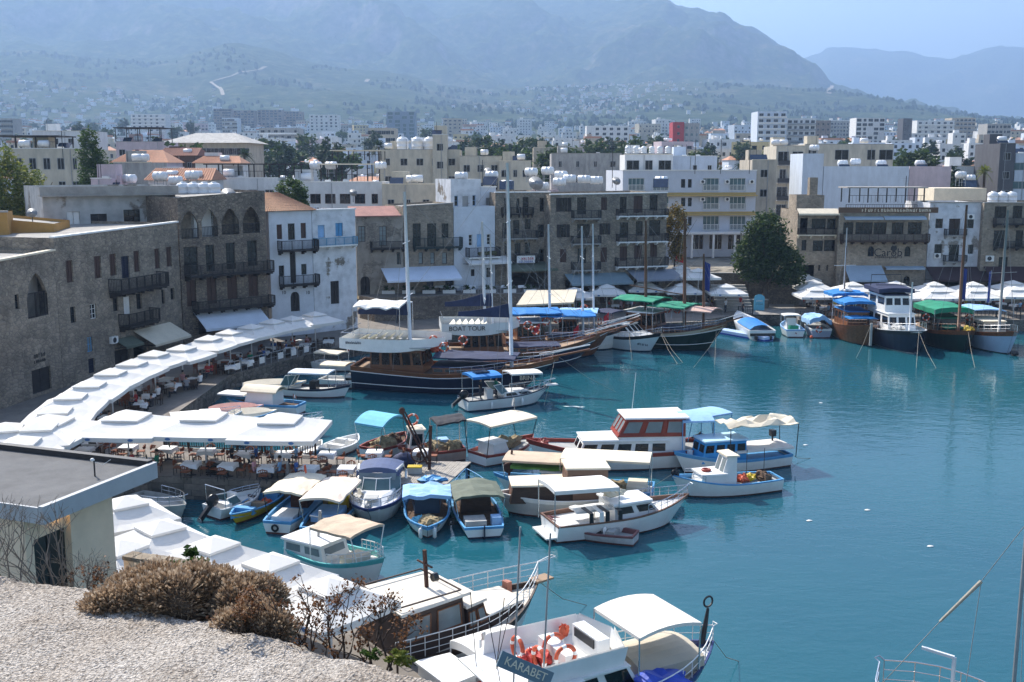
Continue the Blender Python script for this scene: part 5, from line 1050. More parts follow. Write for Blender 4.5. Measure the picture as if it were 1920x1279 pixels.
# awning roof in front of the terrace (tan)
p0, p1 = G(968, 552, 4.6), G(1052, 545, 4.6)
aw = thing('market_awning', 'tan sloping awning on posts left of the parasols behind the gulets', 'awning', (p0.x, p0.y, QZ)); W_ = p1.x - p0.x + 1.2
MB().poly([(0, -1.5, 2.3), (W_, -1.5, 2.6), (W_ + .6, 2.2, 3.6), (1.2, 2.2, 3.5)]).poly([(0, -1.5, 2.1), (W_, -1.5, 2.4), (W_, -1.5, 2.6), (0, -1.5, 2.3)]).build('canopy', CREAM, aw)
for x, y, h_ in ((.2, -1.4, 2.2), (W_ - .2, -1.4, 2.5), (1.3, 2.1, 3.4), (W_ + .4, 2.1, 3.5)): MB().box(-.05, -.05, 0, .05, .05, h_).build('post', METALD, aw, loc=(x, y, 0))
# ---------------------------------------------------------------- chairs and tables
def _chair():
    seat = MB().box(-.23, -.23, .42, .23, .23, .47).mesh('seat', WICK); bk = MB()
    for i in range(7):
        a = -1.25 + 2.5 * i / 6; b = -1.25 + 2.5 * (i + 1) / 6
        if i < 6: bk.bar((math.sin(a) * .27, .1 + math.cos(a) * .16, .60), (math.sin(a) * .27, .1 + math.cos(a) * .17, .86 - .12 * abs(a) / 1.25), .075, .025); bk.bar((math.sin(a) * .27, .1 + math.cos(a) * .17, .84 - .12 * abs(a) / 1.25), (math.sin(b) * .27, .1 + math.cos(b) * .17, .84 - .12 * abs(b) / 1.25), .04, .05)
    bk = bk.mesh('backrest', WICK); leg = MB().bar((0, 0, 0), (0, 0, .45), .035).mesh('leg', METALD); return seat, bk, leg
CH = _chair()
def _chair1():
    mb = MB().box(-.23, -.23, .42, .23, .23, .47).box(-.24, .2, .5, .24, .25, .86)
    for x in (-.2, .2):
        for y in (-.2, .2): mb.box(x - .02, y - .02, 0, x + .02, y + .02, .42)
    for x in (-.26, .23): mb.box(x, -.2, .62, x + .03, .22, .66)
    return mb
CH1 = _chair1().mesh('chair', WICK); CH1D = _chair1().mesh('chair', DWOOD); CH1W = _chair1().mesh('chair', GREYM)
def chair(P, rz, label, grp, detail=True, me=None):
    if not detail: return tag(ob('cafe_chair', me or CH1, None, P, rz), label, 'chair', grp)
    r = thing('cafe_chair', label, 'chair', P, rz, grp); ob('seat', CH[0], r); ob('backrest', CH[1], r)
    for x in (-.2, .2):
        for y in (-.2, .2): ob('leg', CH[2], r, (x, y, 0))
    return r
def _cloth(w):
    def f():
        mb = MB(); a = w / 2; z = .745; mb.poly([(-a, -a, z), (a, -a, z), (a, a, z), (-a, a, z)]); d = .22
        cs = [(-a, -a), (a, -a), (a, a), (-a, a)]
        for i in range(4):
            p, q = Vector(cs[i] + (z,)), Vector(cs[(i + 1) % 4] + (z,)); pd, qd = Vector((p.x * 1.03, p.y * 1.03, z - d * 1.3)), Vector((q.x * 1.03, q.y * 1.03, z - d * 1.3)); m = pd.lerp(qd, .5) + Vector((0, 0, d * .45)); mb.poly([p, pd, m, qd, q])
        return mb.mesh('tablecloth', CLOTH)
    return cached(('cloth', w), f)
TT = MB().box(-.42, -.42, .70, .42, .42, .738).mesh('tabletop', DWOOD); TL = MB().bar((0, 0, .05), (0, 0, .7), .08).box(-.28, -.05, 0, .28, .05, .05).box(-.05, -.28, .002, .05, .28, .052).mesh('pedestal', METALD)
SET = MB().lathe([(.035, 0), (.04, .1), (.025, .14)], 8, 0, (.1, .05, .747)).lathe([(.12, 0), (.13, .012)], 10, 1, (-.2, -.2, .747)).lathe([(.12, 0), (.13, .012)], 10, 1, (.2, .22, .747)).lathe([(.025, 0), (.035, .12)], 8, 2, (-.05, .12, .747))
def table(P, rz, label, grp):
    r = thing('cafe_table', label, 'table', P, rz, grp); ob('tabletop', TT, r); ob('pedestal', TL, r); ob('tablecloth', _cloth(.95), r); return r
tabs = [(173, 829, 'near the left end'), (198, 858, 'at the flat roof corner'), (270, 861, 'with the guest in green'), (240, 836, 'second in the rear row'), (313, 839, 'third in the rear row'), (387, 843, 'fourth in the rear row'), (358, 867, 'left of the black crate'), (427, 870, 'right of the black crate'), (457, 848, 'of the couple at the railing'), (500, 874, 'of the guest in pale blue'), (532, 848, 'beneath the globe lamp'), (579, 875, 'right of the white crate'), (613, 849, 'last before the plank deck'), (650, 876, 'on the planks in front'), (702, 846, 'beside the rusty winch'), (788, 844, 'farthest out on planks')]
TP = []
for k, (u, v, t) in enumerate(tabs):
    p = G(u, v, QZ + .75); p.z = QZ + (0.012 if u > 640 else 0); rz = R(-4) + random.uniform(-.12, .12); TP.append(p); table(p, rz, 'white clothed table on the pier, ' + t, 'tables on the pier')
    for q, (dx, dy, a) in enumerate(((-.78, .05, R(90)), (.8, -.05, R(-90)), (.05, .8, 0), (-.05, -.8, math.pi))):
        if (k * 3 + q) % 5 == 3 and q > 1: continue
        c, s = math.cos(rz), math.sin(rz); chair((p.x + dx * c - dy * s, p.y + dx * s + dy * c, p.z), rz + a + random.uniform(-.3, .3), 'brown wicker chair %s the pier table %s' % (('left of', 'right of', 'behind', 'in front of')[q], t), 'chairs at the pier tables')
    if k % 2 == 0:
        bt = MB().lathe([(.04, 0), (.045, .16), (.018, .22), (.018, .28)], 8).build('bottle', [glass('green_bottle', (.02, .06, .03), .1)], None, True, (p.x + .12, p.y + .1, p.z + .747)); tag(bt, 'small bottle standing on the pier table ' + t, 'bottle')
# pier railing, globe lamp, crates
def fence(a, b, label, h=1.0, m=None, step=.16, post=1.6, cat='railing'):
    a, b = Vector(a), Vector(b); d = b - a; L = d.length; r = thing('railing', label, cat, a, math.atan2(d.y, d.x)); n = max(1, round(L / post))
    for i in range(n + 1): MB().box(-.05, -.05, 0, .05, .05, h + .06).build('post', m or DWOOD, r, loc=(L * i / n, 0, 0))
    MB().bar((0, 0, h), (L, 0, h), .09, .06).build('handrail', m or DWOOD, r); MB().bar((0, 0, .15), (L, 0, .15), .06, .06).build('bottom_rail', m or DWOOD, r)
    k = int(L / step); bm = MB().box(-.022, -.02, .17, .022, .02, h - .03).mesh('baluster', m or DWOOD)
    for i in range(1, k):
        ob('baluster', bm, r, (L * i / k, 0, 0))
    return r
fence(PIER_BL + Vector((.2, -.25, 0)), PIER_BL.lerp(PIER_BR, .53) + Vector((0, -.25, 0)), 'dark wooden baluster railing along the rear of the stone pier, left stretch')
fence(PIER_BL.lerp(PIER_BR, .545) + Vector((0, -.25, 0)), PIER_BL.lerp(PIER_BR, .80) + Vector((0, -.25, 0)), 'dark wooden baluster railing on the pier beneath the globe lamp')
gl = G(508, 848, QZ); o = thing('globe_lamp', 'white globe lamp on a post at the pier railing', 'lamp', (gl.x, gl.y + .3, QZ)); MB().tube([(0, 0, 0), (0, 0, 1.45)], .035, 8).build('post', METALD, o); MB().blob((0, 0, 1.6), (.19, .19, .19), 0, 14).build('globe', mat('opal_glass', (.8, .8, .78), .3, .02), o, True)
for u, v, w_, m_, t in ((405, 888, 1.0, BLACK, 'black slatted crate at the front edge of the pier'), (525, 889, .9, GREYD, 'white crate at the front edge of the pier'), (130, 862, 1.1, DWOOD, 'brown wooden screen box under the left parasols')):
    p = G(u, v, QZ); o = thing('crate', t, 'crate', p); MB().box(-w_ / 2, -.3, 0, w_ / 2, .3, .06).build('base', m_, o)
    for k in range(4): MB().box(-w_ / 2, -.3, .1 + k * .16, w_ / 2, .3, .22 + k * .16).build('slat', m_, o)
# left quay railing and its pale menu boards
q0 = [G(u, v, QZ) for u, v in ((433, 703), (513, 682), (597, 661))]
for i in range(2):
    a, b = q0[i] + Vector((-.25, .2, 0)), q0[i + 1] + Vector((-.25, .2, 0)); d = b - a; r = thing('quay_rail', 'thin grey quay rail beside the left terrace, %s stretch' % ('near', 'far')[i], 'railing', a, math.atan2(d.y, d.x)); L = d.length
    MB().bar((0, 0, 1.0), (L, 0, 1.0), .06).bar((0, 0, .5), (L, 0, .5), .04).build('rail', GREYM, r)
    for k in range(8): MB().box(-.03, -.03, 0, .03, .03, 1.0).build('post', GREYM, r, loc=(L * k / 7, 0, 0))
    for k in range(3): MB().box(-.35, -.12, .25, .35, -.06, .8).build('menu_board', WHITE, r, loc=(L * (k * 2 + 1.3) / 7, 0, 0))
# left terrace: tables in shade
rl = random.Random(21); lt = 0
for i in range(3, 16):
    for k in range(2):
        p = LR[i] + Vector((rl.uniform(-1.4, -.2) + 2.0 * k, rl.uniform(-.8, .8), 0)); p.z = QZ
        table(p, rl.uniform(-.4, .4), 'table under the %s left quay parasol, %s side' % (ORD[i], ('house', 'water')[k]), 'tables of the left terrace')
        for q in range(3): a = rl.uniform(0, 6.28); chair((p.x + math.cos(a) * .85, p.y + math.sin(a) * .85, QZ), a - math.pi / 2, 'chair at the table under the %s left quay parasol, %s side' % (ORD[i], ('house', 'water')[k]), 'chairs under left parasol %d' % i, False, (CH1, CH1D)[k])
# right quay and centre: tables, chairs
def cafe_field(u0, u1, vr, n, tagn, seed):
    q = random.Random(seed); out = []
    for i in range(n):
        u = u0 + (u1 - u0) * (i + .5) / n; p = G(u, q.uniform(*vr), QZ); out.append(p); table(p, q.uniform(-.3, .3), 'white clothed table of the %s, %s from the left' % (tagn, ORD[i % 20]), 'tables of the ' + tagn)
        for j in range(3): a = q.uniform(0, 6.28); chair((p.x + math.cos(a) * .85, p.y + math.sin(a) * .85, QZ), a - math.pi / 2, 'chair at the %s table of the %s' % (ORD[i % 20], tagn), 'chairs at %s table of the %s' % (ORD[i % 20], tagn), False, q.choice((CH1, CH1D, CH1W)))
    return out
RC = cafe_field(1505, 1915, (574, 592), 16, 'right quay terrace', 31); CC = cafe_field(1030, 1360, (570, 592), 12, 'terrace behind the gulets', 32)
q = random.Random(8)
for i in range(10):
    p = D(700 + 31 * i, 540, 127.5); p.z = 4.0; table(p, q.uniform(-.3, .3), 'table on the raised terrace, %s from the left' % ORD[i], 'tables on the raised terrace')
    for j in range(2): chair((p.x + (-.85, .85)[j], p.y + q.uniform(-.2, .2), 4.0), (R(90), R(-90))[j], 'chair at the %s table on the raised terrace' % ORD[i], 'chairs on the raised terrace %d' % i, False, CH1W)
pm_ = foliage_mat('planter_leaves', (.02, .05, .015), (.04, .08, .02), (.08, .11, .03))
for i in range(9):
    p = D(690 + 38 * i, 545, 124.9 + .35 * i * .6); o = thing('planter', 'white planter with green shrubs on the terrace edge, %s from the left' % ORD[i], 'planter', (p.x, p.y + .2, 4.0)); MB().box(-.75, -.2, 0, .75, .2, .4).build('box', WHITE, o); ob('shrub', cached('plshrub', lambda: crown([(0, 0, .62, .75, .3, .38)], 260, .12, 9, pm_)), o)
# ---------------------------------------------------------------- people
def person_mesh(pose):
    V, E, Rr = [], [], []
    def add(p, r, par=None):
        V.append(p); Rr.append(r); i = len(V) - 1
        if par is not None: E.append((par, i))
        return i
    if pose == 'sit': hz_, fx = .5, 1
    else: hz_, fx = .92, 0
    pel = add((0, 0, hz_), (.16, .12)); bel = add((0, .0, hz_ + .18), (.145, .11), pel); ch = add((0, .02, hz_ + .40), (.17, .12), bel); nk = add((0, .0, hz_ + .57), (.06, .06), ch); jaw = add((0, -.02, hz_ + .66), (.075, .085), nk); hd = add((0, -.01, hz_ + .76), (.085, .10), jaw); add((0, 0, hz_ + .84), (.055, .065), hd)
    for s in (-1, 1):
        sh = add((s * .19, .02, hz_ + .48), (.07, .07), ch); el = add((s * (.25), -.06 if fx else .02, hz_ + .22), (.048, .048), sh)
        wr = add((s * .17, -.30 if fx else -.03, hz_ + (.24 if fx else -.02)), (.034, .034), el); hn_ = add((s * .14, -.38 if fx else -.05, hz_ + (.26 if fx else -.11)), (.042, .025), wr)
        hp = add((s * .095, -.03 if fx else 0, hz_ - .06), (.10, .10), pel)
        if fx: kn = add((s * .12, -.45, .50), (.065, .065), hp); an = add((s * .12, -.43, .09), (.043, .043), kn)
        else: kn = add((s * .10, -.02 * s, .48), (.065, .065), hp); an = add((s * .10, .04 * s, .09), (.043, .043), kn)
        add((s * .12, (-.58 if fx else -.12), .05), (.045, .035), an)
    me = bpy.data.meshes.new('body'); me.from_pydata(V, E, []); o = bpy.data.objects.new('body', me); COL.objects.link(o)
    o.modifiers.new('s', 'SKIN'); sv = me.skin_vertices[0].data
    for i, r in enumerate(Rr): sv[i].radius = r
    sv[0].use_root = True; o.modifiers.new('u', 'SUBSURF').levels = 1
    m2 = bpy.data.meshes.new_from_object(o.evaluated_get(bpy.context.evaluated_depsgraph_get())); bpy.data.objects.remove(o)
    for i in range(3): m2.materials.append(None)
    for f in m2.polygons:
        z = f.center.z - hz_; x = abs(f.center.x); y = f.center.y; f.use_smooth = True
        if z > .53: f.material_index = 0
        elif z > .02 and not (y < -.12 or (x > .2 and z < .28)): f.material_index = 1
        elif fx and y < -.12 and z > .12: f.material_index = 0
        elif z > .02 or (x > .2 and not fx): f.material_index = 0
        else: f.material_index = 2
    return m2
PM = {k: person_mesh(k) for k in ('sit', 'stand')}
HAIR = MB().blob((0, .02, 0), (.098, .118, .10), .1, 10).mesh('hair', mat('dark_hair', (.02, .014, .01), .7), True)
SKIN = mat('skin', (.42, .25, .17), .6, .1, 6); SH = {n: mat('shirt_' + n, c, .85, .15, 5) for n, c in dict(white=(.7, .7, .7), blue=(.05, .12, .35), red=(.45, .04, .04), green=(.02, .22, .13), black=(.02, .02, .025), grey=(.25, .26, .28), paleblue=(.25, .42, .62), pink=(.6, .3, .32), yellow=(.6, .42, .06)).items()}
TRS = mat('dark_trousers', (.03, .035, .05), .8, .2, 5)
def person(P, rz, shirt, label, pose='sit', grp=None):
    o = ob('person', PM[pose], None, P, rz); tag(o, label, 'person', grp)
    for i, m in enumerate((SKIN, SH[shirt], TRS)): o.material_slots[i].link = 'OBJECT'; o.material_slots[i].material = m
    ob('hair', HAIR, o, (0, .0, (.5 if pose == 'sit' else .92) + .79)); return o
def seat(k, side, shirt, t):
    p = TP[k]; dx, dy, a = {'l': (-.72, 0, R(90)), 'r': (.74, 0, R(-90)), 'b': (0, .74, 0), 'f': (0, -.74, math.pi)}[side]; person((p.x + dx, p.y + dy, p.z), a, shirt, t, grp='guests on the pier')
seat(8, 'l', 'black', 'seated guest in black at the railing table'); seat(8, 'r', 'blue', 'seated guest in dark blue facing left at the railing table'); seat(10, 'l', 'grey', 'seated guest in grey under the globe lamp'); seat(10, 'r', 'paleblue', 'seated guest in light blue right of the globe lamp'); seat(9, 'r', 'paleblue', 'seated guest in pale blue leaning over the front table'); seat(9, 'l', 'pink', 'seated guest in pink at the front table'); seat(2, 'r', 'green', 'seated guest in green near the flat roof'); seat(2, 'l', 'red', 'seated guest in red near the flat roof'); seat(0, 'r', 'white', 'seated guest in white at the leftmost pier table'); seat(11, 'l', 'blue', 'seated guest in blue by the white crate')
q = random.Random(77); sn = list(SH)
for tagn, spots, n in (('right quay terrace', RC, 26), ('terrace behind the gulets', CC, 18)):
    for i in range(n):
        p = spots[i % len(spots)]; a = q.uniform(0, 6.28); side = 'left' if math.cos(a) < 0 else 'right'; s = sn[(i * 4 + i // len(spots)) % len(sn)]; person((p.x + math.cos(a) * .8, p.y + math.sin(a) * .8, QZ), a - math.pi / 2, s, 'seated guest in %s, %s of the %s table on the %s' % (s, ('near ' if math.sin(a) < 0 else 'far ') + side, ORD[i % len(spots)], tagn), grp='guests on the ' + tagn)
for i in range(22):
    j = 4 + i // 2; p = LR[min(15, j)]; s = q.choice(sn); person((p.x + q.uniform(-.2, 2.4), p.y + q.uniform(-1.5, 1.5), QZ), q.uniform(0, 6.28), s, 'seated guest in %s in shade under the %s left quay parasol' % (s, ORD[min(15, j)]), grp='guests of the left terrace')
for u, v, s, t in ((1388, 580, 'red', 'standing person in red at the end of the centre terrace'), (1360, 586, 'white', 'standing person in white beside the lifebuoy post'), (1392, 592, 'black', 'standing person in black near the blue sign board'), (700, 600, 'white', 'standing person in white below the terrace wall'), (745, 606, 'blue', 'standing person in blue below the terrace wall')):
    person(G(u, v, QZ), q.uniform(0, 6), s, t, 'stand')
# sign board, motorbike, railing on the road end
p = G(1423, 582, QZ); o = thing('sign_board', 'pale blue rounded sign board standing on the quay road', 'sign', p); mb = MB(); pts = [(-.65, 0), (.65, 0), (.65, 1.5)] + [(.65 * math.cos(a * math.pi / 8), 1.5 + .5 * math.sin(a * math.pi / 8)) for a in range(1, 8)] + [(-.65, 1.5)]
mb.poly([(x, -.05, z) for x, z in pts]); mb.poly([(x, .05, z) for x, z in reversed(pts)])
for i in range(len(pts)): a, b = pts[i], pts[(i + 1) % len(pts)]; mb.poly([(a[0], .05, a[1]), (b[0], .05, b[1]), (b[0], -.05, b[1]), (a[0], -.05, a[1])])
mb.build('board', SKYC, o); strokes(.8, .2, 5).build('lettering', WHITE, o, loc=(0, -.065, 1.2)); strokes(.9, .14, 7).build('lettering', NAVY, o, loc=(0, -.065, .8))
def motorbike(P, rz, label):
    r = thing('motorbike', label, 'motorbike', P, rz)
    for x in (-.65, .65): w = MB().torus((x, 0, .3), .24, .06, 16, 6).build('wheel', BLACK, r); MB().lathe([(.12, -.03), (.12, .03)], 10, 0, (x, 0, .3), 'y').build('rim', GREYM, w)
    MB().blob((0, 0, .55), (.45, .14, .2), .2, 8).build('body', RED, r, True); MB().box(-.6, -.13, .72, .1, .13, .82).build('seat', BLACK, r); MB().tube([(.65, 0, .3), (.45, 0, 1.0)], .035).tube([(.45, -.3, 1.02), (.45, .3, 1.02)], .02).build('handlebar', GREYM, r); MB().blob((.5, 0, .88), (.1, .1, .1), 0, 8).build('headlight', WHITE, r)
motorbike(G(1462, 562, QZ), .2, 'parked motorbike on the road beside the parasols'); motorbike(G(1445, 556, QZ), .5, 'second parked motorbike under the big tree')
fence(G(1385, 591, QZ) + Vector((0, .3, 0)), G(1412, 591, QZ) + Vector((0, .3, 0)), 'short dark railing beside the sign board', 1.0, METALD, .2)
fence(G(1498, 600, QZ) + Vector((.2, .3, 0)), G(1915, 600, QZ) + Vector((0, .3, 0)), 'dark railing along the right quay terrace', 1.0, METALD, .45, 3.0)
# steps and low walls beside the tree
o = thing('stone_steps', 'stone steps rising left of the big tree', 'steps', (D(1372, 500, 133).x, 130, QZ))
for k in range(9): MB().box(-2.2, k * .6, 0, 2.2, k * .6 + .62, .3 * (k + 1)).build('step', CONC, o)
for u, Y, w_, t in ((1412, 133, 4.0, 'low stone wall beneath the big tree'), (1310, 137.5, 14, 'dark stone retaining wall below the hotel'), (1452, 137, 6.5, 'stone wall behind the big tree')):
    p = D(u, 500, Y); o = thing('stone_wall', t, 'wall', (p.x, Y, QZ)); hh = 1.0 if Y < 135 else 3.9; MB().box(-w_ / 2, -.25, -.2, w_ / 2, .25, hh).build('wall', STONE3, o); MB().box(-w_ / 2 - .05, -.3, hh + .001, w_ / 2 + .05, .3, hh + .12).build('coping', CONC, o)
# ================================================================ boats
class Boat:
    """Local frame: x from stern (0) to bow (L), y to port, z up from the water."""
    def __init__(s, name, label, stern, bow, beam, fb=(1.0, .7, .75), main=None, stripe=None, bottom=None, tr=.75, rake=.10, deckm=None, bul=.22, rail=None, cat='boat', L=None, group=None, full=2.4, mid=.42):
        a, b = Vector(stern), Vector(bow); d = b - a; d.z = 0; s.L = L or d.length; s.B = beam; s.fb = fb; s.tr = tr; s.rake = rake; s.full = full; s.mid = mid
        if L: a = b - d.normalized() * L
        s.root = thing(name, label, cat, (a.x, a.y, 0), math.atan2(d.y, d.x), group); s.bul = bul
        main, stripe, bottom = main or GEL, stripe or main or GEL, bottom or ANTIF; N = 16; hb = MB(); rows = []
        for i in range(N + 1):
            t = i / N; h = s.sheer(t); row = []
            for z, q in ((-.45, .30), (.0, .78), (.10, .82), (h * .55, .93), (h * .80, .98), (h, 1.0)):
                y = s.half(t) * (q ** (1 + 1.2 * max(0, t - .5))) ; xx = t * s.L * (1 - rake * (1 - max(0, z) / max(h, .1)) * (t ** 3)); row.append((xx, y, z))
            rows.append(row)
        for sg in (-1, 1):
            for i in range(N):
                for k in range(5):
                    q = [rows[i][k], rows[i + 1][k], rows[i + 1][k + 1], rows[i][k + 1]]; q = [(x, y * sg, z) for x, y, z in q]
                    hb.poly(q if sg < 0 else q[::-1], (2, 2, 0, 0, 1)[k])
        for k in range(5): a, b = rows[0][k], rows[0][k + 1]; hb.poly([(a[0], a[1], a[2]), (b[0], b[1], b[2]), (b[0], -b[1], b[2]), (a[0], -a[1], a[2])][::-1], (2, 2, 0, 0, 1)[k])
        s.hull = hb.build('hull', [main, stripe, bottom], s.root, True)
        for p in s.hull.data.polygons:
            if abs(p.normal.x) > .97: p.use_smooth = False
        dm = MB(); gm = MB(); ins = .09
        for i in range(N):
            def pr(j, dz, inn): t = j / N; return (t * s.L - (inn * .6 if j == N else 0) + (ins if j == 0 and inn else 0), max(.0, s.half(t) - inn), s.sheer(t) + dz)
            a, b = pr(i, -bul, ins), pr(i + 1, -bul, ins); dm.poly([(a[0], -a[1], a[2]), (b[0], -b[1], b[2]), (b[0], b[1], b[2]), (a[0], a[1], a[2])])
            for sg in (-1, 1):
                o0, o1, i0, i1 = pr(i, .012, -.02), pr(i + 1, .012, -.02), pr(i, .012, ins), pr(i + 1, .012, ins); d0, d1 = pr(i, -bul, ins), pr(i + 1, -bul, ins); f = lambda p: (p[0], p[1] * sg, p[2])
                gm.poly([f(o0), f(o1), f(i1), f(i0)]); gm.poly([f(i0), f(i1), f(d1), f(d0)]); u0, u1 = (o0[0], o0[1], o0[2] - .07), (o1[0], o1[1], o1[2] - .07); gm.poly([f(u0), f(u1), f(o1), f(o0)])
        p = s.half(0); h = s.sheer(0); gm.box(-.015, -p, h - .07, ins, p, h + .013)
        s.deck = dm.build('deck', deckm or GREYD, s.root); gm.build('gunwale', rail or stripe, s.root)
    def half(s, t):
        b = s.B / 2
        if t < s.mid: k = t / s.mid; return b * (s.tr + (1 - s.tr) * math.sin(k * math.pi / 2))
        k = (t - s.mid) / (1 - s.mid); return max(.015, b * (1 - k ** s.full))
    def sheer(s, t):
        fb = s.fb; 
        return fb[2] + (fb[1] - fb[2]) * (t / s.mid) if t < s.mid else fb[1] + (fb[0] - fb[1]) * ((t - s.mid) / (1 - s.mid)) ** 1.7
    def dz(s, t): return s.sheer(t) - s.bul
    def X(s, t): return t * s.L
    def part(s, name, mb, m, smooth=False, parent=None): return mb.build(name, m, parent or s.root, smooth)
    def cabin(s, t0, t1, w, h, m=None, roofm=None, z=None, slant=.35, back=.0, win=3, over=.12, wm=None, front=2, name='cabin', taper=.85, wz=(.42, .84), fm=None, roof=True, toff=0):
        x0, x1 = s.X(t0), s.X(t1); z = s.dz((t0 + t1) / 2) - .05 if z is None else z; w0, w1 = w / 2, w / 2 * taper; m = m or GEL
        T = lambda f, e: (x0 + back * f, x1 - slant * f)[e]
        c = MB(); b4 = [(x0, -w0, z), (x1, -w1, z), (x1, w1, z), (x0, w0, z)]; k = .94; t4 = [(x0 + back, -w0 * k, z + h), (x1 - slant, -w1 * k, z + h), (x1 - slant, w1 * k, z + h), (x0 + back, w0 * k, z + h)]
        for i in range(4): c.poly([b4[i], b4[(i + 1) % 4], t4[(i + 1) % 4], t4[i]])
        c.poly(t4); co = c.build(name, m, s.root)
        V4 = [Vector(p) for p in b4]; U4 = [Vector(p) for p in t4]
        def panes(a, b, n, nm):
            lo0, lo1, hi0, hi1 = V4[a], V4[b], U4[a], U4[b]; nn = (lo1 - lo0).cross(hi0 - lo0).normalized() * .012
            P = lambda u, v: lo0.lerp(lo1, u).lerp(hi0.lerp(hi1, u), v)
            for i in range(n):
                u0, u1 = (i + .12) / n, (i + .88) / n; f = MB(); q = [P(u0, wz[0]), P(u1, wz[0]), P(u1, wz[1]), P(u0, wz[1])]
                if fm is not None:
                    for a_, b_ in zip(q, q[1:] + q[:1]): f.bar(a_ + nn, b_ + nn, .06, .05)
                    fo = f.build('window', fm, co); MB().poly([p + nn * 1.5 for p in q]).build('pane', wm or GLASS, fo)
                else: MB().poly([p + nn for p in q]).build('window', wm or GLASS, co)
        if win: panes(0, 1, win, 's'); panes(2, 3, win, 's')
        if front: panes(1, 2, front, 'f')
        if roof:
            r = MB(); q = [(x0 + back - over, -w0 * k - over), (x1 - slant + over, -w1 * k - over), (x1 - slant + over, w1 * k + over), (x0 + back - over, w0 * k + over)]; zt = z + h + .004
            r.poly([(x, y, zt) for x, y in q][::-1]); r.poly([(x * 1.0, y * .97, zt + .09) for x, y in q])
            for i in range(4): a, b = q[i], q[(i + 1) % 4]; r.poly([(a[0], a[1], zt), (b[0], b[1], zt), (b[0], b[1] * .97, zt + .09), (a[0], a[1] * .97, zt + .09)])
            r.build('cabin_roof', roofm or WHITE, co)
        s.top = z + h + .1; return co
    def canopy(s, t0, t1, w, z, m, arch=.15, posts=True, along=False, sag=0.0, tilt=0.0, drop=.12, pm=None, w1=None, rough=0.0, seed=1, zb=None):
        x0, x1 = s.X(t0), s.X(t1); nx, ny = 7, 7; c = MB(); w1 = w1 or w
        def P(i, j):
            u, v = i / nx, j / ny; y = (v - .5) * (w + (w1 - w) * u); k = (u if along else v); zz = z + arch * (1 - (2 * k - 1) ** 2) + tilt * (u - .5) - sag * math.sin(math.pi * u) * math.sin(math.pi * v)
            zz += rough * noise.noise(Vector((u * 5 + seed, v * 4, seed))); return Vector((x0 + (x1 - x0) * u, y, zz))
        for i in range(nx):
            for j in range(ny): c.poly([P(i, j), P(i + 1, j), P(i + 1, j + 1), P(i, j + 1)])
        dn = Vector((0, 0, -drop))
        for i in range(nx):
            for j in (0, ny): c.poly([P(i, j) + dn, P(i + 1, j) + dn, P(i + 1, j), P(i, j)])
        for j in range(ny):
            for i in (0, nx): c.poly([P(i, j) + dn, P(i, j + 1) + dn, P(i, j + 1), P(i, j)])
        co = c.build('canopy', m, s.root, rough == 0)
        if posts:
            for (i, j) in ((0, 0), (0, ny), (nx, 0), (nx, ny)):
                p = P(i, j); tt = min(.97, max(.03, p.x / s.L)); yb = max(-s.half(tt) + .1, min(s.half(tt) - .1, p.y)); MB().tube([(p.x, yb, s.dz(tt) if zb is None else zb), (p.x, p.y * .98, p.z - .02)], .028, 6).build('canopy_post', pm or STEEL, s.root)
        return co
    def screen(s, t, w, z, h, rake=.5, m=None, fm=None, wrap=.8):
        x = s.X(t); g = MB(); f = MB(); pts = [(-wrap, -w / 2), (0, -w * .32), (.12, 0), (0, w * .32), (-wrap, w / 2)]
        for a, b in zip(pts, pts[1:]):
            q = [Vector((x + a[0], a[1], z)), Vector((x + b[0], b[1], z)), Vector((x + b[0] - rake, b[1] * .9, z + h)), Vector((x + a[0] - rake, a[1] * .9, z + h))]; g.poly(q); f.bar(q[2], q[3], .05); f.bar(q[0], q[3], .04); f.bar(q[0], q[1], .05)
        f.bar(q[1], q[2], .04); fo = f.build('windscreen', fm or WHITE, s.root); g.build('pane', m or GLASSB, fo)
    def rail(s, t0, t1, h=.6, n=6, m=None, inset=.06, bowext=0, mids=1, sides=(-1, 1), name='guard_rail'):
        mb = MB(); m = m or STEEL; tops = {}
        for sg in sides:
            P = []
            for i in range(n + 1):
                t = t0 + (t1 - t0) * i / n; P.append(Vector((s.X(t), sg * max(.03, s.half(t) - inset), s.sheer(t))))
            for p in P: mb.tube([p, p + Vector((0, 0, h))], .018, 5)
            mb.tube([p + Vector((0, 0, h)) for p in P], .024, 5); tops[sg] = P[-1] + Vector((0, 0, h))
            for k in range(mids): mb.tube([p + Vector((0, 0, h * (k + 1) / (mids + 1))) for p in P], .014, 5)
        if bowext and len(sides) == 2:
            e = Vector((s.L + bowext, 0, tops[1].z + .08)); mb.tube([tops[-1], e + Vector((0, -.12, 0)), e + Vector((0, .12, 0)), tops[1]], .024, 5)
        mb.build(name, m, s.root)
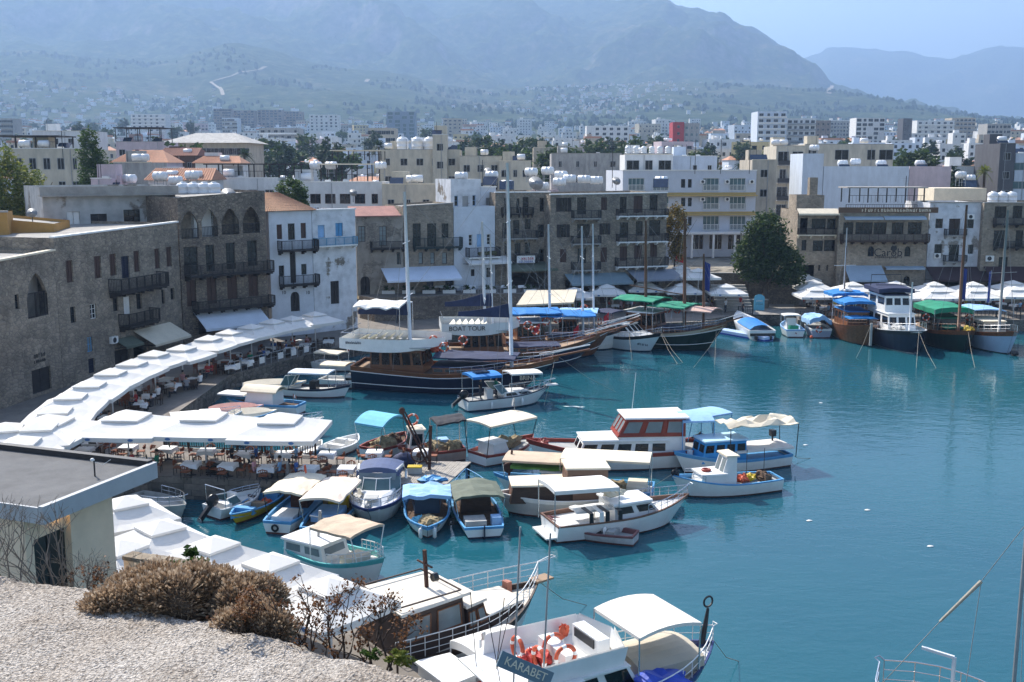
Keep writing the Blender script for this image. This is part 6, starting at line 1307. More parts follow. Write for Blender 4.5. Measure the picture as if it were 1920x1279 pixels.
    def mast(s, t, top, r=.09, m=None, spread=((.62, 1.2),), stays=True, y=0, rake=0, z=None, flagt=None):
        x = s.X(t); m = m or ALU; z0 = s.dz(t) if z is None else z; X1 = x - rake; mo = MB().tube([(x, y, z0), ((x + X1) / 2, y, (z0 + top) / 2), (X1, y, top)], [r, r * .95, r * .7], 10).build('mast', m, s.root, True)
        for f, w in spread: xx = x + (X1 - x) * f; zz = z0 + (top - z0) * f; MB().bar((xx, y - w, zz - .05), (xx, y + w, zz + .05), .05, .05).build('spreader', m, mo)
        if stays:
            st = MB()
            for (tx, sy) in ((.0, 0), (1.0, 0), (t - .05, 1), (t - .05, -1)):
                tx = min(max(tx, .01), .995); st.tube([(X1, y, top - .1), (s.X(tx), sy * s.half(tx) * .95, s.sheer(tx))], .012, 4)
            so = st.build('rigging', WIRE, mo); so['kind'] = 'stuff'
        return mo
    def boom(s, t0, t1, z, m=None, cover=None, h=.45, y=0):
        x0, x1 = s.X(t0), s.X(t1); bo = MB().tube([(x0, y, z), (x1, y, z)], .06, 8).build('boom', m or ALU, s.root)
        if cover:
            c = MB(); n = 8
            for i in range(n):
                a, b = i / n, (i + 1) / n; ha, hb = h * (.35 + .9 * a ** 1.6), h * (.35 + .9 * b ** 1.6); xa, xb = x0 + (x1 - x0) * a, x0 + (x1 - x0) * b
                for sg in (-1, 1): c.poly([(xa, sg * .17, z - .1), (xb, sg * .17, z - .1), (xb, sg * .04, z + hb), (xa, sg * .04, z + ha)])
                c.poly([(xa, -.04, z + ha), (xb, -.04, z + hb), (xb, .04, z + hb), (xa, .04, z + ha)])
                c.poly([(xa, -.17, z - .1), (xb, -.17, z - .1), (xb, .17, z - .1), (xa, .17, z - .1)])
            c.build('sail_cover', cover, bo)
    def outboard(s, y=0, tilt=.5, m=None, k=1.0):
        h = s.sheer(0); o = MB(); d = Vector((-math.sin(tilt + .2), 0, -math.cos(tilt + .2))); u = Vector((-math.cos(tilt), 0, math.sin(tilt))); p = Vector((-.1, y, h + .1)); o.bar(p + Vector((0, 0, .0)), p + d * .8 * k, .16 * k, .2 * k); e = o.build('outboard_motor', m or BLACK, s.root)
        MB().blob(tuple(p - d * .3 * k + Vector((-.08, 0, 0))), (.34 * k, .2 * k, .3 * k), .1, 10).build('motor_cowl', m or BLACK, e, True); MB().lathe([(.02, -.02), (.17 * k, -.01), (.17 * k, .01), (.02, .02)], 8, 0, tuple(p + d * .85 * k), 'x').build('propeller', GREYM, e)
    def ring(s, t, y, z, r=.33, axis='y', m=None):
        MB().torus((s.X(t), y, z), r, .075, 16, 6, 0, axis, 1).build('lifebuoy', [m or ORANGE, WHITE if m is None else m], s.root, True)
    def heap(s, t, y, r, m=None, seed=0, z=None, name='net_heap'):
        q = MB(); rn = random.Random(seed)
        for i in range(5): q.blob((s.X(t) + rn.uniform(-.5, .5) * r[0], y + rn.uniform(-.5, .5) * r[1], (s.dz(t) if z is None else z) + r[2] * rn.uniform(.3, .7)), (r[0] * rn.uniform(.5, .8), r[1] * rn.uniform(.5, .8), r[2] * rn.uniform(.5, .8)), .9, 10, 0, seed + i)
        q.build(name, m or NET, s.root)
    def fender(s, t, sg, m=None): x = s.X(t); y = sg * (s.half(t) + .08); h = s.sheer(t); MB().lathe([(.02, -.3), (.1, -.24), (.1, .2), (.03, .27)], 8, 0, (x, y, h * .5)).tube([(x, y, h * .5 + .27), (x, y - sg * .1, h)], .012, 4).build('fender', m or WHITE, s.root, True)
    def flag(s, t, y, z, m, w=.6, h=.4, pole=1.2, m2=None):
        x = s.X(t); p = MB().tube([(x, y, z), (x, y, z + pole)], .018, 5).build('flag_staff', GREYM, s.root); f = MB(); n = 5
        for i in range(n):
            a, b = i / n, (i + 1) / n; P = lambda q, zz: (x - .02 - w * .6 * q, y + .10 * math.sin(q * 6), zz - w * .55 * q); f.poly([P(a, z + pole - h), P(b, z + pole - h), P(b, z + pole), P(a, z + pole)], 1 if (m2 and i in (1, 3)) else 0)
        f.build('flag', [m, m2 or m], p)
    def line(s, t, far, r=.016, y=0): p = Vector((s.X(t), y * s.half(t), s.sheer(t))); inv = s.root.matrix_world; M = Matrix.Translation(s.root.location) @ Matrix.Rotation(s.root.rotation_euler.z, 4, 'Z'); q = M.inverted() @ Vector(far); m = p.lerp(q, .5) - Vector((0, 0, .25)); MB().tube([p, m, q], r, 4).build('mooring_line', ROPE, s.root)
    def text(s, txt, t, sg, zf, size, m, z=None, y=None):
        h = s.sheer(t); x = s.X(t); z = h * zf if z is None else z; y0 = s.half(t) * 1.0 + .02 if y is None else y; sl = math.atan2((s.half(min(1, t + .06)) - s.half(max(0, t - .06))), s.L * .12)
        me = text_mesh(txt, size, m) if isinstance(txt, str) else strokes(*txt).mesh('lettering', m); o = ob('lettering', me, s.root, (x, sg * y0, z)); a = (math.pi if sg > 0 else 0) 
        o.rotation_euler = ((math.pi / 2 if isinstance(txt, str) else 0), 0, a)
    def box(s, name, t0, t1, y0, y1, z0, z1, m): return MB().box(s.X(t0), y0, z0, s.X(t1), y1, z1).build(name, m, s.root)
    def bench(s, t, w, m=None): z = s.dz(t); return MB().box(s.X(t) - .2, -w / 2, z, s.X(t) + .2, w / 2, z + .35).build('bench', m or WHITE, s.root)
g0 = lambda u, v: G(u, v, 0)
# ---- moored small boats in the near basin
b = Boat('white_outboard_boat', 'open white outboard boat with steel arch beside the pier wall', g0(398, 972), g0(490, 944), 1.9, (.9, .65, .65), deckm=WHITE, tr=.9)
b.outboard(tilt=.6, k=1.2); b.rail(.55, .97, .3, 4); b.screen(.5, 1.3, b.sheer(.5) - .05, .45, .3); b.box('console', .38, .46, -.35, .35, b.dz(.4), b.dz(.4) + .7, GEL); b.bench(.2, 1.3); b.box('hatch', .78, .84, -.25, .25, b.dz(.8), b.dz(.8) + .1, RUST)
MB().tube([(.3, -.85, .6), (.25, -.85, 1.7), (.25, .85, 1.7), (.3, .85, .6)], .03, 6).build('steel_arch', STEEL, b.root)
b = Boat('yellow_boat', 'small wooden boat with yellow hull and blue inside', g0(535, 926), g0(432, 990), 1.7, (.75, .5, .6), main=YELLOW, stripe=YELLOW, deckm=LBLUE, tr=.5, rail=LBLUE, bul=.28)
for t in (.3, .55, .75): b.bench(t, 1.2, LBLUE if t != .55 else TEAK)
b.heap(.45, .3, (.35, .3, .25), ORANGE, 3, name='orange_buoys')
b = Boat('canopy_fishing_boat', 'white fishing boat with cream canopy and red wheelhouse', g0(520, 1002), g0(607, 930), 2.1, (1.0, .7, .7), main=WHITE, stripe=LBLUE, deckm=LBLUE, tr=.75)
b.cabin(.45, .62, 1.0, 1.25, RUST, RUST, win=1, front=1, slant=.1); b.canopy(.12, .66, 2.2, 1.95, CREAM, .15, rough=.12, seed=3, pm=METALD); b.box('hatch', .1, .32, -.6, .6, b.dz(.2), b.dz(.2) + .25, WHITE); MB().torus((-.06, .1, .35), .16, .06, 12, 6, 0, 'x').build('tyre_fender', BLACK, b.root)
b.flag(.62, 0, 2.1, ORANGE, .3, .3, .5)
b = Boat('canopy_fishing_boat', 'dark blue striped fishing boat with faded pink and cream canopy', g0(590, 1016), g0(668, 935), 2.2, (1.05, .75, .75), main=WHITE, stripe=LBLUE, deckm=NETB, tr=.72)
b.canopy(.12, .66, 2.2, 1.9, mat('faded_pink_canvas', (.72, .55, .45), .85, .3, 1.6, bump=.3, bscale=3, col2=(.70, .64, .52)), .16, rough=.14, seed=5); b.box('hatch', .2, .45, -.7, .7, b.dz(.3), b.dz(.3) + .4, PBLUE); b.cabin(.55, .72, 1.2, .9, YELLOW, YELLOW, win=0, front=0); b.heap(.85, 0, (.5, .5, .4), ORANGE, 8); b.heap(.62, .6, (.5, .4, .4), NET, 11)
MB().tube([(.2, -.3, .6), (.2, -.3, 1.5)], .06, 8).tube([(.2, -.5, 1.2), (.2, .3, 1.3)], .04, 6).build('winch', GREYM, b.root)
b = Boat('sports_cruiser', 'white sports cruiser with navy bimini and blue hull band, bow to the viewer', g0(724, 922), g0(690, 998), 2.9, (1.25, 1.0, .9), main=GEL, stripe=mat('blue_hull_band', (.03, .05, .17), .3), bottom=GEL, tr=.92, rake=.22, deckm=GEL, bul=.05, full=3.2, cat='motorboat')
b.cabin(.52, .93, 2.2, .38, GEL, GEL, slant=1.6, win=0, front=0, roof=False, taper=.45, z=b.sheer(.7) - .1); b.screen(.60, 2.5, b.sheer(.55) + .12, .75, .7, GLASSB, wrap=1.3); b.canopy(.12, .46, 2.4, 2.15, mat('navy_bimini', (.07, .10, .20), .75, .2, 1), .22, tilt=.1, drop=.3, posts=False)
for sg in (-1, 1): MB().tube([(b.X(.25), sg * 1.38, 1.0), (b.X(.17), sg * 1.35, 1.7), (b.X(.27), sg * 1.25, 2.2), (b.X(.46), sg * 1.05, 2.25)], .08, 8).build('radar_arch', GEL, b.root, True)
MB().poly([(b.X(.49), -1.0, 1.75), (b.X(.49), 1.0, 1.75), (b.X(.46), 1.05, 2.1), (b.X(.46), -1.05, 2.1)]).build('clear_panel', GLASSW, b.root); b.rail(.55, .97, .45, 6, bowext=.05); b.box('hatch', .74, .84, -.35, .35, b.sheer(.78) + .27, b.sheer(.78) + .36, GREYD); b.fender(.5, -1, NAVY); b.box('seat', .12, .25, -1, 1, b.dz(.2), b.dz(.2) + .5, WHITE); b.heap(.95, 0, (.2, .2, .15), GREYM, 3, z=b.sheer(.95), name='anchor')
b = Boat('canopy_fishing_boat', 'blue trimmed fishing boat with pale blue canopy, bow to the viewer', g0(800, 938), g0(802, 1018), 2.5, (.85, .6, .65), main=WHITE, stripe=LBLUE, deckm=NETB, tr=.7, full=2.8)
b.cabin(.25, .5, 1.6, 1.0, mat('dark_cabin_blue', (.04, .08, .14), .6), PBLUE, win=1, front=0, slant=0); b.canopy(.36, .68, 2.6, 1.72, PBLUE, .10, rough=.2, seed=9, drop=.2, pm=LBLUE); b.heap(.80, .1, (.6, .6, .3), NET, 5); b.heap(.72, -.4, (.4, .4, .25), SKYC, 6); b.heap(.1, 0, (.6, .9, .3), LBLUE, 12, z=1.2); b.text((.8, .2, 4), .9, 1, .6, 1, NAVY)
for sg in (-.25, .25): b.fender(.95, 1 if sg > 0 else -1)
b = Boat('canopy_fishing_boat', 'white boat with olive green arched canopy, square stern to the viewer', g0(908, 1010), g0(874, 930), 2.5, (1.0, .62, .62), main=WHITE, stripe=LBLUE, bottom=NAVY, deckm=NETB, tr=.82)
b.canopy(.20, .62, 2.7, 1.65, OLIVE, .26, rough=.12, seed=2, drop=.12); b.cabin(.42, .64, 1.7, .9, DWOOD, OLIVE, win=1, front=1, slant=.1); b.box('seat_box', .06, .2, -.2, .9, b.dz(.1), b.dz(.1) + .4, GREYD); b.box('seat_box', .08, .16, -1.0, -.5, b.dz(.1), b.dz(.1) + .5, PBLUE); b.rail(.65, .98, .7, 4, LBLUE); b.box('rudder', -.025, .0, -.03, .03, -.3, .75, NAVY)
b.heap(.8, 0, (.5, .5, .3), WHITE, 8, z=b.sheer(.8))
b = Boat('grey_boat', 'grey decked boat with round bow rail beyond the hut roof', g0(250, 948), g0(350, 976), 2.0, (.9, .7, .7), main=GREYD, stripe=GREYD, deckm=GREYD); b.rail(.3, .97, .5, 5, bowext=.05)
# ---- larger boats right of the pier
b = Boat('long_canopy_boat', 'white fishing boat under a very long cream canopy with lime tarp', g0(1225, 942), g0(925, 925), 2.7, (1.3, .8, .9), main=WHITE, stripe=LBLUE, deckm=WHITE, tr=.8)
b.canopy(.02, .56, 2.3, 2.65, CREAM, .10, pm=STEEL); b.canopy(.5, .92, 2.2, 2.35, TAN, .08, posts=True); b.canopy(.5, .88, 1.2, 1.85, LIME, .05, rough=.1, posts=False); b.cabin(.52, .72, 1.5, 1.0, WHITE, WHITE, win=2, front=2); b.heap(.2, 0, (.8, .6, .35), NET, 1); b.heap(.32, .2, (.5, .5, .3), NETB, 2); b.box('locker', .04, .16, -.9, .9, b.dz(.1), b.dz(.1) + .45, CREAM)
MB().lathe([(.3, -.3), (.3, .3)], 12, 0, (b.X(.9), 0, b.sheer(.9) + .5), 'y').tube([(b.X(.9), 0, b.sheer(.9)), (b.X(.88), 0, b.sheer(.9) + 1.5)], .07).build('net_winch', RUST, b.root)
b = Boat('tan_cabin_boat', 'grey white cabin boat with tan roofs and open brown interior', g0(1160, 955), g0(930, 962), 2.9, (1.25, 1.0, 1.0), main=mat('grey_white_hull', (.60, .58, .55), .4, .2, 1), stripe=WHITE, deckm=TEAK, tr=.8)
b.cabin(.40, .90, 2.1, .95, DWOOD, CREAM, win=0, front=1, slant=.2, wz=(.1, .9), wm=mat('brown_interior', (.12, .06, .04), .6)); b.cabin(.12, .46, 2.2, 1.9, mat('brown_panel', (.22, .13, .085), .6, .2, 2), CREAM, win=1, front=2, slant=.15, wm=mat('brown_interior', (.12, .06, .04), .6)); b.box('foredeck_hatch', .5, .6, -.5, .5, b.top - .95, b.top - .80, WHITE)
b = Boat('white_cabin_cruiser', 'white cabin cruiser with white canopy and striped beach towels', g0(1030, 1008), g0(1290, 975), 2.9, (1.5, 1.0, .95), main=GEL, stripe=GEL, bottom=RUST, deckm=GEL, tr=.85, rake=.14, rail=mat('brown_rub', (.16, .08, .05), .5), cat='motorboat')
b.cabin(.40, .76, 2.1, .85, GEL, GEL, slant=.8, win=2, front=2, taper=.8); b.canopy(-.02, .42, 2.3, 2.75, WCAN, .08, drop=.2, tilt=-.15); b.rail(.62, .99, .5, 7, bowext=.15); b.canopy(.16, .47, 1.0, 1.38, WHITE, .05, posts=False, rough=.08)
for k, (t, m_) in enumerate(((.2, BLACK), (.27, WHITE), (.31, BLACK), (.40, BLACK))): MB().box(b.X(t), -1.44, 1.02, b.X(t + .028), -1.40, 1.50).box(b.X(t), -1.44, 1.50, b.X(t + .028), -.3, 1.53).build('towel', m_, b.root)
b.heap(.45, .1, (.5, .3, .25), CREAM, 4, z=1.9, name='rolled_sail'); b.box('bathing_platform', -.07, .0, -1.0, 1.0, .25, .33, GEL); b.fender(.3, -1)
b = Boat('rowing_boat', 'small grey white rowing boat with maroon trim in front of the cabin cruiser', g0(1192, 1020), g0(1026, 996), 1.6, (.85, .5, .55), main=mat('worn_white', (.58, .56, .55), .5, .3, 1.5), stripe=mat('maroon_strake', (.22, .09, .09), .5, .3, 2), deckm=GREYD, tr=.7, bul=.25, rail=mat('maroon_strake', (.2, .08, .08)))
for t in (.25, .5, .72): b.bench(t, 1.0, GREYD)
b.heap(.4, .2, (.25, .2, .2), METALD, 6); 
for t in (.2, .5): MB().tube([(b.X(t), -.6, .4), (b.X(t), -.6, 1.2)], .02, 5).build('thole_post', DIMW, b.root)
b = Boat('red_wheelhouse_boat', 'white and red trawler yacht with red wheelhouse and blue door', g0(1312, 866), g0(985, 876), 3.8, (1.9, 1.15, 1.2), main=WHITE, stripe=RED, deckm=GREYD, tr=.75, rail=RED, cat='motorboat')
b.cabin(.22, .72, 2.7, .95, WHITE, WHITE, win=5, front=2, slant=.4, wz=(.3, .8)); b.cabin(.12, .52, 2.7, 2.25, WHITE, WHITE, win=0, front=0, slant=.9, back=0, roof=False); b.cabin(.12, .50, 2.76, 1.15, RED, WHITE, z=b.dz(.3) + 1.15, win=3, front=3, slant=.65, wz=(.2, .85), over=.2, fm=RED, wm=GLASSW)
b.box('door', .30, .345, -1.42, -1.39, b.dz(.3) + .1, b.dz(.3) + 2.0, LBLUE); b.ring(.2, -1.46, b.dz(.2) + .75, .36, 'y', NAVY); b.canopy(-.04, .14, 3.0, 3.1, PBLUE, .25, pm=LBLUE); MB().tube([(b.X(.4), 0, 3.4), (b.X(.38), 0, 6.0)], .02, 5).build('aerial', WHITE, b.root); b.fender(.6, -1, BLACK); b.heap(.9, 0, (.4, .4, .3), RED, 2)
b = Boat('white_tender', 'small white boat with red edge half hidden behind the red wheelhouse', g0(1345, 838), g0(1252, 856), 1.9, (1.1, .7, .7), main=WHITE, stripe=WHITE, rail=RED, deckm=NETB); b.heap(.35, 0, (.5, .5, .5), BLACKC, 4); b.canopy(-.05, .75, 2.2, 2.6, PBLUE, .1, pm=LBLUE)
b = Boat('blue_cabin_boat', 'white boat with bright blue cabin and ragged cream awning', g0(1470, 868), g0(1262, 888), 2.7, (1.45, .85, .85), main=WHITE, stripe=LBLUE, deckm=LBLUE, tr=.75, rail=LBLUE)
b.cabin(.42, .80, 1.9, 1.35, mat('bright_blue_boards', (.03, .28, .62), .5, .2, 2), mat('pale_blue_roof', (.45, .66, .80), .5, .1, 1), win=4, front=2, slant=.25, wz=(.5, .85)); b.canopy(.0, .52, 2.2, 1.35, mat('pink_white_cover', (.70, .60, .54), .8, .3, 1.4, col2=(.66, .66, .62)), .05, posts=False); b.canopy(-.03, .58, 2.3, 2.9, CREAM, .15, rough=.5, seed=4, pm=METALD, drop=.05); b.box('bucket', .82, .85, -.5, -.2, b.dz(.83), b.dz(.83) + .35, WHITE); MB().tube([(b.X(.07), -.6, .8), (b.X(.07), -.6, 1.9)], .06).box(b.X(.05), -.8, 1.7, b.X(.09), -.4, 2.1).build('searchlight', METALD, b.root); b.line(0, g0(1520, 860))
b = Boat('white_fishing_boat', 'white fishing boat with slanted wheelhouse windscreen and blue line', g0(1456, 915), g0(1258, 932), 2.4, (1.35, .8, .8), main=WHITE, stripe=WHITE, bottom=RUST, deckm=GREYD, tr=.7, rail=LBLUE)
b.cabin(.44, .60, 1.4, 1.75, WHITE, CREAM, win=0, front=2, slant=.55, wm=GLASSW, wz=(.35, .92)); b.cabin(.55, .78, 1.6, .65, WHITE, WHITE, win=0, front=0, slant=.2); b.heap(.33, .1, (.35, .4, .35), ORANGE, 4); b.heap(.27, -.2, (.4, .4, .3), YELLOW, 5); b.heap(.15, 0, (.6, .6, .4), NETB, 7); b.ring(.68, 0, b.dz(.68) + .75, .22, 'z', RED); b.rail(.74, .84, .35, 1); b.line(1, g0(1150, 945)); b.heap(.97, 0, (.25, .15, .25), BLACK, 3, z=b.sheer(.97)); b.fender(.3, -1); b.fender(.2, -1)
for t in (.05, .22, .4): MB().tube([(b.X(t), -1.0, .6), (b.X(t), -1.0, 2.2)], .02, 5).build('post', METALD, b.root)
# ---- behind the pier
b = Boat('sky_canopy_boat', 'fishing boat with sky blue arched canopy behind the plank deck', g0(692, 862), g0(760, 838), 2.3, (1.1, .8, .8), main=WHITE, stripe=RED, deckm=NETB); b.canopy(.0, .72, 2.4, 2.35, SKYC, .5, along=True); b.heap(.35, -.2, (1.0, .7, .5), NET, 3); b.heap(.7, 0, (.5, .5, .4), NETB, 5)
b = Boat('pink_cabin_boat', 'salmon pink fishing boat with small wheelhouse and black shade net', g0(868, 858), g0(745, 868), 2.4, (1.15, .85, .85), main=PINKISH, stripe=RED, deckm=NETB); b.cabin(.62, .86, 1.3, 1.5, mat('pale_pink_paint', (.66, .55, .50), .6, .15, 2), CREAM, win=1, front=1, slant=.25, wz=(.35, .85)); b.ring(.75, -.2, 2.75, .34, 'y'); b.canopy(.0, .45, 2.1, 2.7, BLACKC, .1, tilt=-.2, rough=.1); b.heap(.45, 0, (.9, .7, .5), NET, 7); b.heap(.15, 0, (.6, .6, .5), NET, 9); b.box('fish_tub', .2, .36, -1.0, -.2, .7, 1.25, PBLUE)
b = Boat('cream_canopy_boat', 'boat with broad cream canopy and heaped straw coloured net', g0(895, 872), g0(1000, 846), 2.6, (1.2, .8, .8), main=WHITE, stripe=RED, deckm=GREYD); b.canopy(.0, .82, 2.6, 2.75, CREAM, .12, pm=METALD); b.heap(.55, 0, (1.1, .7, .6), NET, 13); b.cabin(.15, .45, 1.6, .8, WHITE, WHITE, win=0, front=0); b.flag(.8, .8, 2.8, WHITE, .4, .3, .9, RED)
b = Boat('white_dinghy', 'open white dinghy moored beside the plank deck', g0(612, 858), g0(672, 834), 1.9, (.8, .6, .6), deckm=WHITE, bul=.3); b.bench(.3, 1.2); b.bench(.65, 1.1); b.box('console', .42, .52, -.4, .4, b.dz(.4), b.dz(.4) + .6, GEL)
b = Boat('square_parasol_boat', 'small blue boat with folded cream square awning', g0(550, 866), g0(604, 846), 1.5, (.8, .5, .5), main=LBLUE, stripe=WHITE, deckm=WHITE); b.canopy(.0, .95, 1.7, 2.0, CREAM, .3, along=True, posts=False); MB().tube([(b.X(.5), 0, .3), (b.X(.5), 0, 2.2)], .03).build('pole', STEEL, b.root)
for i, (a, c, t, m_) in enumerate((((318, 812), (455, 800), 'long white boat beneath the first pier parasol', GEL), ((430, 830), (608, 812), 'long blue grey boat behind the pier railing', mat('blue_grey_hull', (.28, .36, .46), .4, .2, 1)))):
    b = Boat('moored_boat', t, g0(*a), g0(*c), 2.3, (1.2, .8, .8), main=m_, stripe=WHITE, deckm=GREYD); b.cabin(.45, .75, 1.6, .7, WHITE, WHITE, win=2, front=2); b.rail(.7, .98, .4, 3); b.canopy(.02, .4, 2.0, 1.3, WCAN, .1, posts=False)
# ---- left inner corner
def covered(label, a, c, m, bm=2.1):
    b = Boat('covered_boat', label, g0(*a), g0(*c), bm, (1.0, .75, .75), main=WHITE, stripe=LBLUE, deckm=GREYD); q = MB(); n = 12
    for i in range(n):
        t0, t1 = i / n, (i + 1) / n
        for sg in (-1, 1):
            P = lambda t, f: (b.X(t), sg * (b.half(t) + .05) * (1 - f) , b.sheer(t) + .02 - .15 * (f == 0) + .55 * f * (math.sin(math.pi * min(1, t + .12)) ** .5))
            for f0, f1 in ((0, .35), (.35, .7), (.7, 1)): q.poly([P(t0, f0), P(t1, f0), P(t1, f1), P(t0, f1)])
    q.build('boat_cover', m, b.root, True); return b
covered('cream covered boat in front of the left quay rail', (455, 742), (575, 735), CREAM); covered('boat under faded red cover near the quay corner', (392, 790), (495, 782), mat('faded_red_cover', (.50, .25, .21), .85, .2, 1.5)); covered('cream covered boat just behind the pier parasols', (425, 800), (520, 792), CREAM, 1.9)
b = Boat('arched_cabin_boat', 'boat with arched cream cabin top and dark open back', g0(565, 776), g0(425, 766), 2.3, (1.0, .8, .8), main=WHITE, stripe=LBLUE, deckm=NETB); b.canopy(.25, .72, 1.9, 1.75, CREAM, .35, posts=False); b.cabin(.3, .7, 1.8, 1.1, GEL, CREAM, win=0, front=0); b.canopy(.7, 1.05, 1.5, 1.35, WHITE, .03, posts=False); b.flag(.1, 0, .8, WHITE, .4, .3, .8, RED)
b = Boat('white_day_boat', 'white day boat with flat grey canopy and navy line, left inner corner', g0(535, 740), g0(658, 745), 2.3, (1.1, .75, .75), main=GEL, stripe=NAVY, deckm=GEL); b.canopy(.12, .72, 2.0, 2.1, mat('pale_grey_canvas', (.55, .60, .66), .7, .1, 1), .06); b.screen(.12, 1.8, .9, .9, -.5); b.box('console', .4, .5, -.4, .4, .5, 1.3, BLACK); b.rail(.75, .97, .3, 3)
b = Boat('white_day_boat', 'white boat with cream top beside the gulet stern', g0(605, 722), g0(700, 728), 2.2, (1.0, .7, .7), main=GEL, stripe=GEL, deckm=GEL); b.canopy(.05, .55, 2.0, 2.0, CREAM, .12); b.cabin(.5, .75, 1.4, .5, GEL, GEL, win=1, front=1); b.fender(.7, -1, NAVY); b.rail(.78, .97, .35, 3)
b = Boat('white_day_boat', 'low white boat with arched top by the quay rail', g0(592, 690), g0(668, 697), 2.0, (1.0, .7, .7), main=GEL, stripe=GEL, deckm=GEL); b.canopy(.1, .7, 1.9, 1.7, CREAM, .1); b.bench(.5, 1.3)
# ---- motorboat under way
b = Boat('motorboat', 'white motorboat with blue bimini and solar panel under way in mid harbour', g0(868, 768), g0(1030, 752), 2.7, (1.35, .95, .9), main=GEL, stripe=GEL, bottom=NAVY, deckm=GREYD, tr=.9, rake=.16, cat='motorboat', rail=NAVY)
b.cabin(.42, .85, 2.0, .5, GEL, GEL, win=2, front=0, slant=1.2, taper=.6, roof=False); b.screen(.48, 2.1, b.sheer(.5) + .2, .75, .6); b.canopy(.05, .38, 2.3, 2.75, BLUEC, .12, drop=.2); b.box('solar_panel', .12, .28, -.5, .5, 2.92, 2.97, PANEL); b.canopy(.5, .86, 1.9, 2.65, WCAN, .1, tilt=-.1); b.rail(.6, .99, .45, 5, bowext=.5); b.box('bow_platform', .95, 1.09, -.25, .25, b.sheer(.97), b.sheer(.97) + .1, GEL); b.outboard(tilt=.7, k=1.2); b.fender(.25, -1); b.fender(.6, -1); b.box('esky', .25, .32, -.4, .2, .7, 1.5, WHITE)
pp = Matrix.Translation(b.root.location) @ Matrix.Rotation(b.root.rotation_euler.z, 4, 'Z') @ Vector((b.X(.2), 0, b.dz(.2))); person(pp, 1.2, 'black', 'standing skipper in black under the blue bimini', 'stand')
pp = Matrix.Translation(b.root.location) @ Matrix.Rotation(b.root.rotation_euler.z, 4, 'Z') @ Vector((b.X(.36), -.3, b.dz(.36))); person(pp, 2.0, 'green', 'standing person in green beside the skipper', 'stand')
fo = MB(); c0 = g0(1068, 762)
for i in range(3): fo.blob((c0.x + .45 * i, c0.y - .12 * i, .0), (.5 - .1 * i, .14, .012), .7, 16, 0, i)
tag(fo.build('bow_wave', mat('foam', (.62, .70, .70), .5, .3, 3), None, True), 'small white bow wave ahead of the motorboat', 'foam', None, 'stuff')
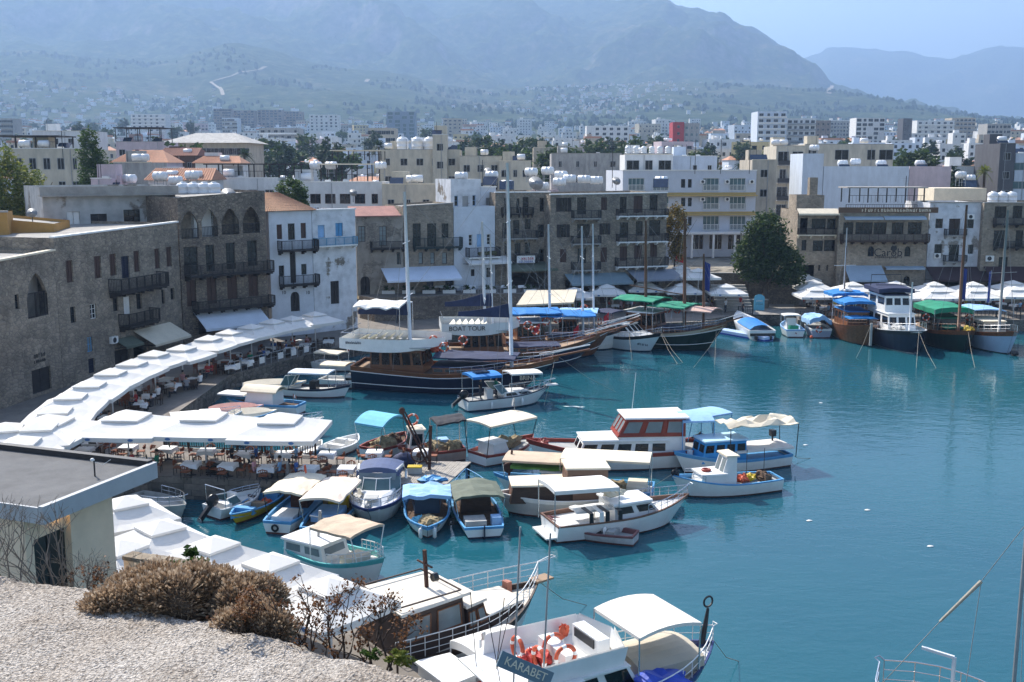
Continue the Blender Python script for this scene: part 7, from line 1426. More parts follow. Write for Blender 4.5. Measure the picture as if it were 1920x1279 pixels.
# ---- gulets
def gulet(label, st, bw, beam, main, stripe, masts, top=True, canopy=None, txt=None, sail=NAVYC, mm=None, upper=WHITE, fb=(3.0, 1.75, 2.1), bott=NAVY, rings=4, boomz=4.6, sprit=2.6, house=True):
    b = Boat('gulet', label, st, bw, beam, fb, main=main, stripe=stripe, bottom=bott, deckm=TEAK, tr=.72, rake=.18, rail=VARN, cat='sailing ship', full=2.2, bul=.3)
    if house: b.cabin(.10, .36, beam * .72, 2.05, VARN, upper, win=5, front=3, slant=.3, wz=(.35, .85), over=.5); b.cabin(.40, .74, beam * .55, .55, VARN, NAVYC, win=6, front=0, slant=.3, wz=(.3, .75))
    if top:
        z = b.dz(.2) + 2.1; q = MB(); n = 10; w_ = beam * .46
        for sg in (-1, 1):
            for i in range(n):
                t0, t1 = i / n, (i + 1) / n; P = lambda t, k: (b.X(-.04 + .5 * t), sg * w_ * (1 if t < .6 else 1 - .55 * ((t - .6) / .4) ** 1.6), z + k * (.62 + .25 * (1 - t)) - .35 * math.sin(math.pi * t) * (1 - k) + .3 * t * t); q.poly([P(t0, 0), P(t1, 0), P(t1, 1), P(t0, 1)])
        q.poly([(b.X(-.04), -w_, z), (b.X(-.04), w_, z), (b.X(-.04), w_, z + .87), (b.X(-.04), -w_, z + .87)]); q.build('upper_bulwark', upper, b.root); MB().box(b.X(-.02), -w_ * .95, z + .1, b.X(.40), w_ * .95, z + .16).build('upper_deck', GREYD, b.root)
        q = MB()
        for i in range(6): x = b.X(.02 + .04 * i); q.poly([(x, -w_ * .7, z + .17), (x + .5, -w_ * .7, z + .75), (x + .5, w_ * .7, z + .75), (x, w_ * .7, z + .17)])
        lo = q.build('sun_loungers', mat('cream_cushion', (.72, .70, .60), .85, .15, 2), b.root); lo['kind'] = 'stuff'
        MB().tube([(b.X(-.03), -w_, z + 1.35), (b.X(-.03), w_, z + 1.35)], .025).tube([(b.X(-.03), -w_, z + .85), (b.X(-.03), -w_, z + 1.35), (b.X(.16), -w_, z + 1.3)], .025).build('upper_rail', STEEL, b.root)
    if canopy: 
        for (t0, t1, zc, m_) in canopy: b.canopy(t0, t1, beam * .85, zc, m_, .2, rough=.12, seed=t0 * 9, pm=STEEL)
    for (t, top_, r_) in masts: b.mast(t, top_, r_, mm or ALU, ((.42, 1.5), (.72, 1.1)) if mm is None else (), rake=.02 * top_)
    if sail is not None:
        for (t, top_, r_) in masts: b.boom(t - .26, t - .01, boomz, mm, sail, .9)
    q = MB(); z0 = b.sheer(1); q.bar((b.X(.93), 0, b.sheer(.93) + .1), (b.L + sprit, 0, z0 + .75), .34, .14); q.build('bowsprit', VARN, b.root)
    MB().tube([(b.X(.9), -.45, b.sheer(.9) + .5), (b.L + sprit, -.12, z0 + 1.15)], .04, 6).tube([(b.X(.9), .45, b.sheer(.9) + .5), (b.L + sprit, .12, z0 + 1.15)], .04, 6).build('bowsprit_rail', WHITE, b.root)
    for f in (.30, .80):
        ln = MB()
        for sg in (-1, 1): ln.tube([(b.X(t) * (1 - .18 * (1 - f) * t ** 3), sg * (b.half(t) * ((.86 + .14 * f) ** (1 + 1.2 * max(0, t - .5))) + .03), b.sheer(t) * f) for t in [i / 14 for i in range(15)]], .035, 5)
        ln.build('rubbing_strake', WHITE, b.root)
    b.rail(.5, .97, .55, 9, mids=1); rn = random.Random(int(beam * 100))
    for k in range(rings): b.ring(.36 + .05 * k, rn.choice((-1, 1)) * beam * .3, b.dz(.4) + 2.2 + rn.uniform(0, .6), .36, 'y')
    if txt: 
        t = .86; me = text_mesh(txt, .5, CREAM); o = ob('lettering', me, b.root); y = -(b.half(t) * .97); dy = (b.half(t + .03) - b.half(t - .03)) / (b.L * .06); o.location = (b.X(t), y - .04, b.sheer(t) * .55); o.rotation_euler = (math.pi / 2, 0, math.atan(-dy))
    return b
b = gulet('big two masted gulet with varnished brown sides, navy hull and white upper deck, nearest', g0(672, 722), g0(1048, 735), 6.0, NAVY, VARN, ((.27, 16.8, .17), (.77, 19.2, .17)), txt='BRINA', boomz=6.4)
b.flag(-.02, 0, 2.5, WHITE, 1.0, .7, 1.6, RED); b.heap(.38, .8, (.5, .4, .45), ORANGE, 2, z=b.dz(.4) + 1.6, name='orange_buoys'); b.line(1, g0(1155, 735)); b.line(.98, g0(1020, 760)); b.canopy(.40, .80, 3.6, 3.0, NAVYC, .1, rough=.15, posts=False); b.canopy(.02, .25, 4.4, 7.2, WCAN, .25, rough=.25, seed=6, zb=4.7)
b.text((1.4, .22, 8), .03, -1, .5, 1, NAVY, z=b.dz(.2) + 2.6, y=6.0 * .46 + .03)
b = gulet('second gulet with white tour boat upper deck, hidden behind the nearest gulet', g0(838, 690), g0(1125, 684), 5.6, NAVY, VARN, ((.25, 13.8, .16), (.30, 12.0, .09)), upper=mat('tour_white', (.68, .68, .66), .6, .1, 1), rings=5, boomz=6.0)
me = text_mesh('BOAT TOUR', .6, METALD); o = ob('lettering', me, b.root, (b.X(.12), -5.6 * .46 - .05, b.dz(.2) + 2.5)); o.rotation_euler = (math.pi / 2, 0, 0)
b = gulet('third gulet with varnished deckhouse and long bright blue awnings', g0(945, 668), g0(1150, 664), 5.2, VARN, VARN, ((.42, 13.2, .13), (.72, 13.0, .12)), top=False, canopy=((.05, .5, 4.6, BLUEC), (.3, .8, 4.3, BLUEC)), sail=None, bott=NAVY, rings=3)
b.flag(.3, -2, 2.0, mat('flag_red', (.55, .02, .03), .7), .9, .7, 1.6); b.flag(.65, -2, 2.0, mat('flag_red', (.55, .02, .03), .7), .9, .7, 1.4)
b = gulet('white hulled ketch with blue awning beside the motor yacht', g0(1035, 650), g0(1178, 653), 4.4, WHITE, BLACK, ((.55, 13.0, .11),), top=False, canopy=((.1, .6, 3.9, PBLUE),), sail=None, fb=(2.4, 1.5, 1.6), bott=NAVY, rings=2, sprit=1.2)
b.flag(.75, -1.5, 2.0, mat('flag_red', (.55, .02, .03), .7), .9, .9, 2.0); b.line(1, g0(1185, 675))
b = Boat('motor_yacht', 'white motor yacht with dark wraparound windscreen and black rail band', g0(1130, 645), g0(1240, 662), 3.8, (2.1, 1.4, 1.3), main=mat('ice_white_hull', (.62, .68, .70), .3, .08, 1), stripe=BLACK, bottom=NAVY, deckm=GEL, tr=.85, rake=.18, bul=.06, cat='motorboat')
b.cabin(.2, .68, 2.8, 1.3, GEL, GEL, slant=1.6, win=2, front=3, taper=.8, wz=(.45, .92)); b.cabin(.6, .9, 1.8, .35, GEL, GEL, slant=1.2, win=0, front=0, taper=.5, roof=False); b.rail(.5, .99, .55, 7, bowext=.1); b.canopy(-.02, .3, 3.0, 3.7, NAVYC, .15); b.ring(.1, -1.5, 2.7, .34, 'x'); b.text((1.6, .25, 8), .8, -1, .5, 1, NAVY); b.line(1, g0(1280, 680)); b.line(.98, g0(1270, 682))
b = gulet('dark green gulet with green awnings and three brown masts', g0(1170, 640), g0(1362, 660), 5.4, DGREEN, mat('cream_band', (.45, .38, .28), .5), ((.22, 13.2, .17), (.60, 13.5, .19), (.78, 10.0, .14)), top=False, canopy=((-.02, .38, 4.9, GREENC), (.32, .68, 4.5, GREENC)), sail=None, mm=WOODM, bott=BLACK, rings=4, sprit=1.6, house=True)
b.canopy(.62, .9, 3.0, 4.2, PINKISH, .3, posts=False); b.line(.97, g0(1300, 690)); b.line(.9, g0(1340, 684)); MB().bar((b.X(.05), 0, 6.2), (b.X(.58), 0, 5.6), .1).build('boom', WOODM, b.root)
b = Boat('covered_speedboat', 'long white speedboat under a bright blue cover, stern to the viewer', g0(1432, 640), g0(1382, 612), 3.2, (1.9, 1.2, 1.1), main=GEL, stripe=GEL, deckm=GEL, tr=.92, bul=.04, rake=.2, L=10.5, bottom=WHITE); q = MB(); n = 8
for i in range(n):
    t0, t1 = .04 + .5 * i / n, .04 + .5 * (i + 1) / n
    for j in range(6): P = lambda t, k: (b.X(t), b.half(t) * (k / 3 - 1) * .88, b.sheer(t) + .06 + .5 * math.sin(math.pi * k / 6) ** .6); q.poly([P(t0, j), P(t1, j), P(t1, j + 1), P(t0, j + 1)])
q.build('boat_cover', BLUEC, b.root); b.box('transom_band', -.006, .0, -1.4, 1.4, .5, .8, BLACK)
for y in (-.8, .8): MB().blob((-.3, y, .35), (.25, .2, .3), .2, 8).build('stern_drive', METALD, b.root)
o = thing('floating_dock', 'white and blue inflatable platform beside the covered speedboat', 'platform', g0(1395, 632), R(125)); mb = MB().box(-3.6, -.7, -.1, 3.6, .7, .5); mb.build('float', [mat('pale_blue_pvc', (.45, .58, .80), .4, .1, 1)], o); MB().box(-3.61, -.72, .02, 3.61, .72, .2).build('bumper', mat('deep_blue', (.02, .06, .32), .4), o); strokes(4.0, .3, 9).build('lettering', NAVY, o, loc=(0, -.725, .32))
def stern_boat(name, label, u, v, L, beam, fb, **k): p = g0(u, v); return Boat(name, label, (p.x, p.y, 0), (p.x + k.pop('lean', 0) * L, p.y + L, 0), beam, fb, **k)
def bow_boat(name, label, u, v, L, beam, fb, **k): p = g0(u, v); return Boat(name, label, (p.x + k.pop('lean', 0) * L, p.y + L, 0), (p.x, p.y, 0), beam, fb, **k)
b = stern_boat('white_day_boat', 'small white boat with green seat box, stern to the viewer at the right quay', 1491, 633, 4.6, 2.2, (1.3, 1.0, .9), main=GEL, stripe=PBLUE, deckm=GEL, bul=.3, tr=.95); b.box('console', .4, .55, -.5, .5, .7, 1.9, GEL); b.canopy(.3, .65, 1.9, 2.3, WCAN, .08); b.box('seat_box', .12, .28, -.5, .5, .65, 1.2, GREENC); b.text((1.2, .15, 7), 0, 1, .6, 1, RED, y=0)
b = stern_boat('tarped_boat', 'blue grey boat under white and blue tarpaulin with orange lifebuoy', 1540, 634, 4.6, 2.5, (1.4, 1.1, 1.0), main=mat('grey_blue_hull', (.30, .33, .42), .4, .1, 1), stripe=WHITE, deckm=GREYD, tr=.92); b.canopy(.1, .85, 2.5, 1.9, PBLUE, .5, posts=False, rough=.35, drop=.5); b.ring(.0, .3, .95, .32, 'x'); MB().blob((b.X(.0) - .3, 1.2, .15), (.2, .2, .2), 0, 8).build('buoy', ORANGE, b.root)
b = bow_boat('sailing_boat', 'slim salmon hulled sailing boat with two thin masts at the right quay', 1582, 634, 7.5, 2.2, (1.3, 1.0, 1.0), main=PINKISH, stripe=WHITE, deckm=WHITE, lean=.25); b.mast(.45, 12, .07, ALU); b.mast(.6, 10, .06, WOODM, (), False); b.boom(.1, .44, 2.3, None, RED, .3); b.cabin(.3, .65, 1.2, .5, WHITE, WHITE, win=2, front=1)
b = bow_boat('brown_tour_boat', 'brown wooden tour boat with two bright blue awnings, bow to the viewer', 1632, 652, 12, 4.4, (2.4, 1.7, 1.7), main=VARN, stripe=VARN, bottom=BLACK, deckm=TEAK, full=3.0, lean=.02); b.cabin(.25, .62, 2.8, 1.7, VARN, BLUEC, win=4, front=3, slant=.2); b.canopy(.3, .66, 3.6, 4.2, BLUEC, .25, rough=.2, drop=.3); b.canopy(.02, .34, 4.0, 4.7, BLUEC, .2, rough=.2, drop=.3); b.canopy(.6, .78, 3.0, 2.7, BLUEC, .1, rough=.1, posts=False); b.rail(.5, .96, .6, 7, VARN); b.ring(.62, 1.8, 2.4, .32, 'x'); b.heap(.2, 0, (.7, .7, .25), WCAN, 3, z=4.9); b.box('stem_post', .985, 1.0, -.12, .12, .2, 2.6, GREYD); b.line(.97, g0(1605, 672))
b = bow_boat('black_motor_yacht', 'black hulled white motor yacht with flybridge frame, bow to the viewer', 1722, 668, 14, 5.0, (2.6, 1.9, 1.8), main=NAVY, stripe=BLACK, bottom=GREYD, deckm=GEL, full=3.0, lean=0.0, cat='motorboat', rail=WHITE); b.cabin(.2, .66, 3.4, 1.9, GEL, GEL, win=3, front=3, slant=.5); b.cabin(.2, .54, 3.2, 1.7, GEL, NAVYC, z=b.dz(.4) + 1.95, win=2, front=3, slant=.35); b.canopy(.15, .5, 3.8, 6.0, NAVYC, .1, drop=.45, posts=False)
MB().tube([(b.X(.25), -1.7, 5.5), (b.X(.25), -1.6, 7.2), (b.X(.25), 1.6, 7.2), (b.X(.25), 1.7, 5.5)], .05, 8).tube([(b.X(.4), -1.8, 6.3), (b.X(.4), 1.8, 6.3)], .04).build('radar_frame', METALD, b.root); b.rail(.45, .98, .7, 7); b.mast(.8, 7.2, .12, ALU, (), False); b.heap(.72, -.8, (1.0, .6, .4), GREYD, 5, z=b.dz(.7) + .2, name='dinghy'); b.line(.98, g0(1718, 690)); b.line(.97, g0(1755, 690))
for t in (.4, .5): b.fender(t, 1); b.fender(t, -1)
b = bow_boat('green_tour_boat', 'dark green wooden tour boat with green awning and brown mast, bow to the viewer', 1815, 664, 12.5, 4.8, (2.4, 1.7, 1.7), main=DGREEN, stripe=VARN, bottom=BLACK, deckm=TEAK, full=2.9); b.cabin(.25, .6, 3.0, 1.5, DGREEN, GREENC, win=3, front=3, slant=.2); b.canopy(.2, .68, 4.2, 4.0, GREENC, .3, rough=.15, drop=.5); b.rail(.45, .97, .7, 8, VARN); b.mast(.78, 15.0, .16, WOODM, (), True); b.ring(.55, -2.3, 3.0, .34, 'x'); b.ring(.55, 2.3, 3.0, .34, 'x'); b.heap(.82, .9, (.6, .4, .4), YELLOW, 4, z=b.sheer(.8), name='yellow_cover'); b.canopy(.6, .75, 2.0, 2.2, GREENC, .1, posts=False); b.line(.97, g0(1828, 690))
b = bow_boat('pale_blue_ketch', 'pale blue hulled wooden ketch at the right frame edge', 1898, 668, 12, 4.4, (2.5, 1.7, 1.7), main=mat('pale_blue_hull', (.38, .48, .62), .45, .12, 1), stripe=VARN, bottom=BLACK, deckm=TEAK, full=2.8); b.cabin(.3, .65, 2.8, 1.4, mat('cream_cabin', (.55, .50, .40), .6), CREAM, win=3, front=3, slant=.2); b.canopy(.15, .5, 3.8, 3.8, PBLUE, .2, rough=.1); b.mast(.72, 14.5, .15, mat('grey_mast', (.28, .28, .27), .5), ((.5, 1.4),), True); b.rail(.45, .97, .7, 7); b.flag(.2, 1.6, 1.8, mat('flag_blue', (.02, .04, .20), .7), .6, 3.4, 6.0); b.heap(.97, .4, (.5, .4, .25), METALD, 3, z=.1, name='outboard_dinghy')
# free standing feather flags and national flags on the quay
for u, v, t, m_, w_, h_ in ((1795, 600, 'tall navy feather flag on the right quay', mat('flag_blue', (.02, .04, .20), .7), .9, 3.6), (1318, 585, 'tall navy feather flag behind the green gulet', mat('flag_blue', (.02, .04, .20), .7), .9, 3.4), (1264, 560, 'red national flag between the brown masts', mat('flag_red', (.55, .02, .03), .7), 1.5, 1.1), (1034, 560, 'small red flag beside the white mast', mat('flag_red', (.55, .02, .03), .7), 1.0, .9)):
    p = G(u, v, QZ); hh = 6.2; o = thing('flag_pole', t, 'flag', (p.x, p.y, QZ)); MB().tube([(0, 0, 0), (0, 0, hh)], .03, 6).build('pole', GREYM, o); f = MB()
    for i in range(6): a, c = i / 6, (i + 1) / 6; P = lambda q, zz: (q * w_ * .8 + .02, .15 * math.sin(q * 6), zz - q * .35); f.poly([P(a, hh - h_), P(c, hh - h_), P(c, hh), P(a, hh)])
    fo_ = f.build('flag', m_, o)
    if 'national' in t: me = MB().torus((.55, -.16, hh - .75), .2, .05, 14, 5, 0, 'y').mesh('emblem', WHITE); ob('emblem', me, fo_)
# ---- near boats below the castle
b = Boat('turquoise_boat', 'white boat with turquoise trim and tan canopy behind the near parasols', g0(560, 1052), g0(722, 1100), 2.6, (1.4, .9, .95), main=WHITE, stripe=TURQ, deckm=WHITE, rail=TURQ, full=2.6); b.cabin(.02, .46, 2.1, .8, WHITE, WHITE, win=2, front=1, slant=.2, wm=GLASSW); b.canopy(.36, .82, 2.3, 2.45, TAN, .14, rough=.08, pm=WHITE); b.rail(.55, .97, .45, 7, WHITE); MB().tube([(b.X(.25), 0, b.top), (b.X(.28), 0, b.top + 1.3)], .07, 6).build('mast_stub', GREYM, b.root); b.box('seat_box', .6, .75, -.6, .6, b.dz(.6), b.dz(.6) + .4, CREAM)
b = Boat('brown_cabin_boat', 'old wooden boat with dark brown cabin, cream roof and long white bow rail', g0(702, 1278), g0(1010, 1172), 4.0, (2.0, 1.35, 1.3), main=WHITE, stripe=DWOOD, deckm=mat('cream_deck', (.66, .60, .50), .6, .1, 1), tr=.8, full=2.0, rake=.14)
CRD = mat('cream_deck', (.66, .60, .50)); BRC = mat('brown_cabin_paint', (.060, .036, .028), .55, .25, 1.5)
b.cabin(.02, .42, 3.0, 1.95, BRC, CRD, win=2, front=2, slant=.15, back=.3, wz=(.42, .84), fm=VARN, wm=GLASSW, over=.25); zt = b.top; b.cabin(.42, .58, 2.8, 1.35, BRC, CRD, win=2, front=2, slant=.4, fm=VARN, wm=GLASSW); b.cabin(.58, .84, 2.3, .45, DWOOD, CRD, win=0, front=0, slant=.3, taper=.7)
q = MB()
for pa, pb in (((.04, -1.35), (.38, -1.35)), ((.38, -1.35), (.38, 1.35)), ((.38, 1.35), (.04, 1.35)), ((.04, 1.35), (.04, -1.35))): q.bar((b.X(pa[0]), pa[1], zt + .16), (b.X(pb[0]), pb[1], zt + .16), .05)
q.build('roof_rail', DWOOD, b.root); q = MB().bar((b.X(.3), 0, zt), (b.X(.29), 0, zt + 1.5), .12).bar((b.X(.29), -.5, zt + .95), (b.X(.29), .5, zt + .95), .06); q.build('mast_stub', RUST, b.root); MB().lathe([(.16, -.1), (.18, .1)], 10, 0, (b.X(.32), -.3, zt + .45), 'x').build('searchlight', BLACK, b.root)
b.rail(.0, .99, .8, 14, WHITE, bowext=.8, mids=2); b.box('bow_plank', .96, 1.07, -.3, .3, b.sheer(.98) + .02, b.sheer(.98) + .1, TEAK); b.box('bucket', .84, .87, .5, .85, b.dz(.85), b.dz(.85) + .5, mat('salmon_bucket', (.55, .22, .14), .6)); b.line(.99, g0(1100, 1135))
b = Boat('white_canopy_boat', 'white boat with white canopy between the brown cabin boat and the yacht', g0(818, 1352), g0(1012, 1285), 3.0, (1.5, 1.0, 1.0), main=WHITE, stripe=mat('maroon_strake', (.2, .08, .08)), deckm=GREYD); b.canopy(.30, .84, 2.4, 2.15, WCAN, .18, drop=.3, pm=WHITE); b.cabin(-.02, .26, 2.2, 1.0, WHITE, WHITE, win=0, front=0, slant=.1); b.heap(.4, -.6, (.5, .4, .35), ORANGE, 7); b.flag(.28, -1.2, 2.6, WHITE, .4, .3, .8, RED)
b = Boat('flybridge_yacht', 'white flybridge yacht with orange lifebuoys and cream bimini at the bottom of the picture', g0(900, 1420), g0(1335, 1292), 4.2, (1.9, 1.45, 1.4), main=GEL, stripe=mat('navy_line', (.03, .05, .16), .4), bottom=RUST, deckm=GEL, tr=.85, full=2.8, rake=.13, rail=mat('navy_line', (.03, .05, .16)), cat='motorboat')
b.cabin(.14, .60, 3.1, 1.55, GEL, GEL, win=3, front=3, slant=.9, wz=(.35, .85), over=.05, roof=False); z = b.dz(.4) + 1.52; q = MB()
for (a, c) in (((.10, -1.5), (.48, -1.45)), ((.48, -1.45), (.53, 0)), ((.53, 0), (.48, 1.45)), ((.48, 1.45), (.10, 1.5))): q.poly([(b.X(a[0]), a[1], z), (b.X(c[0]), c[1], z), (b.X(c[0]) + .12, c[1] * 1.05, z + .65), (b.X(a[0]), a[1] * 1.05, z + .65)]); q.poly([(b.X(a[0]), a[1] * .95, z), (b.X(c[0]) - .1, c[1] * .95, z), (b.X(c[0]), c[1] * .99, z + .66), (b.X(a[0]), a[1] * .99, z + .66)])
q.build('flybridge_coaming', GEL, b.root); MB().box(b.X(.0), -1.6, z - .05, b.X(.5), 1.6, z).build('flybridge_deck', GEL, b.root); b.box('helm_console', .41, .46, -.9, .7, z + .01, z + .75, GEL); b.box('instrument_panel', .405, .41, -.7, .5, z + .4, z + .7, METALD); b.box('helm_seat', .28, .33, -.9, .9, z + .01, z + .5, WHITE)
for k, (t, y, zz, ax) in enumerate(((.2, -.5, .45, 'x'), (.24, .3, .2, 'z'), (.28, -.9, .5, 'y'), (.18, .6, .4, 'x'), (.3, .2, .42, 'y'))): b.ring(t, y, z + zz, .36, ax)
b.heap(.22, 0, (.45, .45, .35), mat('red_gear', (.50, .04, .03), .6, .3, 4), 8, z=z, name='life_jackets'); b.heap(.4, 1.1, (.2, .12, .3), ORANGE, 9, z=z + .2, name='life_jacket')
b.canopy(.55, .82, 2.8, b.dz(.7) + 2.15, CREAM if False else mat('cream_white_bimini', (.76, .71, .63), .8, .08, 1), .18, drop=.12, along=True); b.canopy(.58, .86, 2.3, b.dz(.7) + .75, mat('beige_cover', (.52, .46, .36), .85, .15, 1), .25, posts=False, drop=.5); b.rail(.55, .995, .6, 8, WHITE, bowext=.05); MB().tube([(b.X(.96), .2, 1.8), (b.X(.975), .2, 2.5), (b.X(.985), .2, 3.1)], [.12, .09, .05], 8).torus((b.X(.985), .2, 3.35), .2, .04, 12, 5).build('net_hauler', METALD, b.root)
for t, y, h_ in ((.06, -1.2, 5.3), (.16, -1.4, 5.0)): MB().tube([(b.X(t), y, z), (b.X(t) + .25, y, z + h_)], .03, 6).build('fishing_pole', GREYM, b.root)
for t, y, h_, dx in ((.05, -.5, 2.2, -.4), (.08, .3, 2.4, .3), (.12, .9, 1.8, .5), (.03, .8, 2.6, -.2)): MB().tube([(b.X(t), y, z), (b.X(t) + dx, y, z + h_)], .014, 5).build('fishing_rod', BLACK, b.root)
b.line(1, g0(1385, 1240)); pn = MB().box(-.95, -.03, -.24, .95, .03, .24); po = pn.build('name_board', mat('blue_grey_board', (.12, .18, .22), .6), b.root, loc=tuple((Matrix.Translation(b.root.location) @ Matrix.Rotation(b.root.rotation_euler.z, 4, 'Z')).inverted() @ D(985, 1255, b.root.location.y - 1.7))); po.rotation_euler = (R(-15), R(30), R(-12)); ob('lettering', text_mesh('KARABET', .36, CREAM), po, (0, -.04, 0)).rotation_euler = (math.pi / 2, 0, 0)
b.box('hatch_cover', .2, .3, -1.8, -1.55, z + .0, z + .02, WHITE)
o = thing('blue_tarpaulin', 'crumpled bright blue tarpaulin on a boat at the bottom edge', 'tarpaulin', G(1240, 1290, 1.6)); q = MB(); q.blob((0, 0, 0), (1.2, .9, .55), .5, 14, 0, 3); q.build('tarpaulin', mat('tarp_blue', (.03, .08, .50), .5, .2, 2, bump=.5, bscale=3), o); MB().box(-1.3, -1.0, -1.5, 1.3, 1.0, -.2).build('boat_side', GEL, o)
# ---- bow rail of the boat at the lower right corner
b = Boat('big_sailing_boat', 'bow rail and rigging of a sailing boat at the lower right corner', g0(1960, 1560), g0(1640, 1395), 4.6, (2.0, 1.5, 1.5), main=GEL, stripe=NAVY, deckm=TEAK, tr=.8, cat='sailing ship', full=3.2); b.rail(.25, .985, 1.0, 8, STEEL, bowext=.1, mids=2)
q = MB().bar((b.X(.55), 0, 2.0), (b.X(.55), 0, 4.1), .09).bar((b.X(.55), 0, 4.1), (b.X(.70), .4, 4.2), .09); q.build('davit', ALU, b.root)
Mi = (Matrix.Translation(b.root.location) @ Matrix.Rotation(b.root.rotation_euler.z, 4, 'Z')).inverted(); sA, sB = g0(1960, 1560), g0(1640, 1395)
def axis_Y(u):                    # distance at which the boat's centre line crosses the picture column u
    k = D(u, 1290, 30).x / 30; t = min((i / 200 for i in range(201)), key=lambda t: abs(sA.lerp(sB, t).x / sA.lerp(sB, t).y - k)); return sA.lerp(sB, t).y
Ym, Yj = axis_Y(1903), axis_Y(1790); foot = Mi @ D(1900, 1290, Ym); head = Mi @ D(1926, 980, Ym); foot = Vector((foot.x, foot.y, 1.3)); mo = MB().tube([foot, head], .06, 8).build('mast', GREYM, b.root); MB().tube([foot + Vector((-.6, .5, 0)), head], .01, 4).tube([foot + Vector((-.6, -.5, 0)), head], .01, 4).build('shroud', WIRE, mo)
j0, j1 = Mi @ D(1762, 1166, Yj), Mi @ D(1840, 1090, Yj); jo = MB().tube([j0, j1], [.04, .06], 8).build('furled_jib', ROPE, b.root); MB().tube([j1, head], .012, 4).tube([j0, (b.X(1), 0, b.sheer(1))], .012, 4).tube([j1, (b.X(.5), 0, b.dz(.5))], .012, 4).build('stay', WIRE, jo)
# ---- rusty winch on the deck, buoys and litter on the water
p = G(805, 880, QZ); o = thing('rusty_winch', 'rusty iron crane and winch on the plank deck', 'crane', p); MB().bar((0, 0, 0), (.1, .2, 2.6), .18).build('post', RUST, o); MB().bar((-.1, 0, .3), (-1.6, .6, 3.3), .10).bar((.1, .1, .3), (-1.45, .7, 3.3), .07).build('jib', RUST, o); MB().torus((-.6, 0, .9), .45, .05, 16, 5).lathe([(.15, -.2), (.15, .2)], 10, 0, (-.6, 0, .9), 'y').build('winch_wheel', RUST, o); MB().tube([(-1.6, .6, 3.3), (-1.2, .1, .1)], .02, 5).tube([(.1, .2, 2.6), (-.9, -.3, .1)], .03, 5).build('cable', DIMW, o); MB().blob((-1.62, .6, 3.4), (.18, .12, .22), .3, 8).build('pulley', RUST, o)
p = G(778, 888, QZ); o = thing('fish_crate', 'grey fish crate with yellow lid on the plank deck', 'crate', p); MB().box(-.4, -.25, .02, .4, .25, .4).build('box', GREYD, o); MB().box(-.42, -.27, .401, .42, .27, .46).build('lid', YELLOW, o)
tag(MB().blob((0, 0, .35), (.75, .5, .5), .5, 10).build('tarp_bundle', NAVYC, None, True, G(755, 876, QZ)), 'navy tarpaulin bundle on the plank deck', 'tarpaulin')
for i, (u, v, t) in enumerate(((1626, 957, 'pale scrap floating alone in the right of the basin'), (1744, 1025, 'small pale scrap floating near the right edge'), (1539, 756, 'pale float in the middle of the harbour'), (1517, 977, 'tiny white float left of the pale scrap'), (1510, 835, 'tiny float right of the ragged awning boat'))): tag(MB().blob((0, 0, .01), (.16, .1, .05), .6, 8).build('floating_litter', WHITE, None, False, g0(u, v)), t, 'litter')
# ================================================================ castle parapet, flat roof hut, dry plants
def pebble_mat():
    m = bpy.data.materials.new('rough_pebbled_render'); m.use_nodes = True; n = m.node_tree.nodes; L = m.node_tree.links; b = n['Principled BSDF']; b.inputs['Roughness'].default_value = .95; b.inputs['Specular IOR Level'].default_value = .1
    tc = n.new('ShaderNodeTexCoord')
    def nz(sc, d, r=.6): q = n.new('ShaderNodeTexNoise'); q.inputs['Scale'].default_value = sc; q.inputs['Detail'].default_value = d; q.inputs['Roughness'].default_value = r; L.new(tc.outputs['Object'], q.inputs['Vector']); return q
    a, c, e = nz(84, 3, .7), nz(3.2, 5), nz(240, 2)
    v = n.new('ShaderNodeTexVoronoi'); v.inputs['Scale'].default_value = 110; v.inputs['Randomness'].default_value = 1; L.new(tc.outputs['Object'], v.inputs['Vector'])
    r1 = n.new('ShaderNodeValToRGB'); r1.color_ramp.elements[0].position = .36; r1.color_ramp.elements[1].position = .58; r1.color_ramp.elements[0].color = (.21, .185, .16, 1); r1.color_ramp.elements[1].color = (.62, .57, .51, 1); L.new(a.outputs[0], r1.inputs[0])
    r2 = n.new('ShaderNodeValToRGB'); r2.color_ramp.elements[0].position = .35; r2.color_ramp.elements[1].position = .7; r2.color_ramp.elements[0].color = (.78, .74, .70, 1); r2.color_ramp.elements[1].color = (1, 1, 1, 1); L.new(c.outputs[0], r2.inputs[0])
    mx = n.new('ShaderNodeMix'); mx.data_type = 'RGBA'; mx.blend_type = 'MULTIPLY'; mx.inputs[0].default_value = 1; L.new(r1.outputs[0], mx.inputs[6]); L.new(r2.outputs[0], mx.inputs[7]); L.new(mx.outputs[2], b.inputs['Base Color'])
    ad = n.new('ShaderNodeMath'); ad.operation = 'ADD'; L.new(a.outputs[0], ad.inputs[0]); k = n.new('ShaderNodeMath'); k.operation = 'MULTIPLY'; k.inputs[1].default_value = -.5; L.new(v.outputs['Distance'], k.inputs[0]); L.new(k.outputs[0], ad.inputs[1])
    bp = n.new('ShaderNodeBump'); bp.inputs['Strength'].default_value = 1; bp.inputs['Distance'].default_value = .017; L.new(ad.outputs[0], bp.inputs['Height']); L.new(bp.outputs[0], b.inputs['Normal']); return m
PZ = 17.4
edge_px = [(-260, 1048), (-120, 1066), (0, 1083), (60, 1090), (150, 1107), (230, 1130), (330, 1156), (400, 1170), (470, 1191), (540, 1212), (600, 1229), (680, 1244), (760, 1262), (820, 1280), (900, 1305), (1000, 1345), (1120, 1410)]
EP = [G(u, v, PZ) for u, v in edge_px]
def edge_at(t):
    k = t * (len(EP) - 1); i = min(int(k), len(EP) - 2); return EP[i].lerp(EP[i + 1], k - i)
nu, nv = 330, 110; vs = []; fs = []
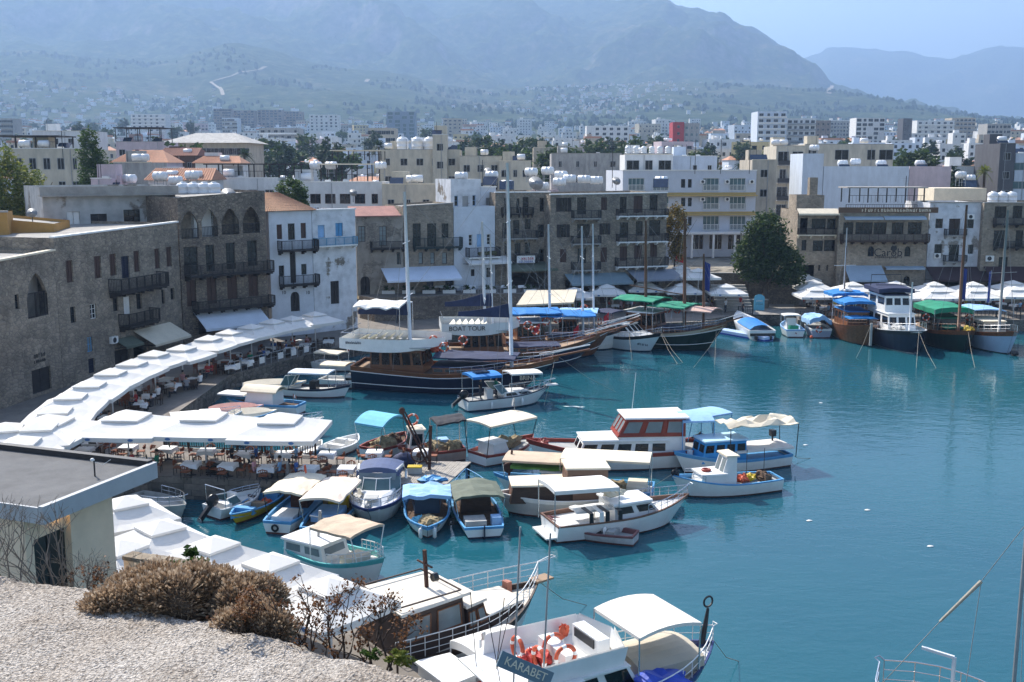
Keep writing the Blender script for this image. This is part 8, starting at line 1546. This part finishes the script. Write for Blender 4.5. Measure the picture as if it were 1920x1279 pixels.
inn = [Vector((-3.6, 1.2, PZ)), Vector((1.2, 1.0, PZ))]
for j in range(nv + 1):
    f = j / nv
    for i in range(nu + 1):
        t = i / nu; e = edge_at(t); q = inn[0].lerp(inn[1], t)
        if j < 12: 
            a = (1 - j / 12); p = e + Vector((.05 * a ** 2 * .3, .16 * a ** 1.0 * a, -.10 * a ** 2.2 - (.5 if j == 0 else 0)))
        else: p = e.lerp(q, ((j - 12) / (nv - 12)) ** 1.25)
        n1 = noise.fractal(Vector((p.x * 5, p.y * 5, 2)), 1, 2, 4); n2 = noise.noise(Vector((p.x * 55, p.y * 55, 0))); n3 = noise.noise(Vector((p.x * 1.6, p.y * 1.6, 7)))
        vs.append((p.x + .006 * n2, p.y + .02 * n1 * (j < 14), p.z + .014 * n1 + .006 * n2 + .02 * n3))
for j in range(nv):
    for i in range(nu): a = j * (nu + 1) + i; fs.append((a, a + nu + 1, a + nu + 2, a + 1))
me = bpy.data.meshes.new('parapet_top'); me.from_pydata(vs, [], fs); me.polygons.foreach_set('use_smooth', [True] * len(fs)); me.materials.append(pebble_mat())
cw = thing('castle_wall', 'rough pebbled castle wall top in the lower left foreground', 'wall', (0, 0, 0)); ob('parapet_top', me, cw)
fw = MB()
for i in range(len(EP) - 1): a, c = EP[i] + Vector((.0, .12, 0)), EP[i + 1] + Vector((0, .12, 0)); fw.poly([(c.x, c.y, PZ - .4), (a.x, a.y, PZ - .4), (a.x - .3, a.y + .2, 1.0), (c.x - .3, c.y + .2, 1.0)])
fw.build('wall_face', STONE1, cw)
# ---- flat roofed hut
HZ = 11.0; PN, PR_ = G(83, 957, HZ), G(291, 874, HZ); e = (PR_ - PN).normalized(); n_ = Vector((-e.y, e.x, 0)); 
if n_.x > 0: n_ = -n_
hut = thing('flat_roof_hut', 'small cream hut with flat grey felt roof and blue grey eave at the left', 'hut', (PN.x, PN.y, HZ - 4.2), math.atan2(e.y, e.x)); Lr = (PR_ - PN).length; sg = 1      # local x along the eave, y inwards (left)
FELT = mat('roof_felt', (.14, .14, .14), .95, .25, 1.5, bump=.25, bscale=30); EAVE = mat('blue_grey_eave', (.40, .41, .42), .6, .12, 2); HCR = mat('hut_cream', (.76, .59, .42), .85, .12, 1.5, bump=.15, bscale=40); h0 = 4.2; WD = 9.0
MB().box(0, .12, h0 - .3, Lr, WD, h0).build('roof', FELT, hut); MB().box(-.06, -.02, h0 - .34, Lr + .06, .118, h0 + .10).build('eave', EAVE, hut); MB().box(-.06, .12, h0 - .335, -.003, WD, h0 + .06).build('front_eave', EAVE, hut); MB().box(Lr - .15, .12, h0 + .001, Lr + .05, WD, h0 + .16).build('roof_upstand', METALD, hut)
x1 = Lr - 1.0; dx0, dx1 = .35, 1.45; w = MB(); y = .75
w.box(-.0 + .1, y, 0, dx0, y + .2, h0 - .35); w.box(dx0, y, 3.25, dx1, y + .2, h0 - .35); w.box(dx1 + .001, y - .12, 0, x1, y + .2, h0 - .355); w.box(x1 - .2, y + .2, 0, x1 - .001, WD, h0 - .35); w.box(.1, y + .2, 0, .3, WD, h0 - .352); w.build('wall', HCR, hut)
dr = MB().box(dx0, y + .1, 0, dx1, y + .15, 3.25).build('door', mat('dark_glazed_door', (.015, .022, .022), .25, .2, 2), hut); MB().box(dx0 + .5, y + .07, 0, dx0 + .56, y + .099, 3.2).build('door_frame', METALD, dr)
lp = MB().blob((dx1 - .35, y - .08, h0 - .55), (.09, .06, .07), 0, 10); em = bpy.data.materials.new('lit_lamp'); em.use_nodes = True; em.node_tree.nodes['Principled BSDF'].inputs['Emission Color'].default_value = (1, .62, .22, 1); em.node_tree.nodes['Principled BSDF'].inputs['Emission Strength'].default_value = 6; em.node_tree.nodes['Principled BSDF'].inputs['Base Color'].default_value = (.8, .6, .3, 1); lp.build('lamp', em, hut, True)
p = G(178, 893, HZ); o = thing('roof_pipe', 'thin dark vent pipe with white cap on the flat roof', 'pipe', p); MB().tube([(0, 0, 0), (0, 0, .42)], .022, 8).build('pipe', METALD, o); MB().blob((-.04, 0, .44), (.06, .04, .05), 0, 8).build('cap', WHITE, o); MB().tube([(.02, 0, .38), (.25, -.05, .33), (.4, .1, .42)], .006, 5).build('cable', WHITE, o)
p0, p1 = G(231, 1042, 8.6), G(330, 1058, 8.6); o = thing('garden_wall', 'low tan wall with stone coping right of the hut', 'wall', (p0.x, p0.y, 7), math.atan2(p1.y - p0.y, p1.x - p0.x)); Lw = (p1 - p0).length + .6; MB().box(0, 0, -2, Lw, .3, 1.5).build('wall', HCR, o)
for i in range(7): MB().box(Lw * i / 7 + .01, -.06, 1.5, Lw * (i + 1) / 7 - .01, .36, 1.62 + random.uniform(-.015, .015)).build('coping_stone', STONE1, o)
# terrace the hut stands on
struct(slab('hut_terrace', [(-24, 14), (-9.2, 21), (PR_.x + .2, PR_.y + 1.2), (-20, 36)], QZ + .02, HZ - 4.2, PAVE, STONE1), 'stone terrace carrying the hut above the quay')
# ---- plants
TWIG = mat('grey_twig', (.20, .17, .14), .9, .35, 30); TWD = mat('dark_twig', (.075, .050, .038), .9, .35, 30); DRY = foliage_mat('dry_thyme', (.22, .145, .09), (.40, .28, .18), (.56, .45, .33)); SEED = foliage_mat('brown_seed_heads', (.07, .028, .012), (.14, .06, .025), (.22, .11, .05))
def shrub(name, label, u, v, wd, hh, dp, n, seed):
    p = G(u, v, PZ - .06); q = random.Random(seed); mb = MB(); lob = [(-.8 + 1.6 * (i + q.uniform(0, .6)) / 22, q.uniform(-.5, .5), q.uniform(.45, .62)) for i in range(22)]
    for i in range(n):
        cx, cy, r = q.choice(lob); d = Vector((q.gauss(0, 1), q.gauss(0, 1), abs(q.gauss(0, 1)) + .15)).normalized(); fall = max(.25, 1 - .55 * (cx * cx)); b0 = Vector((cx * wd, cy * dp, 0)); L = q.uniform(.75, 1.03) * r; tip = b0 + Vector((d.x * wd * L * .62, d.y * dp * L, d.z * hh * (L + .45) * fall)); s = tip - d * q.uniform(.03, .075); side = d.cross(Vector((q.gauss(0, 1), q.gauss(0, 1), q.gauss(0, 1)))).normalized()
        bend = Vector((q.gauss(0, .008), q.gauss(0, .008), q.gauss(0, .006))); mb.poly([s - side * .0016, s + side * .0016, tip + bend + side * .0009, tip + bend - side * .0009])
        if q.random() < .55: e2 = side * .0055; f2 = d * .008; mb.poly([tip + bend - e2, tip + bend + f2, tip + bend + e2, tip + bend - f2])
    r_ = thing(name, label, 'shrub', p); o = mb.build('twigs', DRY, r_); core = MB()
    for cx, cy, rr in lob: core.blob((cx * wd * .88, cy * dp * .9, 0), (wd * rr * .50, dp * rr * .8, hh * (rr + .24) * max(.25, 1 - .55 * cx * cx)), .3, 12, 0, seed)
    core.build('dead_stems', mat('dead_stems', (.17, .125, .09), .95, .4, 60, bump=.6, bscale=120), r_); return r_
shrub('dry_shrub', 'rounded dry brown thyme shrub growing on the castle wall edge', 352, 1152, .36, .20, .17, 34000, 4)
shrub('dry_shrub', 'smaller grey brown dry shrub at the right end of the big one', 478, 1186, .15, .12, .12, 9000, 6)
def branches(name, label, u, v, z, hh, n, seed, m, heads=0, spread=.5, r0=.006, lean=0):
    q = random.Random(seed); mb = MB(); tips = []
    def grow(p, d, L, r, k):
        e = p + d * L + Vector((q.gauss(0, .02), q.gauss(0, .02), 0)) * L; mid = p.lerp(e, .5) + Vector((q.gauss(0, .06), q.gauss(0, .06), q.gauss(0, .03))) * L; mb.tube([p, mid, e], [r, r * .82, r * .62], 5, cap=False)
        if k == 0: tips.append(e); return
        for i in range(q.choice((2, 2, 3))):
            nd = (d + Vector((q.gauss(0, .55), q.gauss(0, .45), q.gauss(.12, .3)))).normalized(); grow(e, nd, L * q.uniform(.55, .85), r * .62, k - 1)
        tips.append(e)
    for i in range(n): grow(Vector((q.uniform(-1, 1) * spread * hh, q.uniform(-.3, .3) * hh, -.05)), Vector((q.gauss(lean, .4), q.gauss(0, .25), 1)).normalized(), hh * q.uniform(.26, .4), r0 * q.uniform(.7, 1.1), 3)
    r_ = thing(name, label, 'shrub', G(u, v, z)); mb.build('branches', m, r_, True)
    if heads:
        hb = MB()
        for t in tips:
            if q.random() < heads:
                for j in range(q.randint(8, 18)): a = Vector((q.gauss(0, 1), q.gauss(0, 1), q.gauss(0, 1))).normalized(); c = t + Vector((q.gauss(0, .011), q.gauss(0, .011), q.gauss(0, .011))); b_ = a.cross(Vector((0, .3, 1))).normalized(); hb.poly([c - a * .007, c + b_ * .005, c + a * .007, c - b_ * .005])
        hb.build('seed_heads', SEED, r_)['kind'] = 'stuff'
branches('bare_bush', 'bare grey twiggy bush at the left frame edge', 35, 1094, PZ - .1, .46, 15, 3, TWIG, 0, .45, .0048); branches('bare_bush', 'thin bare twigs in front of the hut door', 140, 1112, PZ - .1, .28, 15, 8, TWIG, 0, .6, .0036); branches('bare_bush', 'low bare twigs right of the hut door', 205, 1128, PZ - .1, .22, 11, 12, TWIG, .08, .6, .0032)
branches('seed_head_bush', 'dark branched bush with brown seed heads before the white parasols', 565, 1232, PZ - .12, .38, 10, 21, TWD, .5, .55, .0055); branches('seed_head_bush', 'dark branched bush with brown seed heads beside the brown cabin boat', 660, 1252, PZ - .12, .30, 8, 27, TWD, .45, .5, .005)
def leafy(label, u, v, z, s, n, seed, m, lf=.016): r_ = thing('green_plant', label, 'plant', G(u, v, z)); ob('leaves', crown([(0, 0, s * .7, s, s * .6, s * .6), (s * .7, 0, s * .4, s * .7, s * .5, s * .4)], n, lf, seed, m), r_); MB().tube([(0, 0, -.05), (0, 0, s * .6)], .004, 5).build('stem', TWD, r_)
leafy('small green leafy plant on the parapet behind the dry shrub', 346, 1076, PZ - .1, .085, 700, 4, LEAF_G); leafy('low green weed at the wall edge beside the boat rail', 745, 1247, PZ - .02, .04, 260, 6, LEAF_Y, .011); leafy('tiny green weed below the seed head bush', 695, 1236, PZ - .02, .03, 180, 7, LEAF_G, .010)

# ---------------------------------------------------------------- labels of look-alikes: tell them apart by their place in the row
_by = {}
for o in SC.objects:
    if o.parent is None and 'label' in o and o.get('kind') is None: _by.setdefault(o['label'], []).append(o)
for lab, os_ in _by.items():
    if 1 < len(os_) <= 20 and len(lab.split()) <= 12:
        os_.sort(key=lambda o: o.location.x / max(1, o.location.y))
        for i, o in enumerate(os_):
            o['label'] = lab + ', ' + ('left one of the pair' if len(os_) == 2 and i == 0 and len(lab.split()) <= 11 else ('right one of the pair' if len(os_) == 2 and len(lab.split()) <= 11 else ORD[i] + ' from the left'))
